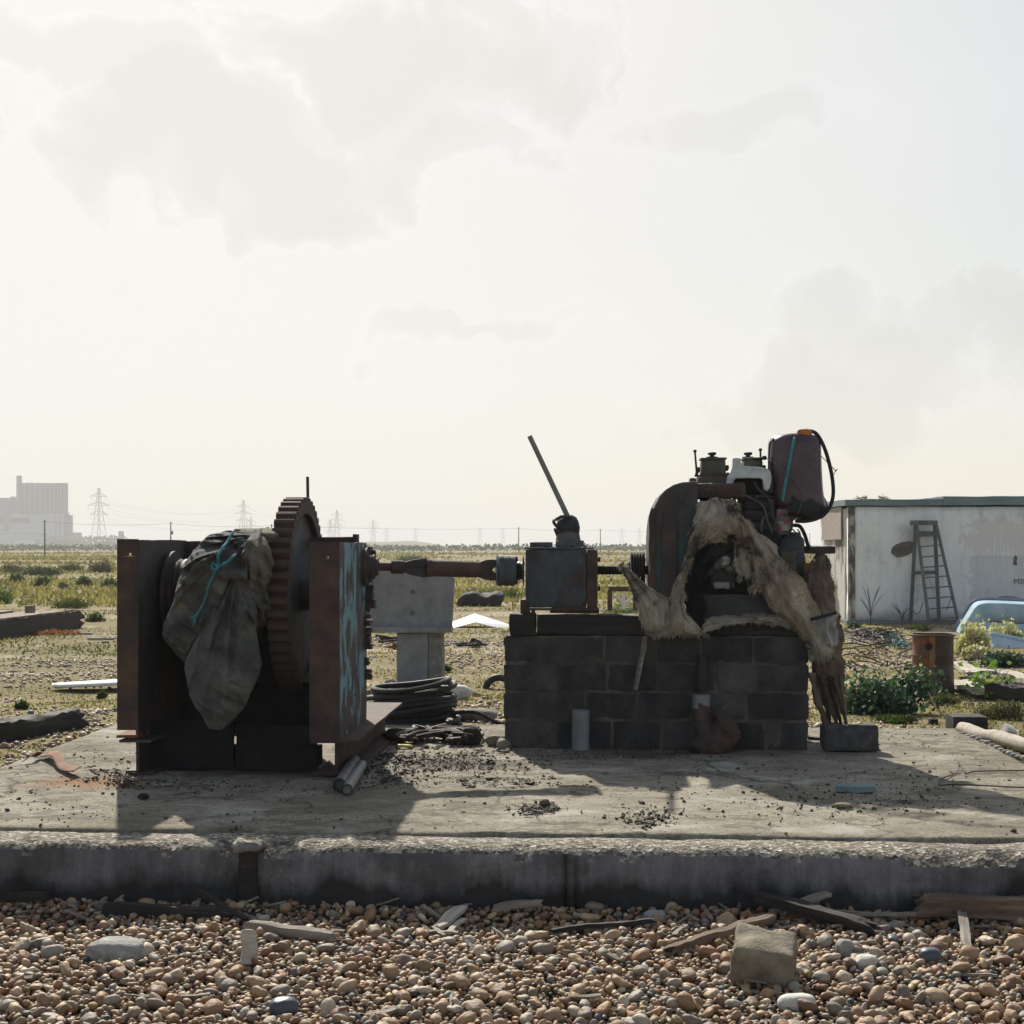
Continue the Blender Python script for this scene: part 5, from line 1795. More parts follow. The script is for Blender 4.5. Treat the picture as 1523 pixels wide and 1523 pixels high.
mb.tube(bez([R(1164, 742, TV - 0.22), R(1170, 752, TV - 0.24), R(1175, 762, TV - 0.24)], 8), 0.003, 4)
part('thin_wire', mb, M['steel_grey'], tank)
mb = MB()
mb.tube(bez([R(1219, 676, TV - 0.1), R(1231, 688, TV - 0.1), R(1243, 700, TV - 0.1)], 6), 0.0035, 5)
mb.tube([R(1243, 700, TV - 0.1), R(1240, 706, TV - 0.1)], 0.003, 4); mb.tube([R(1243, 700, TV - 0.1), R(1246, 697, TV - 0.1)], 0.003, 4)
mb.lathe([(-0.008, 0.003), (0, 0.008), (0.008, 0.003)], R(1243, 700, TV - 0.1), (1, 0, 0), 8)
part('wire_tie', mb, M['rubber'], tank)

# ================================================================== HIDES draped over the engine
def fur_on(P, n, length, cols, down=(0, -0.3, -1.0), seed=3, edge_only=False, width=0.0022):
    """short hairs standing on a sheet of points P (rows x cols x 3)"""
    r = np.random.default_rng(seed)
    R_, C_ = P.shape[:2]
    if edge_only:
        side = r.integers(0, 4, n)
        ti = np.where(side == 0, r.uniform(0, 0.06, n), np.where(side == 1, r.uniform(0.94, 1, n), r.uniform(0, 1, n)))
        tj = np.where(side == 2, r.uniform(0, 0.06, n), np.where(side == 3, r.uniform(0.94, 1, n), r.uniform(0, 1, n)))
    else:
        ti, tj = r.uniform(0, 1, n), r.uniform(0, 1, n)
    fi, fj = ti * (R_ - 1.001), tj * (C_ - 1.001)
    i, j = fi.astype(int), fj.astype(int)
    a, b = (fi - i)[:, None], (fj - j)[:, None]
    base = (P[i, j] * (1 - a) * (1 - b) + P[i + 1, j] * a * (1 - b) + P[i, j + 1] * (1 - a) * b + P[i + 1, j + 1] * a * b)
    cen = P.reshape(-1, 3).mean(0)
    outw = base - cen
    outw /= np.maximum(np.linalg.norm(outw, axis=1, keepdims=True), 1e-6)
    d = np.array(down) + r.normal(0, 0.45, (n, 3)) + (outw * (1.0 if edge_only else 0.15))
    d /= np.linalg.norm(d, axis=1, keepdims=True)
    L = r.uniform(0.4, 1.0, (n, 1)) * length
    s = np.cross(d, (0, 1, 0.2)); s /= np.maximum(np.linalg.norm(s, axis=1, keepdims=True), 1e-6)
    V = np.stack([base - s * width, base + s * width, base + d * L * 0.6 + s * width * 0.6 + np.array((0, -0.004, 0)), base + d * L + np.array((0, 0, -0.3)) * L * 0.4], 1)
    q = fbm(base * 2.3 + 3.1, 8, 3)
    pick = np.where(q < -0.42, 0, np.where(q > 0.52, 2, 1))
    c = np.array(cols)[pick] * r.uniform(0.6, 1.25, (n, 1))
    f = np.array([[0, 1, 2], [0, 2, 3]])
    Fi = (f[None] + (np.arange(n) * 4)[:, None, None]).reshape(-1, 3)
    return V.reshape(-1, 3), Fi, np.repeat(np.clip(c, 0.01, 0.8), 4, 0)


def sheet(rows, seed, wr=0.012, fq=9, nr=8, nc=8, fwd=True):
    P = surf([[R(p[0], p[1], p[2] - (0.085 * float(sstep(1062, 1040, p[0])) if fwd else 0)) for p in r] for r in rows], nr, nc)
    tj = np.linspace(0, 1, P.shape[1])[None, :]; ti = np.linspace(0, 1, P.shape[0])[:, None]
    fo = fbm(np.stack([tj * 4.2 + 0 * ti + seed, ti * 1.3 + 0 * tj, 0 * ti * tj], -1), seed + 5, 3)
    P[..., 1] -= 0.055 * ((1 - np.abs(fo)) ** 2 - 0.5)
    ed = np.minimum.reduce([tj + 0 * ti, 1 - tj + 0 * ti, ti + 0 * tj, 1 - ti + 0 * tj])
    rag = fbm(np.stack([tj * 9 + 0 * ti, ti * 9 + 0 * tj, 0 * ti * tj + seed], -1), seed + 8, 3)
    P = P + (ed < 0.03)[..., None] * (rag * 0.022)[..., None] * np.array((1, 0, 1))
    return P + wr * np.stack([fbm(P * fq, seed + k, 4) for k in range(3)], -1)


H = PF + 0.02
cow = thing('cow_hide', 'pale shaggy cow hide with dark and ginger patches draped over the engine', 'hide', tuple(R(1070, 945, H)), rig=True)
patches = []
# over the manifold and down the front
patches.append(sheet([[(1037, 748, H), (1058, 742, H - .02), (1078, 742, H - .02), (1098, 750, H)],
                      [(1034, 768, H - .04), (1056, 760, H - .09), (1082, 764, H - .08), (1106, 778, H - .02)],
                      [(1028, 790, H - .06), (1048, 776, H - .12), (1076, 782, H - .10), (1114, 806, H - .03)],
                      [(1021, 816, H - .07), (1036, 796, H - .12), (1062, 790, H - .10), (1098, 806, H - .05)],
                      [(1016, 838, H - .07), (1026, 828, H - .11), (1036, 818, H - .09), (1044, 806, H - .05)]], 3))
# left leg of the hide down to the bed
patches.append(sheet([[(1016, 838, H - .07), (1025, 832, H - .10), (1034, 826, H - .08)],
                      [(1006, 862, H - .07), (1015, 856, H - .11), (1022, 850, H - .08)],
                      [(1000, 886, H - .08), (1009, 882, H - .13), (1018, 880, H - .09)],
                      [(996, 908, H - .09), (1008, 908, H - .15), (1020, 912, H - .10)],
                      [(982, 930, H - .10), (1010, 934, H - .17), (1040, 930, H - .12)],
                      [(974, 944, H - .11), (1014, 948, H - .16), (1056, 944, H - .13)]], 5))
# stiff flap that juts to the left below the pulley
patches.append(sheet([[(922, 838, H - .02), (926, 840, H - .03), (930, 842, H - .03), (933, 845, H - .02)],
                      [(930, 858, H - .03), (940, 858, H - .07), (950, 862, H - .08), (958, 868, H - .05)],
                      [(940, 880, H - .05), (955, 880, H - .10), (972, 884, H - .11), (992, 888, H - .08)],
                      [(949, 905, H - .07), (965, 908, H - .13), (984, 905, H - .14), (1002, 898, H - .10)],
                      [(956, 928, H - .08), (970, 934, H - .14), (986, 932, H - .15), (1000, 922, H - .11)],
                      [(962, 944, H - .09), (970, 946, H - .12), (976, 946, H - .12), (982, 944, H - .10)]], 7))
# triangle between the front and the long band
patches.append(sheet([[(1094, 800, H - .03), (1102, 804, H - .06), (1112, 808, H - .05)],
                      [(1092, 822, H - .03), (1104, 826, H - .06), (1118, 832, H - .05)],
                      [(1094, 846, H - .02), (1108, 846, H - .05), (1122, 842, H - .05)],
                      [(1100, 854, H - .02), (1112, 856, H - .04), (1124, 852, H - .04)]], 9))
# the long band running down to the right corner
patches.append(sheet([[(1092, 764, H - .03), (1102, 762, H - .08), (1112, 774, H - .02)],
                      [(1102, 792, H - .06), (1116, 784, H - .11), (1128, 796, H - .04)],
                      [(1114, 824, H - .08), (1134, 814, H - .11), (1154, 818, H - .07)],
                      [(1126, 856, H - .09), (1150, 845, H - .12), (1178, 844, H - .09)],
                      [(1140, 886, H - .10), (1168, 876, H - .14), (1202, 872, H - .10)],
                      [(1158, 912, H - .10), (1186, 906, H - .14), (1220, 902, H - .10)],
                      [(1180, 936, H - .08), (1204, 934, H - .13), (1228, 934, H - .08)],
                      [(1200, 962, H - .05), (1218, 962, H - .16), (1240, 956, H - .04)],
                      [(1206, 978, H - .02), (1222, 980, H - .12), (1242, 974, H - .02)]], 11, 0.016))
# small loose tongue
patches.append(sheet([[(1120, 850, H - .09), (1126, 852, H - .12), (1132, 858, H - .10)],
                      [(1122, 866, H - .08), (1128, 868, H - .11), (1134, 868, H - .10)],
                      [(1114, 876, H - .07), (1120, 880, H - .09), (1130, 878, H - .08)]], 13))
# hem lying along the bed
patches.append(sheet([[(1050, 918, H + .06), (1085, 913, H + .06), (1130, 911, H + .06), (1168, 915, H + .05)],
                      [(1048, 928, H - .06), (1085, 921, H - .07), (1130, 919, H - .06), (1172, 924, H - .05)],
                      [(1046, 940, H - .09), (1085, 927, H - .10), (1130, 926, H - .09), (1176, 932, H - .07)]], 15))
FURC = [(0.040, 0.034, 0.030), (0.42, 0.375, 0.31), (0.33, 0.23, 0.145)]
fv, ff, fcx = [], [], []
nn_ = 0
for k, P_ in enumerate(patches):
    mb = MB(); mb.grid(P_)
    part('hide_panel', mb, M['hide'], cow, ang=179, solid=0.008)
    area = np.linalg.norm(P_[0, -1] - P_[0, 0]) * 0.5 + np.linalg.norm(P_[-1, -1] - P_[-1, 0]) * 0.5
    area *= np.linalg.norm(P_[-1, P_.shape[1] // 2] - P_[0, P_.shape[1] // 2])
    for (n_, L_, eo) in ((int(9000 * area) + 100, 0.014, False), (int(350 + 1100 * area), 0.045, True)):
        v, f, c = fur_on(P_ + np.array((0, -0.005, 0)), n_, L_, FURC, seed=50 + k * 2 + eo, edge_only=eo)
        fv.append(v); ff.append(f + nn_); fcx.append(c); nn_ += len(v)
me = fast_mesh('fur', np.concatenate(fv) - ORIG['cow_hide'], np.concatenate(ff), M['fur'], np.concatenate(fcx), smooth=False)
o = bpy.data.objects.new('fur', me); COL.objects.link(o); o.parent = cow
o['kind'] = 'stuff'

# black goat-like patch of hair inside the arch
tuft = thing('dark_fleece', 'black shaggy fleece hanging in the arch of the pale hide', 'fleece', tuple(R(1060, 905, H)), rig=True)
P_ = sheet([[(1040, 802, H - .02), (1060, 790, H - .05), (1086, 798, H - .03), (1096, 806, H)],
            [(1032, 828, H - .02), (1056, 818, H - .05), (1082, 820, H - .03), (1094, 832, H)],
            [(1024, 856, H - .02), (1040, 846, H - .05), (1052, 840, H - .03), (1060, 838, H)],
            [(1020, 890, H - .02), (1030, 880, H - .05), (1038, 872, H - .03), (1042, 866, H)],
            [(1022, 916, H - .02), (1034, 914, H - .05), (1042, 908, H - .03), (1048, 900, H)]], 23)
mb = MB(); mb.grid(P_)
part('skin', mb, M['rubber'], tuft, ang=179, solid=0.008)
v1, f1, c1 = fur_on(P_ + np.array((0, -0.004, 0)), 2600, 0.06, [(0.012, 0.012, 0.014), (0.02, 0.02, 0.024), (0.035, 0.032, 0.03)], seed=91)
v2, f2, c2 = fur_on(P_, 900, 0.10, [(0.02, 0.02, 0.022)] * 3, seed=92, edge_only=True, down=(0.35, -0.3, -0.6))
me = fast_mesh('fur', np.concatenate([v1, v2]) - ORIG['dark_fleece'], np.concatenate([f1, f2 + len(v1)]), M['fur'], np.concatenate([c1, c2]), smooth=False)
o = bpy.data.objects.new('fur', me); COL.objects.link(o); o.parent = tuft; o['kind'] = 'stuff'

# dried brown hide behind, hanging down the end of the plinth
lea = thing('dried_hide', 'stiff brown dried hide hanging down the end of the plinth', 'hide', tuple(R(1235, 1080, H)), rig=True)
L_ = H + 0.10
P1 = sheet([[(1196, 862, L_ + .05), (1208, 838, L_ + .02), (1222, 828, L_), (1236, 836, L_ + .1)],
            [(1184, 884, L_), (1206, 870, L_ - .06), (1226, 868, L_ - .05), (1240, 874, L_ + .08)],
            [(1176, 900, L_ - .02), (1206, 896, L_ - .10), (1230, 898, L_ - .08), (1246, 904, L_ + .06)],
            [(1190, 924, L_ - .04), (1212, 922, L_ - .12), (1234, 924, L_ - .09), (1250, 920, L_ + .06)],
            [(1206, 950, L_ - .05), (1220, 954, L_ - .12), (1238, 950, L_ - .08), (1254, 952, L_ + .05)]], 31, 0.018)
mb = MB(); mb.grid(P1); part('hide_panel', mb, M['leather'], lea, ang=179, solid=0.010)
P2 = sheet([[(1206, 948, L_ - .06), (1220, 950, L_ - .13), (1238, 948, L_ - .09), (1254, 950, L_ + .05)],
            [(1208, 976, L_ - .05), (1222, 980, L_ - .13), (1240, 982, L_ - .08), (1256, 984, L_ + .05)],
            [(1208, 1006, L_ - .04), (1224, 1016, L_ - .11), (1240, 1022, L_ - .06), (1256, 1014, L_ + .05)],
            [(1210, 1024, L_ - .02), (1226, 1046, L_ - .07), (1244, 1050, L_ - .04), (1258, 1046, L_ + .05)]], 33, 0.018)
mb = MB(); mb.grid(P2); part('hide_panel', mb, M['leather'], lea, ang=179, solid=0.010)
fv, ff, fcx, nn_ = [], [], [], 0
for k, P_ in enumerate((P1, P2)):
    for n_, l_, eo in ((400, 0.016, False), (260, 0.040, True)):
        v, f, c = fur_on(P_ + np.array((0, -0.006, 0)), n_, l_, [(0.12, 0.09, 0.065), (0.30, 0.25, 0.19), (0.28, 0.17, 0.10)], seed=120 + 3 * k + eo, edge_only=eo)
        fv.append(v); ff.append(f + nn_); fcx.append(c); nn_ += len(v)
me = fast_mesh('fur', np.concatenate(fv) - ORIG['dried_hide'], np.concatenate(ff), M['fur'], np.concatenate(fcx), smooth=False)
o = bpy.data.objects.new('fur', me); COL.objects.link(o); o.parent = lea; o['kind'] = 'stuff'
# shreds of hide reaching down to the slab
shr = [((1209, 1000), (1216, 1040), (1229, 1080), 0.060, 'leather'), ((1215, 996), (1226, 1040), (1238, 1083), 0.045, 'wood_dark'), ((1222, 1000), (1233, 1042), (1246, 1082), 0.040, 'leather'),
       ((1230, 1004), (1242, 1046), (1254, 1083), 0.034, 'wood_dark'), ((1240, 1006), (1249, 1040), (1259, 1079), 0.050, 'leather'), ((1218, 1010), (1220, 1044), (1233, 1079), 0.030, 'wood_brown'), ((1250, 1010), (1254, 1036), (1258, 1062), 0.035, 'leather')]
for k, (p0_, p1_, p2_, w_, mt_) in enumerate(shr):
    mb = MB()
    c_ = bez([R(px, py, L_ - 0.10 + 0.018 * (k % 3)) for px, py in (p0_, p1_, p2_)], 14)
    tt = np.linspace(0, 1, len(c_))
    wv_ = w_ * (1.15 - 0.55 * tt) * (1 + 0.45 * fbm(np.column_stack([tt * 9, tt * 0 + k, tt * 0]), 300 + k, 3))
    rows = np.stack([c_ + np.column_stack([wv_ * f_, tt * 0 - 0.018 * (1 - (2 * f_) ** 2) + 0.012 * np.sin(6 * f_ + k), tt * 0]) for f_ in np.linspace(-0.5, 0.5, 6)], 1)
    rows = rows + 0.010 * np.stack([fbm(rows * np.array((30, 30, 8)), 70 + k + j_, 3) for j_ in range(3)], -1)
    mb.grid(rows)
    part('hide_shred', mb, M[mt_], lea, ang=179, solid=0.006)
# soiled white cloth with a dark band under the hide
clo = thing('white_cloth', 'soiled white cloth with dark braided band tucked under the hides', 'cloth', tuple(R(1228, 962, H)), rig=True)
P_ = sheet([[(1206, 920, H - .10), (1224, 917, H - .125), (1243, 912, H - .07)], [(1210, 938, H - .10), (1226, 936, H - .125), (1244, 932, H - .07)], [(1224, 952, H - .09), (1234, 958, H - .11), (1243, 962, H - .07)]], 41, 0.008)
mb = MB(); mb.grid(P_); part('cloth_panel', mb, M['white_cloth'], clo, ang=179, solid=0.006)
mb = MB(); rope(mb, [R(1206, 921, H - .125), R(1224, 917, H - .145), R(1244, 911, H - .095)], 0.013)
part('braided_band', mb, M['rubber'], clo, ang=179)

# ================================================================== THINGS ON THE SLAB
def lump(mb, c, size, seed, sub=3, amp=0.18, fq=1.6, rot=0.0):
    v, f = ico(sub)
    v = np.sign(v) * np.abs(v) ** 0.75
    v = v * (1 + amp * fbm(v * fq + seed * 3.3, 80 + seed, 4)[:, None])
    v = v * np.array(size)
    cr_, sr_ = math.cos(rot), math.sin(rot)
    v = v @ np.array([[cr_, sr_, 0], [-sr_, cr_, 0], [0, 0, 1]])
    mb.add(v + np.array(c), f)


# split block standing on the slab by the hide
b0 = gpt(1266, 1118)
u0 = R(1266, 1118, b0[1] + TH * b0[0])
mb = MB()
mb.gbox(ru(1225, u0[1]), ru(1308, u0[1]), u0[1], u0[1] + 0.22, 0.0, 0.205, 0.03, 0.010, 10, 5, 0.02)
single('concrete_block', mb, M['concrete_dark'], 'dark rough concrete block lying at the end of the plinth', 'block', rig=True, ang=60)
mb = MB()
a_ = gpt(1203, 1103); b_ = gpt(1226, 1108)
mb.gbox(a_[0], b_[0] + 0.05, a_[1], a_[1] + 0.06, S + 0.01, S + 0.035, 0.04, 0.004, 9, 2)
single('iron_bar', mb, M['rust_dark'], 'flat dark iron bar between plinth and loose concrete block', 'bar')
# grey pipe stub against the plinth
p_ = R(863, 1113, PF - 0.10)
mb = MB()
h_ = R(863, 1056, PF - 0.10)[2]
mb.lathe([(0, 0.071), (h_, 0.071), (h_, 0.062), (0.02, 0.062)], (p_[0], PF - 0.10, 0.0), (0.02, 0, 1), 28)
single('pipe_stub', mb, M['pale_plastic'], 'short upright grey pipe standing against the block plinth', 'pipe', rig=True)
# slanting batten on the plinth face
mb = MB()
a_, b_ = R(960, 946, PF - 0.03), R(945, 1026, PF - 0.06)
mm = frameM((a_ + b_) / 2, b_ - a_)
L0 = np.linalg.norm(b_ - a_) / 2
mb.gbox(-L0, L0, -0.03, 0.03, -0.012, 0.012, 0.03, 0.004, 9, 4, 0.004, M=mm)
single('wooden_batten', mb, M['wood_grey'], 'thin grey batten hanging slantwise against the plinth face', 'batten', rig=True)
# rusty elbow pipe with grey collar
elb = thing('exhaust_elbow', 'rusty bent exhaust pipe with grey collar leaning on the plinth', 'pipe', tuple(R(1060, 1120, PF - 0.15)), rig=True)
mb = MB(); mb.lathe([(0, 0.050), (0.02, 0.058), (0.20, 0.052), (0.29, 0.030)], R(1044, 1028, PF - 0.10), (0.02, 0.12, 1), 20)
part('upper_pipe', mb, M['rubber'], elb)
mb = MB(); mb.lathe([(-0.01, 0.068), (0.005, 0.072), (0.10, 0.072), (0.105, 0.060)], R(1043, 1052, PF - 0.10), (0.02, 0.05, 1), 24)
part('grey_collar', mb, M['pale_plastic'], elb)
mb = MB()
mb.tube(bez([R(1043, 1046, PF - 0.10), R(1046, 1070, PF - 0.12), R(1052, 1092, PF - 0.16), R(1062, 1108, PF - 0.18), R(1074, 1098, PF - 0.2), R(1084, 1082, PF - 0.2)], 8), [0.07] * 8 + [0.075 + 0.0015 * k for k in range(33)], 20, wob=0.04)
part('elbow', mb, M['rust_mid'], elb, wob=(0.008, 14))
mb = MB()
mb.lathe([(-0.02, 0.10), (0.0, 0.135), (0.03, 0.135), (0.032, 0.07)], R(1082, 1080, PF - 0.2), (0.6, -0.25, 0.5), 24)
part('flange', mb, M['rust_mid'], elb, wob=(0.006, 14))
mb = MB(); lump(mb, R(1050, 1108, PF - 0.15), (0.13, 0.10, 0.075), 7, 3, 0.2)
part('scale_heap', mb, M['rust_dark'], elb)

# bent strips of rusty plate at the left
for k, (pts, wd, lab) in enumerate((
        ([(57, 1128), (72, 1134), (84, 1147), (104, 1157)], 0.13, 'long bent strip of orange rusty plate on the slab'),
        ([(28, 1136), (40, 1134), (50, 1128)], 0.11, 'short curled strip of rusty plate beside the longer strip'))):
    c_ = bez([gpt(x, y, 0.012 + 0.03 * (i % 2)) for i, (x, y) in enumerate(pts)], 8)
    P_ = np.stack([c_ + np.array((0.02, 0.0, 0.0)) + np.array((0.2, 0.98, 0)) * s_ * wd + np.array((0, 0, 0.02 * s_)) for s_ in np.linspace(0, 1, 5)], 1)
    P_[:, :, 2] = np.maximum(P_[:, :, 2], S + 0.004)
    mb = MB(); mb.grid(P_)
    single('metal_strip', mb, M['rust_red'], lab, 'metal strip', solid=0.005)
# two tubes lying by the winch
for k, (x0, y0, x1, y1, r_, lab) in enumerate(((505, 1172, 527, 1135, 0.045, 'thick grey tube lying beside the winch base, closest to it'), (516, 1177, 538, 1140, 0.038, 'thinner paler tube lying alongside the thick grey tube'))):
    a_, b_ = gpt(x0, y0 + 6), gpt(x1, y1 + 6)
    a_[2] = b_[2] = S + r_
    mb = MB()
    mb.tube([a_, a_ * 0.5 + b_ * 0.5, b_], r_, 18, cap=False)
    mb.tube([b_, a_ * 0.5 + b_ * 0.5, a_], r_ * 0.82, 18, cap=False)
    d_ = (b_ - a_)
    mb.lathe([(0, r_ * 0.5), (0.001, r_ * 0.95)], a_ + d_ * 0.02, d_, 18)
    single('metal_tube', mb, M['steel_grey'] if k == 0 else M['lever'], lab, 'tube')
# light scrap on the winch ledge
mb = MB()
c_ = R(516, 1072, 10.9)
mb.gbox(-0.06, 0.06, -0.02, 0.02, -0.006, 0.006, 0.02, 0.006, 20, 3, M=rotM((c_[0], 10.9, wbotR + 0.03), (0.3, 0.5, -0.6)))
single('metal_scrap', mb, M['steel_grey'], 'small curl of bright scrap on the winch base beam', 'scrap', rig=True)

# heap of rusty chain and old rope between winch and plinth
heap = thing('rope_heap', 'dark heap of tarred rope and rusty chain between winch and plinth', 'rope heap', gpt(650, 1108))
for k in range(9):
    mb = MB()
    pts = []
    x0 = 590 + k * 13
    for j in range(10):
        g = gpt(x0 + 26 * math.sin(j * 1.1 + k) + RNG.uniform(-6, 6), 1102 + 6 * math.cos(j * 0.9 + k * 2) + RNG.uniform(-2, 2))
        pts.append(g + np.array((0, 0, 0.03 + 0.05 * abs(math.sin(j * 0.8 + k)) * (1.2 if 2 < k < 8 else 0.5))))
    mb.tube(bez(pts, 8), RNG.uniform(0.013, 0.024), 8)
    part('rope_coil', mb, M['chain'] if k % 2 else M['black_cable'], heap)
mb = MB(); lump(mb, gpt(700, 1106) + np.array((0, 0, 0.06)), (0.085, 0.06, 0.075), 3, 3, 0.2)
part('tarred_lump', mb, M['wood_dark'], heap)
for k in range(40):
    pass
mb = MB()
g = gpt(601, 1113)
mb.gbox(-0.06, 0.06, -0.025, 0.025, -0.008, 0.014, 0.02, 0.010, 14, 3, 0.01, M=rotM(g + np.array((0, 0, 0.02)), (0, 0.1, 0.3)))
single('yellow_scrap', mb, M['yellow'], 'scrap of yellow rubber beside the rope heap', 'scrap')
mb = MB(); lump(mb, gpt(738, 1108) + np.array((0, 0, 0.03)), (0.085, 0.06, 0.045), 12, 3, 0.15)
single('ochre_stone', mb, M['concrete_ochre'], 'rounded ochre stone against the left foot of the plinth', 'stone')

# flakes of bark and rusty scale left on the slab
flake_spots = []
for (n_, x0, x1, y0, y1, s0, s1) in ((20, 560, 760, 1112, 1140, 0.015, 0.05), (24, 520, 640, 1120, 1165, 0.012, 0.045), (9, 775, 828, 1194, 1212, 0.02, 0.045), (9, 690, 790, 1158, 1172, 0.015, 0.045),
                                     (6, 940, 1000, 1205, 1232, 0.012, 0.03), (14, 120, 210, 1140, 1170, 0.012, 0.035), (26, 560, 1500, 1130, 1230, 0.006, 0.02)):
    for k in range(n_):
        flake_spots.append((RNG.uniform(x0, x1), RNG.uniform(y0, y1), RNG.uniform(s0, s1)))
# drifts of dark dirt and bark dust
dp, dsz = [], []
for (n_, cx, cy, sx, sy) in ((700, 585, 1140, 45, 13), (600, 660, 1122, 60, 7), (350, 720, 1138, 55, 7), (260, 800, 1203, 18, 4), (300, 740, 1163, 60, 3.5), (260, 965, 1216, 26, 7), (350, 400, 1168, 110, 4), (260, 185, 1158, 18, 8), (300, 980, 1122, 150, 4), (300, 1230, 1190, 120, 16), (200, 640, 1104, 60, 4)):
    for k in range(n_):
        px, py = RNG.normal(cx, sx), RNG.normal(cy, sy)
        if py < 1078 or py > 1236: continue
        Yq = (CZ - S) * F / (py - HZ)
        dp.append(((px - CXP) / F * Yq, Yq, S + 0.0)); dsz.append(min(0.018, RNG.lognormal(math.log(0.0062), 0.5)))
dp = np.array(dp); dsz = np.array(dsz); dp[:, 2] += dsz * 0.2 - 0.006
dc = np.array([(0.030, 0.025, 0.020), (0.055, 0.043, 0.032), (0.085, 0.066, 0.048), (0.12, 0.095, 0.07)])[RNG.integers(0, 4, len(dp))]
o = scatter_pebbles('dirt', dp, dsz, 1, None, M['chips'], cols=dc)
tag(o, 'drifts of dark dirt and bark dust on the slab', None, None, 'stuff')
vs, fs, cs, nv = [], [], [], 0
for k, (px, py, s_) in enumerate(flake_spots):
    g = gpt(px, py)
    if abs(g[2] - S) > 0.01: continue
    b_ = MB(); b_.gbox(-s_, s_, -s_ * 0.45, s_ * 0.45, -0.004, s_ * 0.16, s_ * 0.5, s_ * 0.25, 1.2 / s_, k, 0, M=rotM((g[0], g[1], S + s_ * 0.10), (RNG.normal(0, 0.15), RNG.normal(0, 0.15), RNG.uniform(0, 6.28))))
    v = b_.verts(); vs.append(v); fs += [tuple(i + nv for i in f) for f in b_.f]; nv += len(v)
    cs.append(np.broadcast_to(np.array(random.choice([(0.03, 0.026, 0.022), (0.055, 0.042, 0.032), (0.10, 0.08, 0.06), (0.025, 0.018, 0.015)])), (len(v), 3)))
me = mesh_of('bark_flakes', np.concatenate(vs), fs, M['chips'], True, 40, np.concatenate(cs))
o = bpy.data.objects.new('bark_flakes', me); COL.objects.link(o)
tag(o, 'dark flakes of bark and rust scale strewn on the slab', None, None, 'stuff')
mb = MB(); lump(mb, gpt(810, 1199) + np.array((0, 0, 0.018)), (0.034, 0.028, 0.026), 5, 3, 0.08)
single('brown_pebble', mb, M['wood_brown'], 'single brown pebble on the dark flakes in the middle of the slab', 'pebble')
mb = MB()
g = gpt(1272, 1176)
pl = [(-0.14, -0.05), (0.0, -0.075), (0.12, -0.05), (0.14, 0.02), (0.05, 0.075), (-0.12, 0.06)]
mb.add([(g[0] + x, g[1] + y, S + 0.001) for x, y in pl] + [(g[0] + x * 0.97, g[1] + y * 0.95, S + 0.038) for x, y in pl], [tuple(range(6)), tuple(range(6, 12))] + [(k, (k + 1) % 6, (k + 1) % 6 + 6, k + 6) for k in range(6)])
single('slate_piece', mb, M['slate'], 'broken blue green slate lying in the shadow on the slab', 'slate', wob=(0.006, 12))
mb = MB(); lump(mb, gpt(1254, 1200) + np.array((0, 0, 0.01)), (0.055, 0.035, 0.016), 8, 3, 0.15)
single('flat_stone', mb, M['concrete_ochre'], 'small flat tan stone at the edge of the engine shadow', 'stone')
mb = MB(); lump(mb, gpt(214, 1187) + np.array((0, 0, 0.012)), (0.034, 0.028, 0.02), 9, 3, 0.2)
single('dark_lump', mb, M['wood_dark'], 'small dark lump in the shadow in front of the winch', 'lump')
# bent wire at the right
mb = MB()
pts = [(1560, 1149), (1500, 1148), (1450, 1149), (1436, 1151), (1425, 1143), (1424, 1150), (1400, 1160), (1398, 1170), (1412, 1169), (1460, 1170), (1510, 1173), (1540, 1178)]
wp = [gpt(min(x, 1530), y) for x, y in pts]
for i, p in enumerate(wp): p[2] = S + (0.05 if i in (4,) else 0.008)
wp[0] = wp[1] + np.array((0.5, 0.02, 0)); wp[-1] = wp[-2] + np.array((0.4, -0.1, 0))
mb.tube(bez(wp, 5), 0.005, 6)
single('bent_wire', mb, M['rust_dark'], 'kinked length of rusty wire lying on the slab', 'wire')

# coil of black cable behind the slab
coil = thing('cable_coil', 'black stack of coiled cable behind the winch base', 'cable', gpt(615, 1076))
c0 = R(605, 1074, 13.0)
cx_, cy_ = (612 - CXP) / F * 13.9, 13.9
zb = 0.30
rcol = 0.46
for k in range(9):
    mb = MB()
    pts = []
    r_ = rcol * (1 - 0.018 * k + RNG.uniform(-0.03, 0.03))
    ox, oy = RNG.uniform(-0.04, 0.04, 2)
    for j in range(41):
        a_ = 2 * math.pi * j / 40
        pts.append((cx_ + ox + r_ * 0.93 * math.cos(a_), cy_ + oy + r_ * 0.8 * math.sin(a_), zb + 0.03 + k * 0.042 + 0.015 * math.sin(2 * a_ + k) + (0.02 + 0.022 * k / 8) * math.cos(a_)))
    mb.tube(pts, 0.026, 8, cap=False)
    part('cable_turn', mb, M['black_cable'], coil)
mb = MB()
mb.tube(bez([(cx_ + rcol * 0.8, cy_ - 0.2, zb + 0.12), (cx_ + rcol + 0.15, cy_ - 0.25, zb + 0.14), (cx_ + rcol + 0.35, cy_ - 0.30, zb + 0.05), (cx_ + rcol + 0.5, cy_ - 0.25, zb + 0.02)], 8), 0.02, 8)
part('cable_end', mb, M['black_cable'], coil)
mb = MB(); mb.lathe([(0.0, 0.33), (0.31, 0.33)], (cx_, cy_, zb), (0, 0, 1), 24)
part('spool_core', mb, M['wood_dark'], coil)

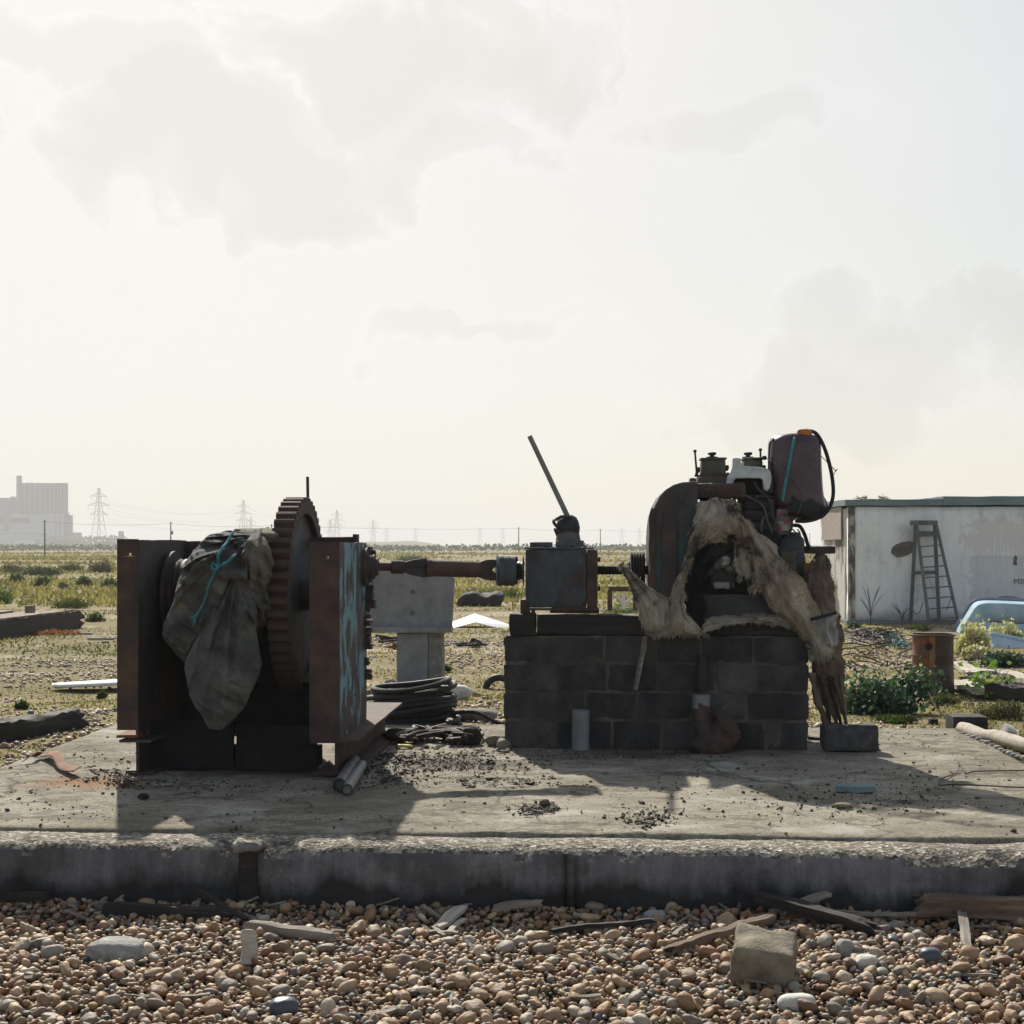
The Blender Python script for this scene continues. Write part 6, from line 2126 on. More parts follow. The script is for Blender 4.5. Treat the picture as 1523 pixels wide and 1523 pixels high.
# ================================================================== BACKGROUND: near things
def leaves(centers, size, cols, seed, up=0.4, aspect=0.5):
    """two-triangle leaves at the centres, facing every way"""
    r = np.random.default_rng(seed)
    n = len(centers)
    d = r.normal(0, 1, (n, 3)); d[:, 2] = np.abs(d[:, 2]) * up + up * 0.6
    d /= np.linalg.norm(d, axis=1, keepdims=True)
    s = np.cross(d, r.normal(0, 1, (n, 3))); s /= np.maximum(np.linalg.norm(s, axis=1, keepdims=True), 1e-6)
    nn = np.cross(d, s)
    L = size * r.uniform(0.55, 1.25, (n, 1))
    w = L * aspect
    mid = centers + d * L * 0.5 + nn * L * 0.12
    V = np.stack([centers, mid + s * w * 0.5, centers + d * L, mid - s * w * 0.5], 1)
    f = np.array([[0, 1, 2], [0, 2, 3]])
    Fi = (f[None] + (np.arange(n) * 4)[:, None, None]).reshape(-1, 3)
    return V.reshape(-1, 3), Fi, np.repeat(cols, 4, 0)


def bush_points(n, rx, ry, rz, seed, clumps=14):
    r = np.random.default_rng(seed)
    c = r.normal(0, 1, (clumps, 3)); c /= np.linalg.norm(c, axis=1, keepdims=True)
    c[:, 2] = np.abs(c[:, 2])
    c *= r.uniform(0.35, 0.85, (clumps, 1))
    k = r.integers(0, clumps, n)
    p = c[k] + r.normal(0, 0.20, (n, 3))
    p[:, 2] = np.abs(p[:, 2])
    return p * np.array((rx, ry, rz)), k


def make_bush(name, label, cat, g, rx, ry, rz, n, leaf, palette, seed, group=None, flowers=None, aspect=0.5, stems=7, up=0.4):
    o = thing(name, label, cat, g, group=group)
    p, k = bush_points(n, rx, ry, rz, seed, max(6, int(10 + rx * 8)))
    r = np.random.default_rng(seed + 1)
    pal = np.array(palette)
    cl = pal[r.integers(0, len(pal), 60)][k % 60] * r.uniform(0.65, 1.3, (n, 1))
    if flowers:
        sel = (p[:, 2] > rz * 0.55) & (r.uniform(0, 1, n) < flowers[0])
        cl[sel] = np.array(flowers[1]) * r.uniform(0.8, 1.15, (sel.sum(), 1))
    v, f, c = leaves(p, leaf, np.clip(cl, 0.005, 0.9), seed, up, aspect)
    me = fast_mesh('foliage', v, f, M['leaf'], c, smooth=False)
    ch = bpy.data.objects.new('foliage', me); COL.objects.link(ch); ch.parent = o
    if stems:
        mb = MB()
        for i in range(stems):
            e = p[r.integers(0, n)] * 0.8
            mb.tube([(0, 0, -0.03), e * np.array((0.35, 0.35, 0.5)), e], [0.018 * rx + 0.006, 0.01 * rx + 0.004, 0.003], 5)
        v = mb.verts()
        me = mesh_of('stem', v, mb.f, M['wood_brown'])
        ch = bpy.data.objects.new('stem', me); COL.objects.link(ch); ch.parent = o
    return o


KALE = [(0.030, 0.062, 0.048), (0.042, 0.082, 0.060), (0.062, 0.11, 0.075), (0.024, 0.048, 0.038)]
GREEN = [(0.055, 0.085, 0.025), (0.085, 0.115, 0.035), (0.12, 0.14, 0.05), (0.045, 0.065, 0.025)]
BROWN = [(0.12, 0.085, 0.05), (0.08, 0.075, 0.035), (0.16, 0.12, 0.07)]
PALE = [(0.55, 0.50, 0.33), (0.48, 0.45, 0.28), (0.62, 0.57, 0.42)]

# sea kale by the oil drum
g = gpt(1325, 1062)
make_bush('sea_kale', 'blue green sea kale bush in front of the orange oil drum', 'plant', g, 0.52, 0.45, 0.50, 3600, 0.065, KALE, 5, flowers=(0.05, (0.45, 0.48, 0.14)), aspect=0.7, stems=9)
g = gpt(1280, 1062)
make_bush('sea_kale', 'low straggly green plant beside the hanging hide shreds', 'plant', g, 0.35, 0.3, 0.22, 700, 0.06, GREEN, 6, stems=4)
# pale flowering kale by the tubs
for k, (px, py, rx, rz, lab) in enumerate(((1449, 975, 0.36, 0.52, 'pale cream flowering kale between oil drum and small tub'),
                                         (1450, 982, 0.22, 0.24, 'low cream flower clump in front of the tall cream kale'),
                                         (1490, 962, 0.40, 0.46, 'cream flowering kale growing against the large blue tub'))):
    g = gpt(px, py)
    make_bush('flowering_kale', lab, 'plant', g, rx, rx * 0.8, rz, 1600, 0.075, PALE + PALE + PALE + [(0.25, 0.27, 0.14)], 30 + k, aspect=0.85, stems=5, up=0.8)
g = gpt(1492, 992)
make_bush('leafy_plant', 'dark leafy kale at the foot of the small pale tub', 'plant', g, 0.36, 0.3, 0.30, 1300, 0.07, KALE, 41, flowers=(0.10, (0.40, 0.42, 0.20)), aspect=0.7, stems=6)
g = gpt(1478, 1040)
make_bush('bramble', 'thin bramble shoot with bright leaves over the pale planks', 'plant', g, 0.36, 0.3, 0.52, 150, 0.10, [(0.09, 0.16, 0.03), (0.16, 0.26, 0.05)], 44, aspect=0.8, stems=12)
g = gpt(1271, 925)
make_bush('wall_weed', 'small weed at the corner of the white shed', 'plant', g, 0.35, 0.3, 0.5, 300, 0.11, GREEN, 47, stems=3)

# oil drum
g = gpt(1388, 1032)
dr = thing('oil_drum', 'burnt orange and black oil drum standing in the weeds', 'drum', g)
Yd = g[1]; sc_d = Yd / F
rd = 30.5 * sc_d; hd = 88 * sc_d
mb = MB()
pr = [(0, rd * 0.97), (0.012, rd), (0.03, rd)]
for zf in (0.33, 0.66):
    pr += [(hd * zf - 0.02, rd * 0.99), (hd * zf, rd * 1.025), (hd * zf + 0.02, rd * 0.99)]
pr += [(hd - 0.02, rd * 0.99), (hd, rd * 1.02)]
mb.lathe(pr, g, (0, 0, 1), 48, cap=False)
mb.lathe([(hd, rd * 1.02), (hd - 0.02, rd * 0.97), (0.05, rd * 0.96), (0.049, 0.01)], g, (0, 0, 1), 48, cap=False)
v = mb.verts()
q = (v - g)
ang_ = np.arctan2(q[:, 1], q[:, 0])
dent = 0.03 * np.exp(-((ang_ + 0.45) / 0.35) ** 2) * np.exp(-((q[:, 2] - hd * 0.62) / 0.22) ** 2)
mb.v = [v - np.column_stack([np.cos(ang_), np.sin(ang_), ang_ * 0]) * dent[:, None]]
part('drum_body', mb, M['drum'], dr, ang=50)
mb = MB()
mb.tube([g + np.array((rd * 1.01 * math.cos(a), rd * 1.01 * math.sin(a), hd + 0.004 * math.sin(3 * a))) for a in np.linspace(0, 2 * math.pi, 41)], 0.012, 8, cap=False)
part('rolled_rim', mb, M['rust_mid'], dr)
mb = MB()
a_ = rad(-118)
mb.lathe([(0, 0.052), (0.004, 0.052)], g + np.array((rd * 1.0 * math.cos(a_), rd * 1.0 * math.sin(a_), hd * 0.82)), (math.cos(a_), math.sin(a_), 0), 20)
part('round_emblem', mb, M['greasy'], dr)

# concrete seat of a dismantled base behind the winch
YB = 20.8
bm_ = thing('concrete_pedestal', 'grey cast concrete panel on a shelf and pedestal behind the drive shaft', 'concrete block', at(620, 1016, YB))
def wb(pxa, pxb, pya, pyb, y0, y1, **k):
    a = at(pxa, pya, YB); b = at(pxb, pyb, YB)
    m = MB(); m.gbox(a[0], b[0], y0, y1, b[2], a[2], k.get('step', 0.08), k.get('amp', 0.006), 5, k.get('seed', 1), k.get('rnd', 0.02)); return m
m = MB()
oc = [(470, 934), (470, 838), (664, 850), (676, 860), (672, 934)]
pc_ = [(at(x, y, YB)[0], at(x, y, YB)[2]) for x, y in oc]
m.prism(pc_, YB, YB + 0.22)
pan = part('panel', m, M['concrete_cast'], bm_, smooth=False, bevel=0.015)
for py in (880, 911.5):
    m = MB(); c_ = at(613.5, py, YB - 0.004)
    m.lathe([(0, 0.030), (0.012, 0.030), (0.013, 0.018)], c_, (0, -1, 0), 14)
    part('bolt', m, M['steel_grey'], pan)
part('shelf', wb(470, 673, 932, 941, YB - 0.14, YB + 0.30, rnd=0.015), M['concrete_cast'], bm_, ang=60)
part('pedestal', wb(590, 637, 941.5, 1022, YB - 0.05, YB + 0.30, rnd=0.012, seed=4), M['concrete_cast'], bm_, ang=60)
m = MB()
a = at(637.6, 941.5, YB); b = at(659, 1022, YB)
m.add([(a[0], YB - 0.04, a[2]), (b[0] - 0.03, YB + 0.10, a[2]), (b[0], YB + 0.34, a[2]), (a[0], YB + 0.34, a[2]), (a[0], YB - 0.04, b[2]), (b[0] - 0.02, YB + 0.10, b[2]), (b[0] + 0.02, YB + 0.34, b[2]), (a[0], YB + 0.34, b[2])],
      [(0, 1, 2, 3), (7, 6, 5, 4), (0, 4, 5, 1), (1, 5, 6, 2), (2, 6, 7, 3), (3, 7, 4, 0)])
part('pale_side', m, M['concrete_rough'], bm_, smooth=False)

# rough timbers and boards on the ground behind
def plank(name, a, b, wd, th, mat, label, cat='plank', seed=0, lift=None, amp=0.006, group=None, rnd=0.006, step=None):
    """a board from ground point a to ground point b"""
    a, b = np.array(a, float), np.array(b, float)
    mid = (a + b) / 2
    L = np.linalg.norm(b - a) / 2
    z = th / 2 + (lift or 0)
    m = frameM(mid + np.array((0, 0, z)), b - a)
    mb = MB()
    st = step or max(0.02, min(0.06, L / 12))
    mb.gbox(-L, L, -wd / 2, wd / 2, -th / 2, th / 2, st, amp, 6, seed, rnd, M=m)
    v = mb.verts()
    inv = np.array(m.inverted())
    lv = v @ inv[:3, :3].T + inv[:3, 3]
    rg = np.abs(fbm(np.column_stack([lv[:, 1] * 34, lv[:, 2] * 30, lv[:, 0] * 0 + np.sign(lv[:, 0]) * 3 + seed]), 140, 3))
    endf = np.clip((np.abs(lv[:, 0]) - (L - 2.2 * wd)) / (2.2 * wd), 0, 1) ** 2
    lv[:, 0] -= np.sign(lv[:, 0]) * endf * rg * min(2.0 * wd, 0.3 * L)
    lv[:, 2] += 0.10 * th * fbm(np.column_stack([lv[:, 0] * 3, lv[:, 1] * 40, lv[:, 2] * 0]), 150 + seed, 2)
    me = mesh_of(name, lv, mb.f, mat, True, 60)
    o = bpy.data.objects.new(name, me)
    COL.objects.link(o)
    o.matrix_world = m
    return tag(o, label, cat, group)


# timber stack at left
A0, B0 = gpt(-70, 962), gpt(128, 933)
dirn = (B0 - A0) / np.linalg.norm(B0 - A0); perp = np.array((-dirn[1], dirn[0], 0))
for k, (o0, o1, off, wd, th, lf, lab, mt) in enumerate((
        (0, 0, 0.15, 0.30, 0.40, 0.0, 'dark heavy sleeper at the front of the timber stack', 'wood_dark'),
        (0, -0.5, 0.45, 0.85, 0.05, 0.402, 'broad pale board lying on the front sleeper', 'wood_brown'),
        (0, -1.6, 1.45, 0.75, 0.06, 0.41, 'second weathered board behind the broad pale board', 'wood_grey'),
        (0, -2.4, 2.4, 0.80, 0.06, 0.40, 'rearmost grey board of the timber stack', 'wood_grey'),
        (0, -0.8, 1.6, 0.30, 0.38, 0.0, 'dark middle sleeper under the weathered boards', 'wood_dark'),
        (0, -1.6, 2.7, 0.30, 0.38, 0.0, 'dark rear sleeper under the rearmost board', 'wood_dark'))):
    a = A0 + perp * off; b = B0 + perp * off + dirn * o1
    a[2] = b[2] = float(ground_h(b[0], b[1]))
    plank('timber_baulk' if th > 0.2 else 'timber_board', a, b, wd, th, M[mt], lab, 'timber', k, lift=lf)
c_ = A0 + perp * 0.5 + dirn * (np.linalg.norm(B0 - A0) - 2.2)
z_ = float(ground_h(B0[0], B0[1])) + 0.452
mb = MB(); mb.gbox(c_[0] - 0.10, c_[0] + 0.10, c_[1] - 0.1, c_[1] + 0.1, z_, z_ + 0.17, 0.05, 0.008, 9, 3, 0.02)
single('tin_can', mb, M['concrete_ochre'], 'small squared tin on top of the timber stack', 'tin', base=None)
# white board like a surfboard
a, b = gpt(78, 1026), gpt(215, 1024)
th_ = []
n_ = 24
xsb = np.linspace(0, 1, n_)
yw = 0.30 * np.sqrt(np.clip(1 - (1 - np.clip(xsb * 1.9, 0, 1)) ** 2.0, 0, 1))
rows = []
for i, s_ in enumerate(xsb):
    c_ = a * (1 - s_) + b * s_
    c_ = c_ + np.array((0, 0, 0.05 + 0.05 * s_))
    rows.append([c_ + np.array((0, (k - 2) / 2 * yw[i], 0.03 * (1 - ((k - 2) / 2) ** 2))) for k in range(5)])
mb = MB(); mb.grid(np.array(rows))
single('white_board', mb, M['white_board'], 'white pointed board lying on the grass behind the winch', 'board', solid=0.03)
# folded white sheet of board behind the shaft
a1, a2, a3 = gpt(672, 934), gpt(712, 930), gpt(756, 936)
ap = at(706, 912, a2[1] + 0.8)
mb = MB()
ap2 = ap + np.array((0, 0.2, 0))
mb.add([at(668, 936, a1[1]), at(706, 926, a1[1] - 0.2), at(756, 938, a1[1] - 0.1), at(760, 930, a1[1] + 0.3), at(707, 913, a1[1] + 0.9), at(668, 927, a1[1] + 0.6)], [(0, 1, 4, 5), (1, 2, 3, 4)])
single('white_sheet', mb, M['white_board'], 'creased white sheet lying on the turf left of the plinth', 'sheet', smooth=False, solid=0.02)
# log at the left rear edge of the slab
def log(name, a, b, r0, r1, mat, label, seed=0, cat='log'):
    a, b = np.array(a, float), np.array(b, float)
    P = np.array([a + (b - a) * s_ + np.array((0, 0, (r0 + (r1 - r0) * s_))) for s_ in np.linspace(0, 1, 18)])
    P = P + 0.010 * np.stack([fbm(P * 3, seed + k, 2) for k in range(3)], -1)
    mb = MB(); mb.tube(P, np.linspace(r0, r1, 18), 14, wob=0.05)
    return single(name, mb, mat, label, cat, wob=(0.006, 14), ang=60)


a, b = gpt(-6, 1112), gpt(108, 1082)
plank('tarred_timber', a + np.array((-0.4, -0.5, -0.02)), b + np.array((0.05, 0.1, -0.02)), 0.22, 0.19, M['wood_dark'], 'dark rough beam lying along the left edge of the slab', 'timber', 17, amp=0.018, rnd=0.035, step=0.04)
# right: pale pole along the slab edge with stones, dark block, white scrap
pa, pb = gpt(1416, 1086), gpt(1523, 1130)
log('pale_pole', np.array((pa[0] + 0.10, pa[1] + 0.05, 0.30)), np.array((pb[0] + 0.35, pb[1] - 0.3, 0.30)), 0.060, 0.062, M['wood_pale'], 'pale round pole lying along the right edge of the slab', 4, 'pole')
g = gpt(1464, 1096)
mb = MB(); mb.gbox(g[0] - 0.17, g[0] + 0.15, g[1] + 0.35, g[1] + 0.6, 0.22, 0.44, 0.04, 0.006, 9, 8, 0.012)
single('tarred_block', mb, M['wood_dark'], 'dark tarred timber block behind the pale pole', 'block')
g = gpt(1389, 1078)
mb = MB(); mb.gbox(g[0] - 0.04, g[0] + 0.04, g[1], g[1] + 0.08, g[2] - 0.01, g[2] + 0.05, 0.03, 0.006, 9, 9, 0.01)
single('dark_cube', mb, M['wood_dark'], 'small dark cube at the rear right corner of the slab', 'block')
g = gpt(1504, 1104)
mb = MB(); mb.gbox(-0.05, 0.05, -0.06, 0.06, 0.0, 0.15, 0.03, 0.01, 9, 7, 0.012, M=rotM((g[0], g[1] + 0.2, g[2] - 0.02), (0.5, 0.25, 0.2)))
single('white_stone', mb, M['rock_white'], 'white broken stone leaning by the pale pole', 'stone')
for k in range(14):
    t_ = k / 13
    px, py = 1424 + t_ * 88, 1090 + t_ * 36
    p = gpt(px, py)
    mb = MB(); lump(mb, (p[0] + 0.06, p[1] + RNG.uniform(-0.02, 0.02), 0.335 + RNG.uniform(-0.01, 0.01)), (RNG.uniform(0.025, 0.045), 0.03, 0.022), k, 2, 0.12, 1.6, RNG.uniform(0, 3))
    single('edge_pebble', mb, M['rock_grey'] if k % 3 else M['concrete_ochre'], 'pebble wedged between the slab edge and the pale pole', 'pebble', group='pebbles between slab and pole')
# pale broken planks behind the drum
for k, (xa, ya, xb, yb, wd, lab, mt, lf) in enumerate((
        (1412, 1022, 1480, 1042, 0.34, 'bleached broad plank sloping from the oil drum', 'wood_pale', 0.06),
        (1424, 1004, 1458, 1024, 0.26, 'short bleached plank crossing the broad plank', 'wood_pale', 0.15),
        (1440, 1012, 1476, 1016, 0.34, 'pale flat board under the bramble', 'wood_pale', 0.12),
        (1488, 1012, 1560, 1034, 0.30, 'long bleached plank running out past the bramble', 'wood_pale', 0.10),
        (1470, 1040, 1560, 1046, 0.40, 'dark rotten baulk under the bleached planks', 'wood_dark', 0.0))):
    a, b = gpt(xa, ya), gpt(xb, yb)
    plank('broken_plank', a, b, wd, 0.06 if mt == 'wood_pale' else 0.2, M[mt], lab, 'plank', 60 + k, lift=lf, amp=0.02)
# brush heap of twigs
br = thing('brush_heap', 'tangled heap of dead twigs behind the hanging hide', 'twigs', gpt(1300, 985))
for k in range(46):
    g = gpt(RNG.uniform(1262, 1348), RNG.uniform(962, 1006))
    d = RNG.normal(0, 1, 3); d[2] = abs(d[2]) * 0.25; d /= np.linalg.norm(d)
    L = RNG.uniform(0.3, 0.9)
    mb = MB(); mb.tube(bez([g + np.array((0, 0, 0.05)), g + d * L * 0.5 + np.array((0, 0, 0.07 + RNG.uniform(0, 0.05))), g + d * L + RNG.normal(0, 0.06, 3) + np.array((0, 0, 0.08))], 4), [RNG.uniform(0.006, 0.016)] * 8 + [0.004], 5)
    part('twig', mb, M['wood_brown'] if k % 4 == 0 else M['wood_dark'], br)
net = thing('blue_netting', 'small tangle of blue fishing net by the oil drum', 'netting', gpt(1336, 966))
mb = MB()
for k in range(16):
    g = gpt(1336 + RNG.uniform(-9, 9), 962 + RNG.uniform(-8, 4))
    pts = [g + np.array((RNG.normal(0, .07), RNG.normal(0, .1), abs(RNG.normal(0, .06)) + 0.03)) for j in range(5)]
    mb.tube(bez(pts, 5), 0.011, 4)
part('net_strands', mb, M['teal_rope'], net, kind='stuff')
net = thing('grey_netting', 'grey heap of old net between shed and brush heap', 'netting', gpt(1305, 956))
mb = MB()
for k in range(60):
    g = gpt(1305 + RNG.uniform(-38, 26), 952 + RNG.uniform(-9, 6))
    pts = [g + np.array((RNG.normal(0, .16), RNG.normal(0, .2), abs(RNG.normal(0, .09)) + 0.03)) for j in range(6)]
    mb.tube(bez(pts, 4), 0.007, 4)
part('net_strands', mb, M['rubber'], net, kind='stuff')
# scrap heaps between the plinth and the winch: tyre arch, small rubbish
rub = [(580, 955, 0.5, 'red brown scrap of hose in the pebbles behind the winch', 'chain'), (590, 1026, 0.28, 'loop of pale rope beside the concrete pedestal', 'pale_rope'), (700, 962, 0.6, 'dark stick litter on the turf behind the plinth', 'wood_dark'),
       (640, 1036, 0.3, 'bluish plastic twine on the pebbles near the pedestal', 'teal_rope'), (600, 965, 0.5, 'orange brown strip of hose near the winch', 'rust_red')]
for k, (px, py, L, lab, mt) in enumerate(rub):
    g = gpt(px, py)
    mb = MB()
    for j in range(4):
        pts = [g + np.array((RNG.normal(0, L * .45), RNG.normal(0, L * .4), 0.03 + abs(RNG.normal(0, .04)))) for i in range(5)]
        mb.tube(bez(pts, 6), 0.02, 6)
    single('tangled_line', mb, M[mt], lab, 'line', ang=60)
mb = MB()
g = gpt(742, 1024)
mb.tube([g + np.array((0.18 * math.cos(a), 0.0, 0.17 * math.sin(a) - 0.02)) for a in np.linspace(0.1, 3.05, 16)], 0.05, 10)
single('tyre_scrap', mb, M['rubber'], 'arched scrap of black tyre on the turf beside the plinth', 'tyre')
mb = MB(); lump(mb, gpt(677, 1040) + np.array((0, 0, 0.08)), (0.20, 0.12, 0.10), 21, 3, 0.15)
single('pale_stone', mb, M['rock_white'], 'long white stone right of the cable coil', 'stone')
mb = MB(); lump(mb, gpt(706, 1072) + np.array((0, 0, 0.05)), (0.22, 0.12, 0.07), 22, 3, 0.2)
single('grey_stone', mb, M['concrete_rough'], 'flat grey stone at the rear edge of the slab near the plinth', 'stone')
mb = MB()
g = gpt(715, 902)
mb.gbox(g[0] - 0.7, g[0] + 0.7, g[1], g[1] + 0.8, g[2] - 0.05, g[2] + 0.42, 0.1, 0.12, 3, 7, 0.2)
single('weathered_lump', mb, M['wood_dark'], 'dark weathered lump in the grass beyond the white sheet', 'lump', ang=179)
for k, (px, py, L, lab) in enumerate(((120, 944, 0.5, 'pale driftwood scrap near the end of the timber stack'), (150, 952, 0.6, 'thin pale stick on the turf left of the winch'), (140, 868, 1.4, 'bleached board far back among the bushes'))):
    g = gpt(px, py)
    plank('driftwood', g + np.array((-L / 2, 0, 0)), g + np.array((L / 2, 0.1, 0)), 0.12, 0.05, M['wood_pale'], lab, 'driftwood', 80 + k)
make_bush('red_sorrel', 'low rusty red sorrel in front of the timber stack', 'plant', gpt(85, 944), 0.75, 0.4, 0.10, 700, 0.06, [(0.26, 0.085, 0.035), (0.33, 0.13, 0.06)], 88, stems=0)
# rusty frame with white struts seen under the shaft
gY = 26.0
fr = thing('trestle', 'rusty frame with white diagonal struts beyond the gearbox', 'trestle', at(925, 906, gY))
for nm, (xa, ya, xb, yb, r_), mt in (('frame_bar', (905, 876, 940, 876, 0.05), 'rust_mid'), ('frame_bar', (907, 877, 907, 908, 0.05), 'rust_mid'), ('strut', (915, 884, 932, 902, 0.035), 'white_board'), ('strut', (928, 878, 928, 906, 0.03), 'white_board'), ('strut', (945, 884, 930, 898, 0.025), 'white_board'), ('frame_bar', (945, 876, 945, 908, 0.05), 'rust_mid')):
    mb = MB(); a, b = at(xa, ya, gY), at(xb, yb, gY)
    mb.tube([a, b], r_, 6)
    part(nm, mb, M[mt], fr)
make_bush('grey_bush', 'pale green bush under the rusty trestle', 'plant', gpt(925, 912) , 0.9, 0.6, 0.35, 900, 0.09, [(0.18, 0.20, 0.10), (0.12, 0.15, 0.06)], 93, stems=3)

# ------------------------------------------------------------------ white shed
YS = 36.8
shx = (1262 - CXP) / F * YS
zt = at(0, 752, YS)[2]; zg = 0.0
shed = thing('white_shed', 'long flat-roofed white rendered shed with stained walls', 'shed', (shx, YS, 0.0))
mb = MB(); mb.gbox(shx, shx + 9.5, YS, YS + 0.2, 0.12, zt - 0.02, 0.25, 0.012, 1.2, 4, 0.02)
front = part('front_wall', mb, M['render_white'], shed, ang=179)
mb = MB(); mb.gbox(shx - 0.0, shx + 0.2, YS + 0.203, YS + 3.3, -0.1, zt - 0.05, 0.25, 0.015, 1.2, 5, 0.01)
side = part('side_wall', mb, M['render_peel'], shed, ang=179)
mb = MB(); mb.gbox(shx + 0.203, shx + 9.5, YS + 3.1, YS + 3.3, -0.1, zt - 0.05, 0.5, 0.012, 1.2, 6)
part('rear_wall', mb, M['render_peel'], shed, ang=179)
mb = MB(); mb.gbox(shx + 9.3, shx + 9.499, YS + 0.203, YS + 3.09, -0.1, zt - 0.05, 0.5, 0.012, 1.2, 6)
part('end_wall', mb, M['render_peel'], shed, ang=179)
mb = MB(); mb.gbox(shx - 0.06, shx + 9.6, YS - 0.06, YS + 0.26, -0.15, 0.118, 0.2, 0.012, 2, 7)
part('plinth_course', mb, M['flash'], shed, ang=60)
mb = MB(); mb.gbox(shx + 0.5, shx + 2.35, YS - 0.10, YS + 3.4, zt + 0.0, zt + 0.16, 0.2, 0.01, 2, 8)
mb.gbox(shx - 0.1, shx + 0.5, YS - 0.10, YS + 3.4, zt + 0.0, zt + 0.15, 0.2, 0.01, 2, 8)
roof = part('roof', mb, M['flash'], shed, ang=60)
mb = MB(); mb.gbox(shx + 2.352, shx + 9.6, YS - 0.11, YS + 3.4, zt + 0.01, zt + 0.23, 0.2, 0.01, 2, 9)
part('raised_roof', mb, M['flash'], roof, ang=60)
# plywood patch on the side wall
mb = MB(); mb.gbox(shx - 0.05, shx - 0.012, YS + 0.65, YS + 2.95, zt - 0.85, zt - 0.02, 0.2, 0.006, 2, 10)
part('plywood_patch', mb, M['pale_board'], side, ang=60)
# corner board peeling
mb = MB(); mb.gbox(shx - 0.02, shx + 0.16, YS - 0.035, YS - 0.012, 0.13, zt - 0.03, 0.1, 0.008, 3, 12)
part('corner_board', mb, M['render_peel'], front, ang=60)
# broken-out patch of render
mb = MB()
cP = at(1344, 817, YS)
pp = []
for k in range(18):
    a_ = 2 * math.pi * k / 18
    r_ = 1 + 0.22 * math.sin(2 * a_ + 0.6) + RNG.uniform(-0.09, 0.09)
    pp.append((cP[0] + 0.27 * r_ * math.cos(a_), cP[2] + 0.21 * r_ * math.sin(a_)))
mb.prism(pp, YS - 0.022, YS - 0.002)
part('bare_patch', mb, M['render_lost'], front, smooth=False)
# faded lettering
for txt, px, py, h_ in (('M2U', 1507, 868, 0.13),):
    cu = bpy.data.curves.new('painted_letters', 'FONT'); cu.body = txt; cu.size = h_ * 1.4; cu.extrude = 0.002
    to = bpy.data.objects.new('tmp', cu); COL.objects.link(to)
    dg = bpy.context.evaluated_depsgraph_get()
    me = bpy.data.meshes.new_from_object(to.evaluated_get(dg))
    bpy.data.objects.remove(to)
    me.materials.clear(); me.materials.append(M['graffito'])
    lo = bpy.data.objects.new('painted_letters', me); COL.objects.link(lo); lo.parent = front
    p = at(px, py, YS)
    lo.location = np.array((p[0], YS - 0.030, p[2])) - ORIG['white_shed']; lo.rotation_euler = (rad(90), 0, 0)
mb = MB(); cP = at(1510, 833, YS)
mb.prism([(cP[0] - 0.05, cP[2] - 0.12), (cP[0] + 0.05, cP[2] - 0.12), (cP[0] + 0.03, cP[2] - 0.02), (cP[0] + 0.05, cP[2] + 0.06), (cP[0], cP[2] + 0.13), (cP[0] - 0.04, cP[2] + 0.05)], YS - 0.02, YS - 0.002)
part('paint_mark', mb, M['graffito'], front, smooth=False)
for k, px in enumerate((1272, 1300)):
    g = at(px, 750, YS + 1.2); 
    p = np.array((g[0], YS + 0.3, zt + 0.15))
    make_bush('roof_moss', ['larger tuft of moss on the shed roof corner', 'smaller tuft of moss further along the shed roof'][k], 'moss', p, 0.26 - 0.08 * k, 0.2, 0.09, 120, 0.05, GREEN, 130 + k, stems=0)
# dead stalks against the wall
for k, (px, h_, lab) in enumerate(((1295, 0.95, 'dry branching stalk against the shed wall left of the ladder'), (1342, 0.55, 'short dry stalk at the foot of the ladder'))):
    g = at(px, 926, YS - 0.4); g[2] = 0.0
    o = thing('dry_stalk', lab, 'plant', g)
    for j in range(9):
        e = g + np.array((RNG.uniform(-0.35, 0.35), RNG.uniform(-0.1, 0.1), h_ * RNG.uniform(0.6, 1.1)))
        mb = MB(); mb.tube(bez([g, g * 0.55 + e * 0.45 + np.array((-0.3 * (e[0] - g[0]), 0, 0.02)), e], 4), [0.008] * 8 + [0.003], 4)
        part('stem', mb, M['ladder'], o)

# ------------------------------------------------------------------ stepladder
YLd = YS - 0.55
lad = thing('stepladder', 'tall grey wooden stepladder leaning open against the white shed', 'ladder', at(1390, 934, YLd))
def lbar(nm, a, b, w_, t_):
    a, b = np.array(a), np.array(b)
    m = frameM((a + b) / 2, b - a, (0, 1, 0))
    mb = MB(); L = np.linalg.norm(b - a) / 2
    mb.box(-L, L, -w_ / 2, w_ / 2, -t_ / 2, t_ / 2, M=m)
    return part(nm, mb, M['ladder'], lad, smooth=False, bevel=0.004)
def la(px, py, v): return at(px, py, v)
Ltop, Lbot = YS - 0.35, YS - 0.95
fl0, fl1 = (1363, 781), (1383, 935)
fr0, fr1 = (1392, 778), (1427, 932)
lbar('rail', la(*fl0, Ltop), la(*fl1, Lbot), 0.07, 0.05); lbar('rail', la(*fr0, Ltop), la(*fr1, Lbot), 0.07, 0.05)
for k in range(9):
    s_ = 0.11 + 0.10 * k
    yy = lambda p0, p1: (p0[0] + (p1[0] - p0[0]) * s_, p0[1] + (p1[1] - p0[1]) * s_)
    Yk = Ltop + (Lbot - Ltop) * s_
    lbar('step', la(*yy(fl0, fl1), Yk), la(*yy(fr0, fr1), Yk), 0.03 , 0.09)
lbar('rear_leg', la(1362, 780, Ltop + 0.08), la(1354, 930, YS - 0.16), 0.085, 0.05)
lbar('rear_leg', la(1390, 780, Ltop + 0.08), la(1397, 930, YS - 0.16), 0.085, 0.05)
lbar('cross_brace', la(1357, 852, YS - 0.2), la(1394, 851, YS - 0.2), 0.09, 0.03)
mb = MB(); a = la(1356, 774, Ltop); b = la(1393, 781, Ltop)
mb.box(a[0], b[0], Ltop - 0.1, Ltop + 0.16, b[2], a[2])
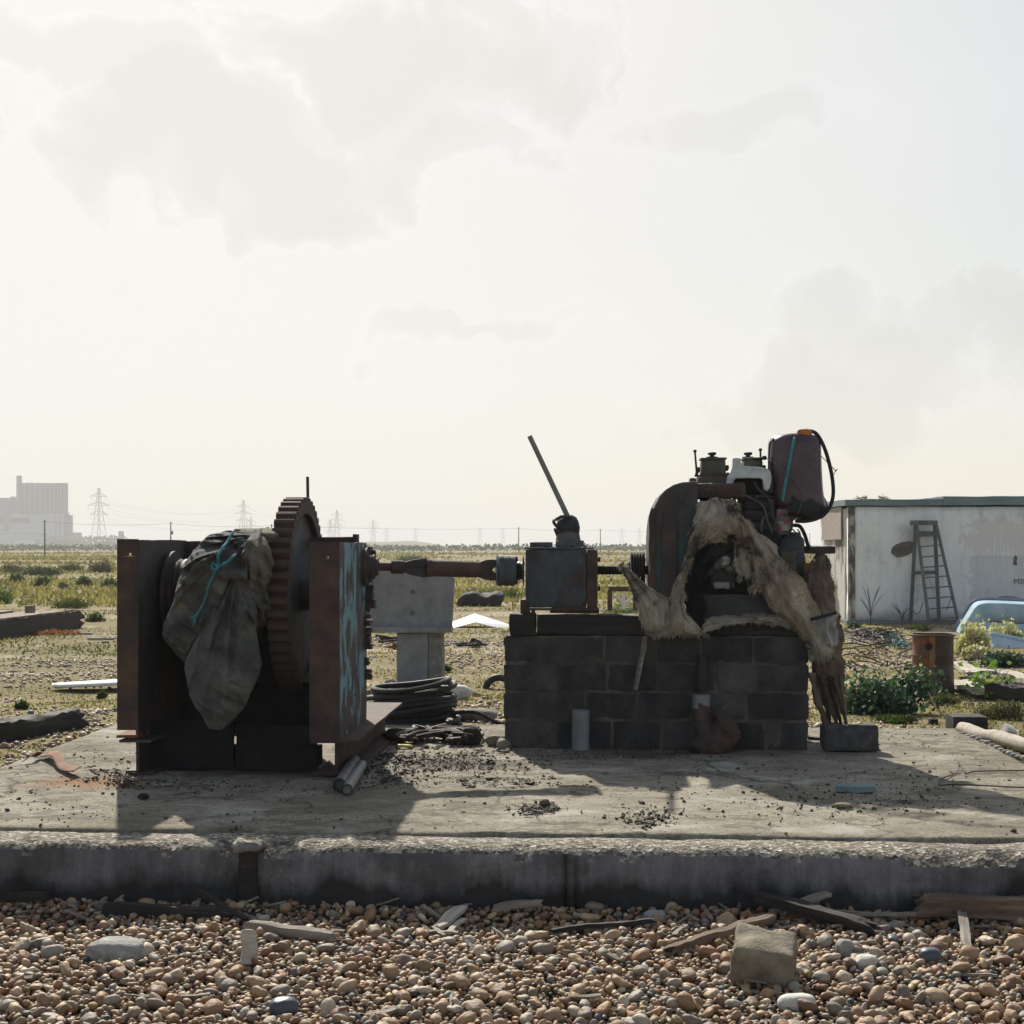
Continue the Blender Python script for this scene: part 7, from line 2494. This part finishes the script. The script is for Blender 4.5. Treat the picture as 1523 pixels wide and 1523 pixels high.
part('top_tread', mb, M['ladder'], lad, smooth=False, bevel=0.006)
mb = MB(); a = la(1362, 790, Ltop); b = la(1391, 798, Ltop); mb.box(a[0], b[0], Ltop + 0.06, Ltop + 0.09, b[2], a[2])
part('rear_board', mb, M['ladder'], lad, smooth=False)
mb = MB(); rope(mb, [la(1356, 905, YS - 0.6), la(1362, 913, YS - 0.7), la(1368, 910, YS - 0.75), la(1373, 895, YS - 0.7)], 0.012, False)
rope(mb, [la(1416, 886, YS - 0.85), la(1412, 897, YS - 0.86), la(1408, 908, YS - 0.86)], 0.014, False)
part('stay_cord', mb, M['ladder'], lad)

# ------------------------------------------------------------------ blue tubs
def tub(name, label, A, e1, e2, L1, L2, depth, taper, mat, rim_mat, rr):
    """open tub: rim rectangle from corner A along e1, e2; the bowl stands out along e1 x e2"""
    e1 = np.array(e1, float); e1 /= np.linalg.norm(e1)
    e2 = np.array(e2, float); e2 /= np.linalg.norm(e2)
    n = np.cross(e2, e1); n /= np.linalg.norm(n)
    o = thing(name, label, 'tub', A + e2 * L2 + e1 * 0.3)
    cen = A + e1 * L1 / 2 + e2 * L2 / 2
    N = 72
    P = []
    for (t_, sc_) in ((0.0, 1.0), (0.12, 0.995), (0.7, 0.985), (0.93, 0.968), (0.99, 0.945), (1.0, 0.90), (1.01, 0.5), (1.01, 0.05)):
        ring = []
        for k in range(N):
            a_ = 2 * math.pi * k / N
            ca, sa = math.cos(a_), math.sin(a_)
            ring.append(cen + e1 * (np.sign(ca) * abs(ca) ** 0.22 * (L1 / 2 - (1 - sc_) * L2 * 0.5)) + e2 * (np.sign(sa) * abs(sa) ** 0.22 * L2 / 2 * sc_) + n * depth * t_)
        P.append(ring)
    mb = MB(); mb.grid(np.array(P), close=True)
    part('bowl', mb, M[mat], o, ang=179, solid=0.012)
    mb = MB()
    rim = np.array(P[0] + [P[0][0]]) - n * 0.01
    mb.tube(rim, rr, 8, cap=False)
    part('rim', mb, M[rim_mat], o)
    return o


Yb = 33.0
A = at(1449, 891, Yb)
tub('blue_tub', 'large faded blue tub with dark rim lying on its side by the shed', A, (1, -0.1, -0.045), (-0.42, 0.12, -0.74), 2.8, 0.98, 0.45, 0.18, 'blue_tub', 'tub_rim', 0.065)
A = at(1473, 942, 28.5)
tub('pale_tub', 'small pale blue tub tipped over behind the planks', A, (1, 0.15, -0.22), (-0.25, 0.5, -0.60), 1.5, 0.55, 0.42, 0.2, 'pale_tub', 'pale_tub', 0.045)
Yk = 35.2
mb = MB()
mb.prism([(at(x, y, Yk)[0], at(x, y, Yk)[2]) for x, y in ((1486, 930), (1486, 893), (1497, 888), (1508, 887), (1540, 896), (1560, 930))], Yk, Yk + 0.5)
single('grey_crate', mb, M['tub_rim'], 'grey blue lidded crate peeping over the large blue tub', 'crate', smooth=False, bevel=0.03)

# ================================================================== FOREGROUND: driftwood and stones on the pebbles
FL = 0.030
fg = [  # ends in the layout, width, thickness, material, label, lift, height of the two ends
    ((362, 1392), (505, 1412), 0.050, 0.045, 'wood_grey', 'silvered split plank on the pebbles beside the short upright stump', 0.02, 0.02),
    ((286, 1332), (372, 1378), 0.035, 0.022, 'wood_dark', 'thin dark stick leaning on the slab face near the form post', 0.06, 0.0),
    ((150, 1362), (352, 1372), 0.09, 0.07, 'wood_dark', 'black timber strip standing in for the shaded gap under the slab near the form post', -0.02, -0.02),  # black strip added where the unlit void under the slab shows
    ((-20, 1352), (76, 1350), 0.05, 0.05, 'wood_dark', 'dark timber strip along the foot of the slab beside the black sodden timber', 0.02, 0.02),
    ((650, 1392), (688, 1362), 0.075, 0.022, 'wood_pale', 'bright splintered sliver of bleached wood on the pebbles', 0.0, 0.03),
    ((664, 1400), (692, 1376), 0.035, 0.018, 'wood_pale', 'narrow bleached splinter lying against the broader sliver', 0.0, 0.02),
    ((730, 1368), (811, 1360), 0.045, 0.04, 'wood_grey', 'pale flat offcut at the foot of the slab', 0.02, 0.03),
    ((815, 1398), (978, 1384), 0.030, 0.030, 'wood_dark', 'slim dark stick lying in the pebbles', 0.01, 0.02),
    ((1112, 1350), (1306, 1398), 0.085, 0.06, 'wood_dark', 'charred black timber lying slantwise in the pebbles', 0.05, 0.0),
    ((985, 1428), (1158, 1380), 0.050, 0.040, 'wood_brown', 'weathered brown plank behind the square concrete lump', 0.0, 0.03),
    ((1186, 1366), (1232, 1350), 0.055, 0.03, 'wood_grey', 'short grey offcut propped on the charred timber', 0.04, 0.07),
    ((1236, 1374), (1412, 1378), 0.030, 0.025, 'wood_grey', 'long thin grey batten at the foot of the slab', 0.03, 0.03),
    ((1346, 1356), (1600, 1366), 0.14, 0.11, 'wood_brown', 'heavy dark beam with silvered top at the foot of the slab', 0.0, 0.0),
    ((1431, 1374), (1438, 1424), 0.055, 0.025, 'wood_grey', 'grey board end sticking out from under the heavy beam', 0.05, 0.0),
    ((1306, 1392), (1342, 1386), 0.055, 0.03, 'wood_grey', 'small grey offcut beside the charred timber', 0.0, 0.02),
    ((1000, 1404), (1022, 1384), 0.030, 0.02, 'wood_grey', 'tiny grey splinter near the brown plank', 0.0, 0.0),
    ((612, 1378), (640, 1396), 0.020, 0.015, 'wood_dark', 'tiny dark twig beside the bleached sliver', 0.0, 0.0),
    ((540, 1520), (600, 1512), 0.040, 0.02, 'wood_grey', 'flat bleached chip among the pebbles below the bleached sliver', 0.0, 0.01),
]
for k, (a, b, wd, th, mt, lab, la_, lb_) in enumerate(fg):
    A, B = gpt(*a), gpt(*b)
    A[2] += FL - 0.012 + la_; B[2] += FL - 0.012 + lb_
    for q in (A, B):
        q[1] = min(q[1], front_edge(q[0]) - wd / 2 - 0.01)
    plank('driftwood' if 'beam' not in lab and 'timber' not in lab else 'foot_timber', A, B, wd, th, M[mt], lab, 'wood', 200 + k, amp=0.010, rnd=0.008, step=0.022)
rs = np.random.default_rng(77)
vs_, fs_, nv_ = [], [], 0
for k in range(70):
    px = rs.uniform(10, 1515); py = rs.uniform(1352, 1400) if k < 52 else rs.uniform(1400, 1515)
    g_ = gpt(px, py)
    g_[1] = min(g_[1], front_edge(g_[0]) - 0.03)
    L_k = rs.uniform(0.02, 0.085)
    b_ = MB(); b_.gbox(-L_k, L_k, -rs.uniform(0.004, 0.014), rs.uniform(0.004, 0.014), -0.004, 0.005, 0.014, 0.004, 25, k, 0, M=rotM((g_[0], g_[1], g_[2] + FL + 0.012), (rs.normal(0, 0.2), rs.normal(0, 0.2), rs.normal(0, 0.9))))
    v_ = b_.verts(); vs_.append(v_); fs_ += [tuple(i + nv_ for i in f) for f in b_.f]; nv_ += len(v_)
me = mesh_of('wood_splinters', np.concatenate(vs_), fs_, M['wood_grey'], True, 50)
o = bpy.data.objects.new('wood_splinters', me); COL.objects.link(o)
tag(o, 'grey splinters of driftwood strewn along the foot of the slab', None, None, 'stuff')
# short upright stump piece
g = gpt(366, 1444)
mb = MB(); mb.gbox(-0.035, 0.035, -0.028, 0.02, -0.02, 0.14, 0.016, 0.008, 14, 6, 0.006, M=rotM((g[0], g[1] + 0.05, g[2] + 0.03), (-0.35, 0.10, 0.3)))
single('wood_stump', mb, M['wood_pale'], 'short pale wooden stump standing up in the pebbles', 'wood', ang=60)
# stones
for k, (px, py, size, mt, nm, lab, lf, am) in enumerate((
        (176, 1428, (0.150, 0.11, 0.075), 'rock_grey', 'grey_rock', 'large pale grey rock half sunk in the pebbles', 0.03, 0.16),
        (1386, 1436, (0.055, 0.05, 0.045), 'rock_blue', 'blue_stone', 'smooth blue grey flint beside the grey board end', 0.035, 0.05),
        (1290, 1446, (0.062, 0.045, 0.036), 'rock_white', 'white_flint', 'white chalky flint right of the square concrete lump', 0.035, 0.14),
        (1259, 1426, (0.045, 0.045, 0.052), 'rock_grey', 'upright_stone', 'pale upright stone behind the white chalky flint', 0.035, 0.12),
        (1186, 1506, (0.085, 0.05, 0.042), 'rock_white', 'oval_stone', 'large oval cream stone below the square concrete lump', 0.03, 0.05),
        (420, 1512, (0.062, 0.05, 0.045), 'rock_blue', 'blue_stone', 'smooth blue grey flint below the short pale stump', 0.03, 0.05),
        (975, 1376, (0.060, 0.05, 0.040), 'rock_grey', 'grey_stone', 'rounded grey stone against the foot of the slab', 0.03, 0.10),
        (1330, 1408, (0.028, 0.05, 0.022), 'rock_blue', 'blue_stone', 'small dark flint close to the charred timber', 0.03, 0.1))):
    g = gpt(px, py)
    mb = MB(); lump(mb, g + np.array((0, 0.03, lf)), size, 30 + k, 4, am, 1.8, RNG.uniform(-0.5, 0.5))
    single(nm, mb, M[mt], lab, 'stone', ang=179)
# square concrete lump
g = gpt(1140, 1474)
mb = MB()
mb.gbox(-0.145, 0.145, -0.11, 0.12, -0.03, 0.20, 0.022, 0.016, 7, 9, 0.018, M=rotM((g[0], g[1] + 0.12, g[2] + 0.02), (0.25, 0.10, -0.25)))
single('concrete_lump', mb, M['concrete_ochre'], 'square ochre concrete lump sitting on the pebbles', 'concrete', ang=60)

# ================================================================== GRASS AND SCRUB
def blades(n, x_of, y_lo, y_hi, hgt, wid, cols, seed, dens_fn, lean=0.5):
    r = np.random.default_rng(seed)
    y = np.exp(r.uniform(math.log(y_lo), math.log(y_hi), n))
    x = r.uniform(-1, 1, n) * (y * 0.47 + 1.6)
    k = r.uniform(0, 1, n) < dens_fn(x, y)
    x, y = x[k], y[k]
    m = len(x)
    z = ground_h(x, y)
    b = np.column_stack([x, y, z])
    L = hgt(x, y) * r.uniform(0.4, 1.2, m)
    d = np.column_stack([r.normal(0, lean, m), r.normal(0, lean, m), np.ones(m)])
    d /= np.linalg.norm(d, axis=1, keepdims=True)
    a = r.uniform(0, 6.28, m)
    s = np.column_stack([np.cos(a), np.sin(a), a * 0]) * (wid(x, y) * r.uniform(0.6, 1.4, m))[:, None]
    V = np.stack([b - s, b + s, b + d * L[:, None]], 1).reshape(-1, 3)
    cidx = (fbm(np.column_stack([x * 0.25, y * 0.25, x * 0]), seed, 3) * 0.6 + 0.5 + r.normal(0, 0.22, m)).clip(0, 0.999)
    C = np.array(cols)[(cidx * len(cols)).astype(int)] * r.uniform(0.7, 1.25, (m, 1))
    Fi = np.arange(m * 3).reshape(-1, 3)
    return V, Fi, np.repeat(C, 3, 0)


GC_ = [(0.078, 0.082, 0.034), (0.115, 0.105, 0.046), (0.165, 0.140, 0.064), (0.215, 0.176, 0.088), (0.28, 0.228, 0.122)]


def slab_out(x, y):
    u = x - TH * (y - 10); v = y + TH * x
    return ~((np.abs(u) < 3.95) & (v < 13.6))


def dens_near(x, y):
    f = fbm(np.column_stack([x * 0.28, y * 0.6, x * 0]), 77, 4)
    u = x - TH * (y - 10); v = y + TH * x
    ds = np.sqrt(np.maximum(np.abs(u) - 3.9, 0) ** 2 + np.maximum(v - 13.5, 0) ** 2)
    return np.where(slab_out(x, y), np.clip(0.50 - 2.6 * f - 0.6 * np.exp(-ds / 0.5), 0.0, 1), 0)


V, Fi, C = blades(112000, None, 10.5, 60, lambda x, y: 0.030 + 0.03 * sstep(14, 40, y) + 0.05 * np.maximum(0, fbm(np.column_stack([x * 0.7, y * 0.7, x * 0]), 4, 2)), lambda x, y: 0.0045 + 0.00055 * y, GC_, 301, dens_near, 0.7)
me = fast_mesh('grass', V, Fi, M['grass'], C, smooth=False)
o = bpy.data.objects.new('grass', me); COL.objects.link(o); tag(o, 'short dry grass growing through the shingle', None, None, 'stuff')


def dens_far(x, y):
    f = fbm(np.column_stack([x * 0.035, y * 0.05, x * 0]), 17, 4)
    return np.clip(0.45 + 1.1 * f, 0.05, 1)


V, Fi, C = blades(76000, None, 45, 420, lambda x, y: 0.16 + 0.0012 * y + 0.2 * np.maximum(0, fbm(np.column_stack([x * 0.1, y * 0.1, x * 0]), 6, 2)), lambda x, y: 0.02 + 0.0009 * y, [(0.14, 0.122, 0.060), (0.18, 0.150, 0.075), (0.23, 0.182, 0.095), (0.265, 0.21, 0.112), (0.245, 0.19, 0.10)], 302, dens_far, 0.5)
me = fast_mesh('dry_meadow', V, Fi, M['grass'], C, smooth=False)
o = bpy.data.objects.new('dry_meadow', me); COL.objects.link(o); tag(o, 'tan dry meadow grass stretching to the horizon', None, None, 'stuff')

# bushes one can tell apart, left of the winch and beyond the shaft
SCR = [(0.045, 0.070, 0.022), (0.065, 0.095, 0.03), (0.085, 0.105, 0.04)]
bush_list = [  # px, py of the foot, half width px, height px, palette, label
    (26, 868, 14, 17, SCR, 'round green bush, outermost of the clumps left of the winch'),
    (64, 872, 17, 15, SCR, 'bright green bush with a straggly top beside the round green bush'),
    (93, 876, 11, 8, SCR, 'lowest small green bush in front of the meadow'),
    (124, 872, 13, 16, SCR, 'round dark green bush nearer the winch plate'),
    (160, 874, 17, 16, SCR, 'wide dark green bush close beside the winch plate'),
    (20, 852, 26, 14, SCR + BROWN, 'brown tipped scrub behind the outermost green bush'),
    (60, 856, 34, 13, [(0.04, 0.055, 0.03), (0.06, 0.065, 0.05)], 'grey green scrub mound in the back row of bushes'),
    (105, 850, 26, 12, SCR + BROWN, 'mixed brown and green scrub in the back row of bushes'),
    (150, 852, 22, 18, SCR + BROWN + BROWN, 'reddish tipped scrub mound in the back row next to the winch'),
    (6, 900, 16, 30, [(0.07, 0.13, 0.03), (0.10, 0.17, 0.04)], 'fresh green leafy weed behind the timber stack'),
    (110, 905, 34, 16, SCR, 'low spreading green tussock behind the end of the timber stack'),
    (140, 925, 14, 12, SCR, 'small green tuft at the end of the dark sleeper'),
    (34, 1056, 9, 12, SCR, 'small green tuft on the shingle near the slab corner'),
    (150, 1040, 7, 10, SCR, 'tiny green tuft in front of the white pointed board'),
    (10, 1098, 12, 14, [(0.07, 0.13, 0.03), (0.10, 0.17, 0.04)], 'fresh green weed beside the dark rough beam'),
    (720, 892, 40, 14, SCR, 'low green scrub beyond the gearbox and white sheet'),
    (760, 890, 26, 12, SCR, 'green scrub mound just left of the gearbox'),
    (660, 1000, 14, 9, SCR, 'grass tussock right of the concrete pedestal'),
    (610, 836, 30, 9, SCR, 'far scrub clump seen over the drive shaft'),
    (1310, 945, 22, 9, SCR, 'green tussock in front of the shed wall'),
    (1270, 935, 10, 8, SCR, 'small tussock in front of the shed corner'),
    (1405, 1050, 26, 14, [(0.10, 0.10, 0.05), (0.16, 0.14, 0.08), (0.06, 0.08, 0.03)], 'dry grassy weeds in front of the oil drum'),
    (1490, 1070, 40, 26, [(0.10, 0.10, 0.05), (0.16, 0.14, 0.08), (0.06, 0.08, 0.03)], 'tall dry weeds behind the dark tarred block'),
    (1500, 1010, 14, 10, SCR, 'green weed among the bleached planks'),
    (1365, 938, 20, 7, SCR, 'strip of green weeds at the foot of the ladder'),
    (1330, 1075, 30, 8, GREEN, 'low grass fringe at the rear edge of the slab below the sea kale'),
]
for k, (px, py, hw, hh, pal, lab) in enumerate(bush_list):
    g = gpt(px, py)
    if px in (720, 760) : g = gpt(px, py)
    s_ = g[1] / F
    dry = 'dry' in lab
    make_bush('scrub_bush' if hh > 11 else 'weed_tuft', lab, 'bush' if hh > 11 else 'weed', g, hw * s_, hw * s_ * 0.8, hh * s_, 1300 if hw > 20 else 900, max(0.05, 3.6 * s_), pal, 400 + k, aspect=0.28 if dry or hh < 11 else 0.42, stems=4, up=0.9)
# long dry stems
for k, (pts, lab) in enumerate((([(1440, 1041), (1450, 1056), (1462, 1068), (1476, 1078)], 'long pale dry stem bent over behind the tarred block'), ([(1381, 1030), (1392, 1052), (1414, 1076)], 'thin pale dry stem at the foot of the oil drum'), ([(1346, 1082), (1353, 1066)], 'short red dock stalk at the slab corner'))):
    mb = MB(); Y0 = gpt(*pts[-1])[1] if k < 2 else gpt(*pts[0])[1]
    mb.tube(bez([at(x, y, Y0 + 0.3 - 0.1 * i) for i, (x, y) in enumerate(pts)], 6), 0.007, 5)
    single('dock_stalk' if k == 2 else 'dry_grass_stalk', mb, M['straw'] if k < 2 else M['rust_red'], lab, 'stalk')

# hedge line of scrub at the horizon
r = np.random.default_rng(5)
n = 26000
y = r.uniform(520, 1250, n); x = r.uniform(-1, 1, n) * y * 0.38
cl = fbm(np.column_stack([x * 0.012, y * 0.01, x * 0]), 55, 4)
k = cl > -0.12
x, y, cl = x[k], y[k], cl[k]
hgt = np.clip(0.7 + 2.0 * (cl + 0.12), 0.4, 2.3)
p = np.column_stack([x, y, ground_h(x, y) + r.uniform(0, 1, len(x)) * hgt])
colr = np.array([(0.050, 0.058, 0.034), (0.065, 0.068, 0.042), (0.042, 0.050, 0.034)])[r.integers(0, 3, len(x))]
v, f, c = leaves(p, 1.5, colr, 6, 0.3, 0.9)
me = fast_mesh('far_scrub', v, f, M['leaf'], c, smooth=False)
o = bpy.data.objects.new('far_scrub', me); COL.objects.link(o); tag(o, 'dark belt of far scrub along the horizon', None, None, 'stuff')
# low mound on the horizon
xs = np.linspace(-1, 1, 60)
YM = 900.0
prof_px = lambda t: 808 - 0
rows = []
mx0, mx1 = (470 - CXP) / F * YM, (690 - CXP) / F * YM
for d in np.linspace(-1, 1, 15):
    X = mx0 + (mx1 - mx0) * (xs + 1) / 2
    hgt = 5.4 * np.clip(1 - np.abs(xs + 0.1) ** 3.0, 0, 1) * (1 - d * d) + 0.7 * fbm(np.column_stack([X * 0.05, X * 0 + d * 3, X * 0]), 71, 3) * (1 - d * d)
    rows.append(np.column_stack([X, np.full_like(X, YM + 60 * d), hgt - 0.4]))
mb = MB(); mb.grid(np.array(rows))
single('shingle_mound', mb, m_noise('far grassy mound', [(0.3, (0.14, 0.135, 0.085)), (0.7, (0.19, 0.18, 0.12))], 0.05, 0.95, 0.0), 'low grassy mound on the far horizon', None, kind='structure', ang=179)

# ================================================================== POWER STATION
YP = 1600.0
ps = thing('power_station', 'pale concrete power station with ribbed reactor block on the horizon', 'power station', at(50, 815, YP))
def pbox(nm, xa, xb, yt, mt, dy=0.0, dep=60, yb=816, parent=None):
    dep = min(dep, 6.0) if nm != 'reactor_block' else 9.0
    dy = dy * 0.25
    a = at(xa, yt, YP); b = at(xb, yb, YP)
    mb = MB(); mb.box(a[0], b[0], YP + dy, YP + dy + dep, min(b[2], -0.5) if yb > 814 else b[2], a[2])
    return part(nm, mb, M[mt], parent or ps, smooth=False)
main = pbox('reactor_block', 23, 94.5, 718, 'clad_dark', 30, 70)
edges = [27, 31, 38, 46, 54, 62, 69, 75, 81, 86, 91, 94.8]
for k in range(len(edges) - 1):
    pbox('cladding_rib', edges[k] + 0.5, edges[k + 1] - 1.2, 717 + 0.25 * k + (0.8 if k % 2 else 0), 'clad_grey', 22 - (k % 2) * 2, 1.6, 763, main)
pbox('stack', 22.5, 28, 707, 'clad_grey', 16, 12)
pbox('turbine_hall', 45, 96, 764, 'clad_pale', 0, 30)
pbox('annexe', 12, 45, 764, 'clad_pale', 2, 28)
pbox('glazing_band', 0, 45, 770, 'clad_dark', 0.5, 1.4, 778)
pbox('dark_tower', 5, 15.5, 764, 'clad_grey', -4, 4, 790)
pbox('left_block', -60, 22, 740, 'clad_grey', 40, 60)
pbox('left_vent', 11, 16, 738, 'clad_grey', 39, 10, 741)
pbox('left_hall', -60, 12, 772, 'clad_pale', 4, 30)
for k, xa in enumerate((82.5, 88, 95.5)):
    pbox('pilaster', xa, xa + 1.5, 766, 'clad_grey', -1.2, 1.0, 798)
pbox('end_block', 95, 105.5, 766, 'clad_grey', 6, 30)
pbox('end_cap', 96, 100, 762, 'clad_grey', 8, 10, 767)
pbox('low_annexe', 104, 119, 792, 'clad_grey', 4, 30)
pbox('base_band', 0, 70, 793, 'clad_grey', -2, 1.5, 796)
pbox('base_building', -60, 60, 794, 'clad_pale', -14, 10)
for k, (xa, xb, yt, yb) in enumerate(((60, 93, 799, 801), (100, 116, 802.5, 805), (28, 56, 804, 809))):
    pbox('white_roof', xa, xb, yt, 'clad_white', -40 - 3 * k, 26, yb)
pbox('low_shed', 60, 120, 801, 'clad_grey', -36, 20)
pbox('far_block', 176, 182, 790, 'clad_grey', 0, 15)
r = np.random.default_rng(12)
p = np.column_stack([at(1, 0, YP)[0] + r.uniform(70, 150, 1800), YP - 60 + r.uniform(-20, 20, 1800), r.uniform(0, 1, 1800) ** 1.8 * 11])
v, f, c = leaves(p, 3.5, np.broadcast_to(np.array((0.10, 0.115, 0.08)), (1800, 3)), 9, 0.3, 0.8)
me = fast_mesh('far_trees', v, f, M['leaf'], c, smooth=False)
o = bpy.data.objects.new('far_trees', me); COL.objects.link(o); tag(o, 'hazy trees and bushes beside the power station', None, None, 'stuff')

# ================================================================== PYLONS
def make_pylon(label, px, ytop, thick=0.42, rot=0.35, xoff=0):
    Hp = 50.0
    D = Hp * F / (HZ - ytop + 1.0)
    g = at(px, 812, D); g[2] = 0
    o = thing('pylon', label, 'pylon', g, group='pylons across the horizon')
    cr, sr = math.cos(rot), math.sin(rot)
    def P(x, y, z): return np.array((g[0] + cr * x - sr * y, g[1] + sr * x + cr * y, z))
    def wdt(z): return 4.6 * (1 - z / Hp) ** 1.25 + 0.75
    t = thick * max(1.0, D / 1500)
    mb = MB()
    def bar(a, b, r=t * 0.5): mb.tube([a, b], r, 4, cap=False)
    zs = [0, 9, 17, 24, 30, 35, 39.5, 43.5, 47, 50]
    for sx in (-1, 1):
        for sy in (-1, 1):
            for z0, z1 in zip(zs[:-1], zs[1:]):
                bar(P(sx * wdt(z0), sy * wdt(z0), z0), P(sx * wdt(z1), sy * wdt(z1), z1), t * 0.62)
    for z0, z1 in zip(zs[:-1], zs[1:]):
        for sy in (-1, 1):
            bar(P(-wdt(z0), sy * wdt(z0), z0), P(wdt(z1), sy * wdt(z1), z1), t * 0.35)
            bar(P(wdt(z0), sy * wdt(z0), z0), P(-wdt(z1), sy * wdt(z1), z1), t * 0.35)
    part('lattice_tower', mb, M['lattice'], o)
    for z, L in ((28, 8.5), (35.5, 10.5), (43, 7.5)):
        mb = MB()
        for s in (-1, 1):
            tip = P(s * L, 0, z)
            for sy in (-1, 1):
                bar(P(s * wdt(z), sy * wdt(z), z), tip, t * 0.42)
                bar(P(s * wdt(z + 2.6), sy * wdt(z + 2.6), z + 2.6), tip, t * 0.42)
            bar(tip, tip - np.array((0, 0, 3.0)), t * 0.35)
        part('cross_arm', mb, M['lattice'], o)
    return o, D, P


pyl = [(147, 723, 'tallest pylon, standing beside the power station'), (362, 742, 'pylon behind the winch sacking'), (373, 768, 'small far pylon just right of the one behind the sacking'),
       (501, 757, 'pylon just right of the big gear wheel'), (491, 772, 'small far pylon close against the big gear wheel'), (555, 772, 'pylon above the left end of the drive shaft'), (575, 784, 'short far pylon above the drive shaft collar'),
       (618, 784, 'far pylon above the universal joint of the drive shaft'), (714, 784, 'far pylon right of the grassy mound'), (748, 785, 'far pylon just left of the pole by the gearbox'), (925, 784, 'far pylon between gearbox and flywheel casing'), (951, 784, 'far pylon close to the flywheel casing')]
info = []
for k, (px, yt, lab) in enumerate(pyl):
    o, D, P = make_pylon(lab, px, yt, 0.28, [0.9, 0.7, 0.6, 0.4, 0.5, 0.3, 0.3, 0.2, 0.1, 0.1, 0.0, 0.0][k])
    info.append((px, D, P))


def sag(a, b, s, n=10):
    return [a + (b - a) * t_ - np.array((0, 0, s * 4 * t_ * (1 - t_))) for t_ in np.linspace(0, 1, n)]


runs = [(0, 1), (1, 3), (3, 5), (5, 7), (7, 8), (8, 9), (9, 10), (10, 11)]
for (i, j) in runs:
    o = thing('power_line', 'conductors slung from the pylon at x to the next one', 'power line', (info[i][2](0, 0, 40)))
    o['label'] = ['cables between the tallest pylon and the one behind the sacking', 'cables between the pylons either side of the gear wheel', 'cables from the gear wheel pylon to the next pylon', 'cables above the drive shaft collar', 'cables over the grassy mound', 'cables between the two pylons left of the gearbox pole', 'cables passing behind the gear lever', 'cables between gearbox and flywheel casing'][runs.index((i, j))]
    for z, L in ((25, 8.5), (32.5, 10.5), (40, 7.5)):
        for s in (-1,) if info[j][1] > 2600 else (-1, 1):
            mb = MB(); mb.tube(sag(info[i][2](s * L, 0, z), info[j][2](s * L, 0, z), 8), 0.07 * max(info[i][1], info[j][1]) / 1500, 3, cap=False)
            part('conductor', mb, M['lattice'], o)

# ------------------------------------------------------------------ telegraph poles
poles = [(66.5, 765, 819, 'telegraph pole in front of the power station'), (254, 768, 817, 'telegraph pole with a small box behind the left winch plate'), (404, 770, 815, 'telegraph pole top showing over the sacking'), (771.5, 778, 817, 'telegraph pole just left of the gearbox'), (893, 782, 816, 'telegraph pole just right of the gearbox'), (1204.5, 789, 815, 'telegraph pole between engine and shed')]
pl_info = []
for k, (px, yt, yb, lab) in enumerate(poles):
    Hp = 7.5
    D = Hp * F / (yb - yt)
    g = at(px, yb, D); g[2] = float(ground_h(g[0], g[1]))
    o = thing('telegraph_pole', lab, 'pole', g, group='telegraph poles across the meadow')
    mb = MB(); mb.tube([g - np.array((0, 0, 0.3)), g + np.array((0, 0, Hp))], [0.17, 0.12], 10)
    part('post', mb, M['pole_wood'], o)
    mb = MB(); mb.box(g[0] - 0.35, g[0] + 0.35, g[1] - 0.05, g[1] + 0.05, g[2] + Hp - 0.5, g[2] + Hp - 0.38)
    part('crossarm', mb, M['pole_wood'], o, smooth=False)
    if k == 1:
        mb = MB(); mb.box(g[0] + 0.1, g[0] + 0.5, g[1] - 0.2, g[1] + 0.2, g[2] + 4.6, g[2] + 5.4)
        part('terminal_box', mb, M['steel_grey'], o, smooth=False)
    pl_info.append(g + np.array((0, 0, Hp - 0.4)))
for k, (i, j) in enumerate(((0, 1), (1, 2), (2, 3), (3, 4), (4, 5))):
    mb = MB(); mb.tube(sag(pl_info[i], pl_info[j], 0.5), 0.03, 3, cap=False)
    single('telephone_wire', mb, M['pole_wood'], ['thin wire from the power station pole to the next pole', 'thin wire behind the sacking', 'thin wire behind the gear wheel and drive shaft', 'thin wire passing behind the gearbox', 'thin wire passing behind the engine'][k], 'wire')
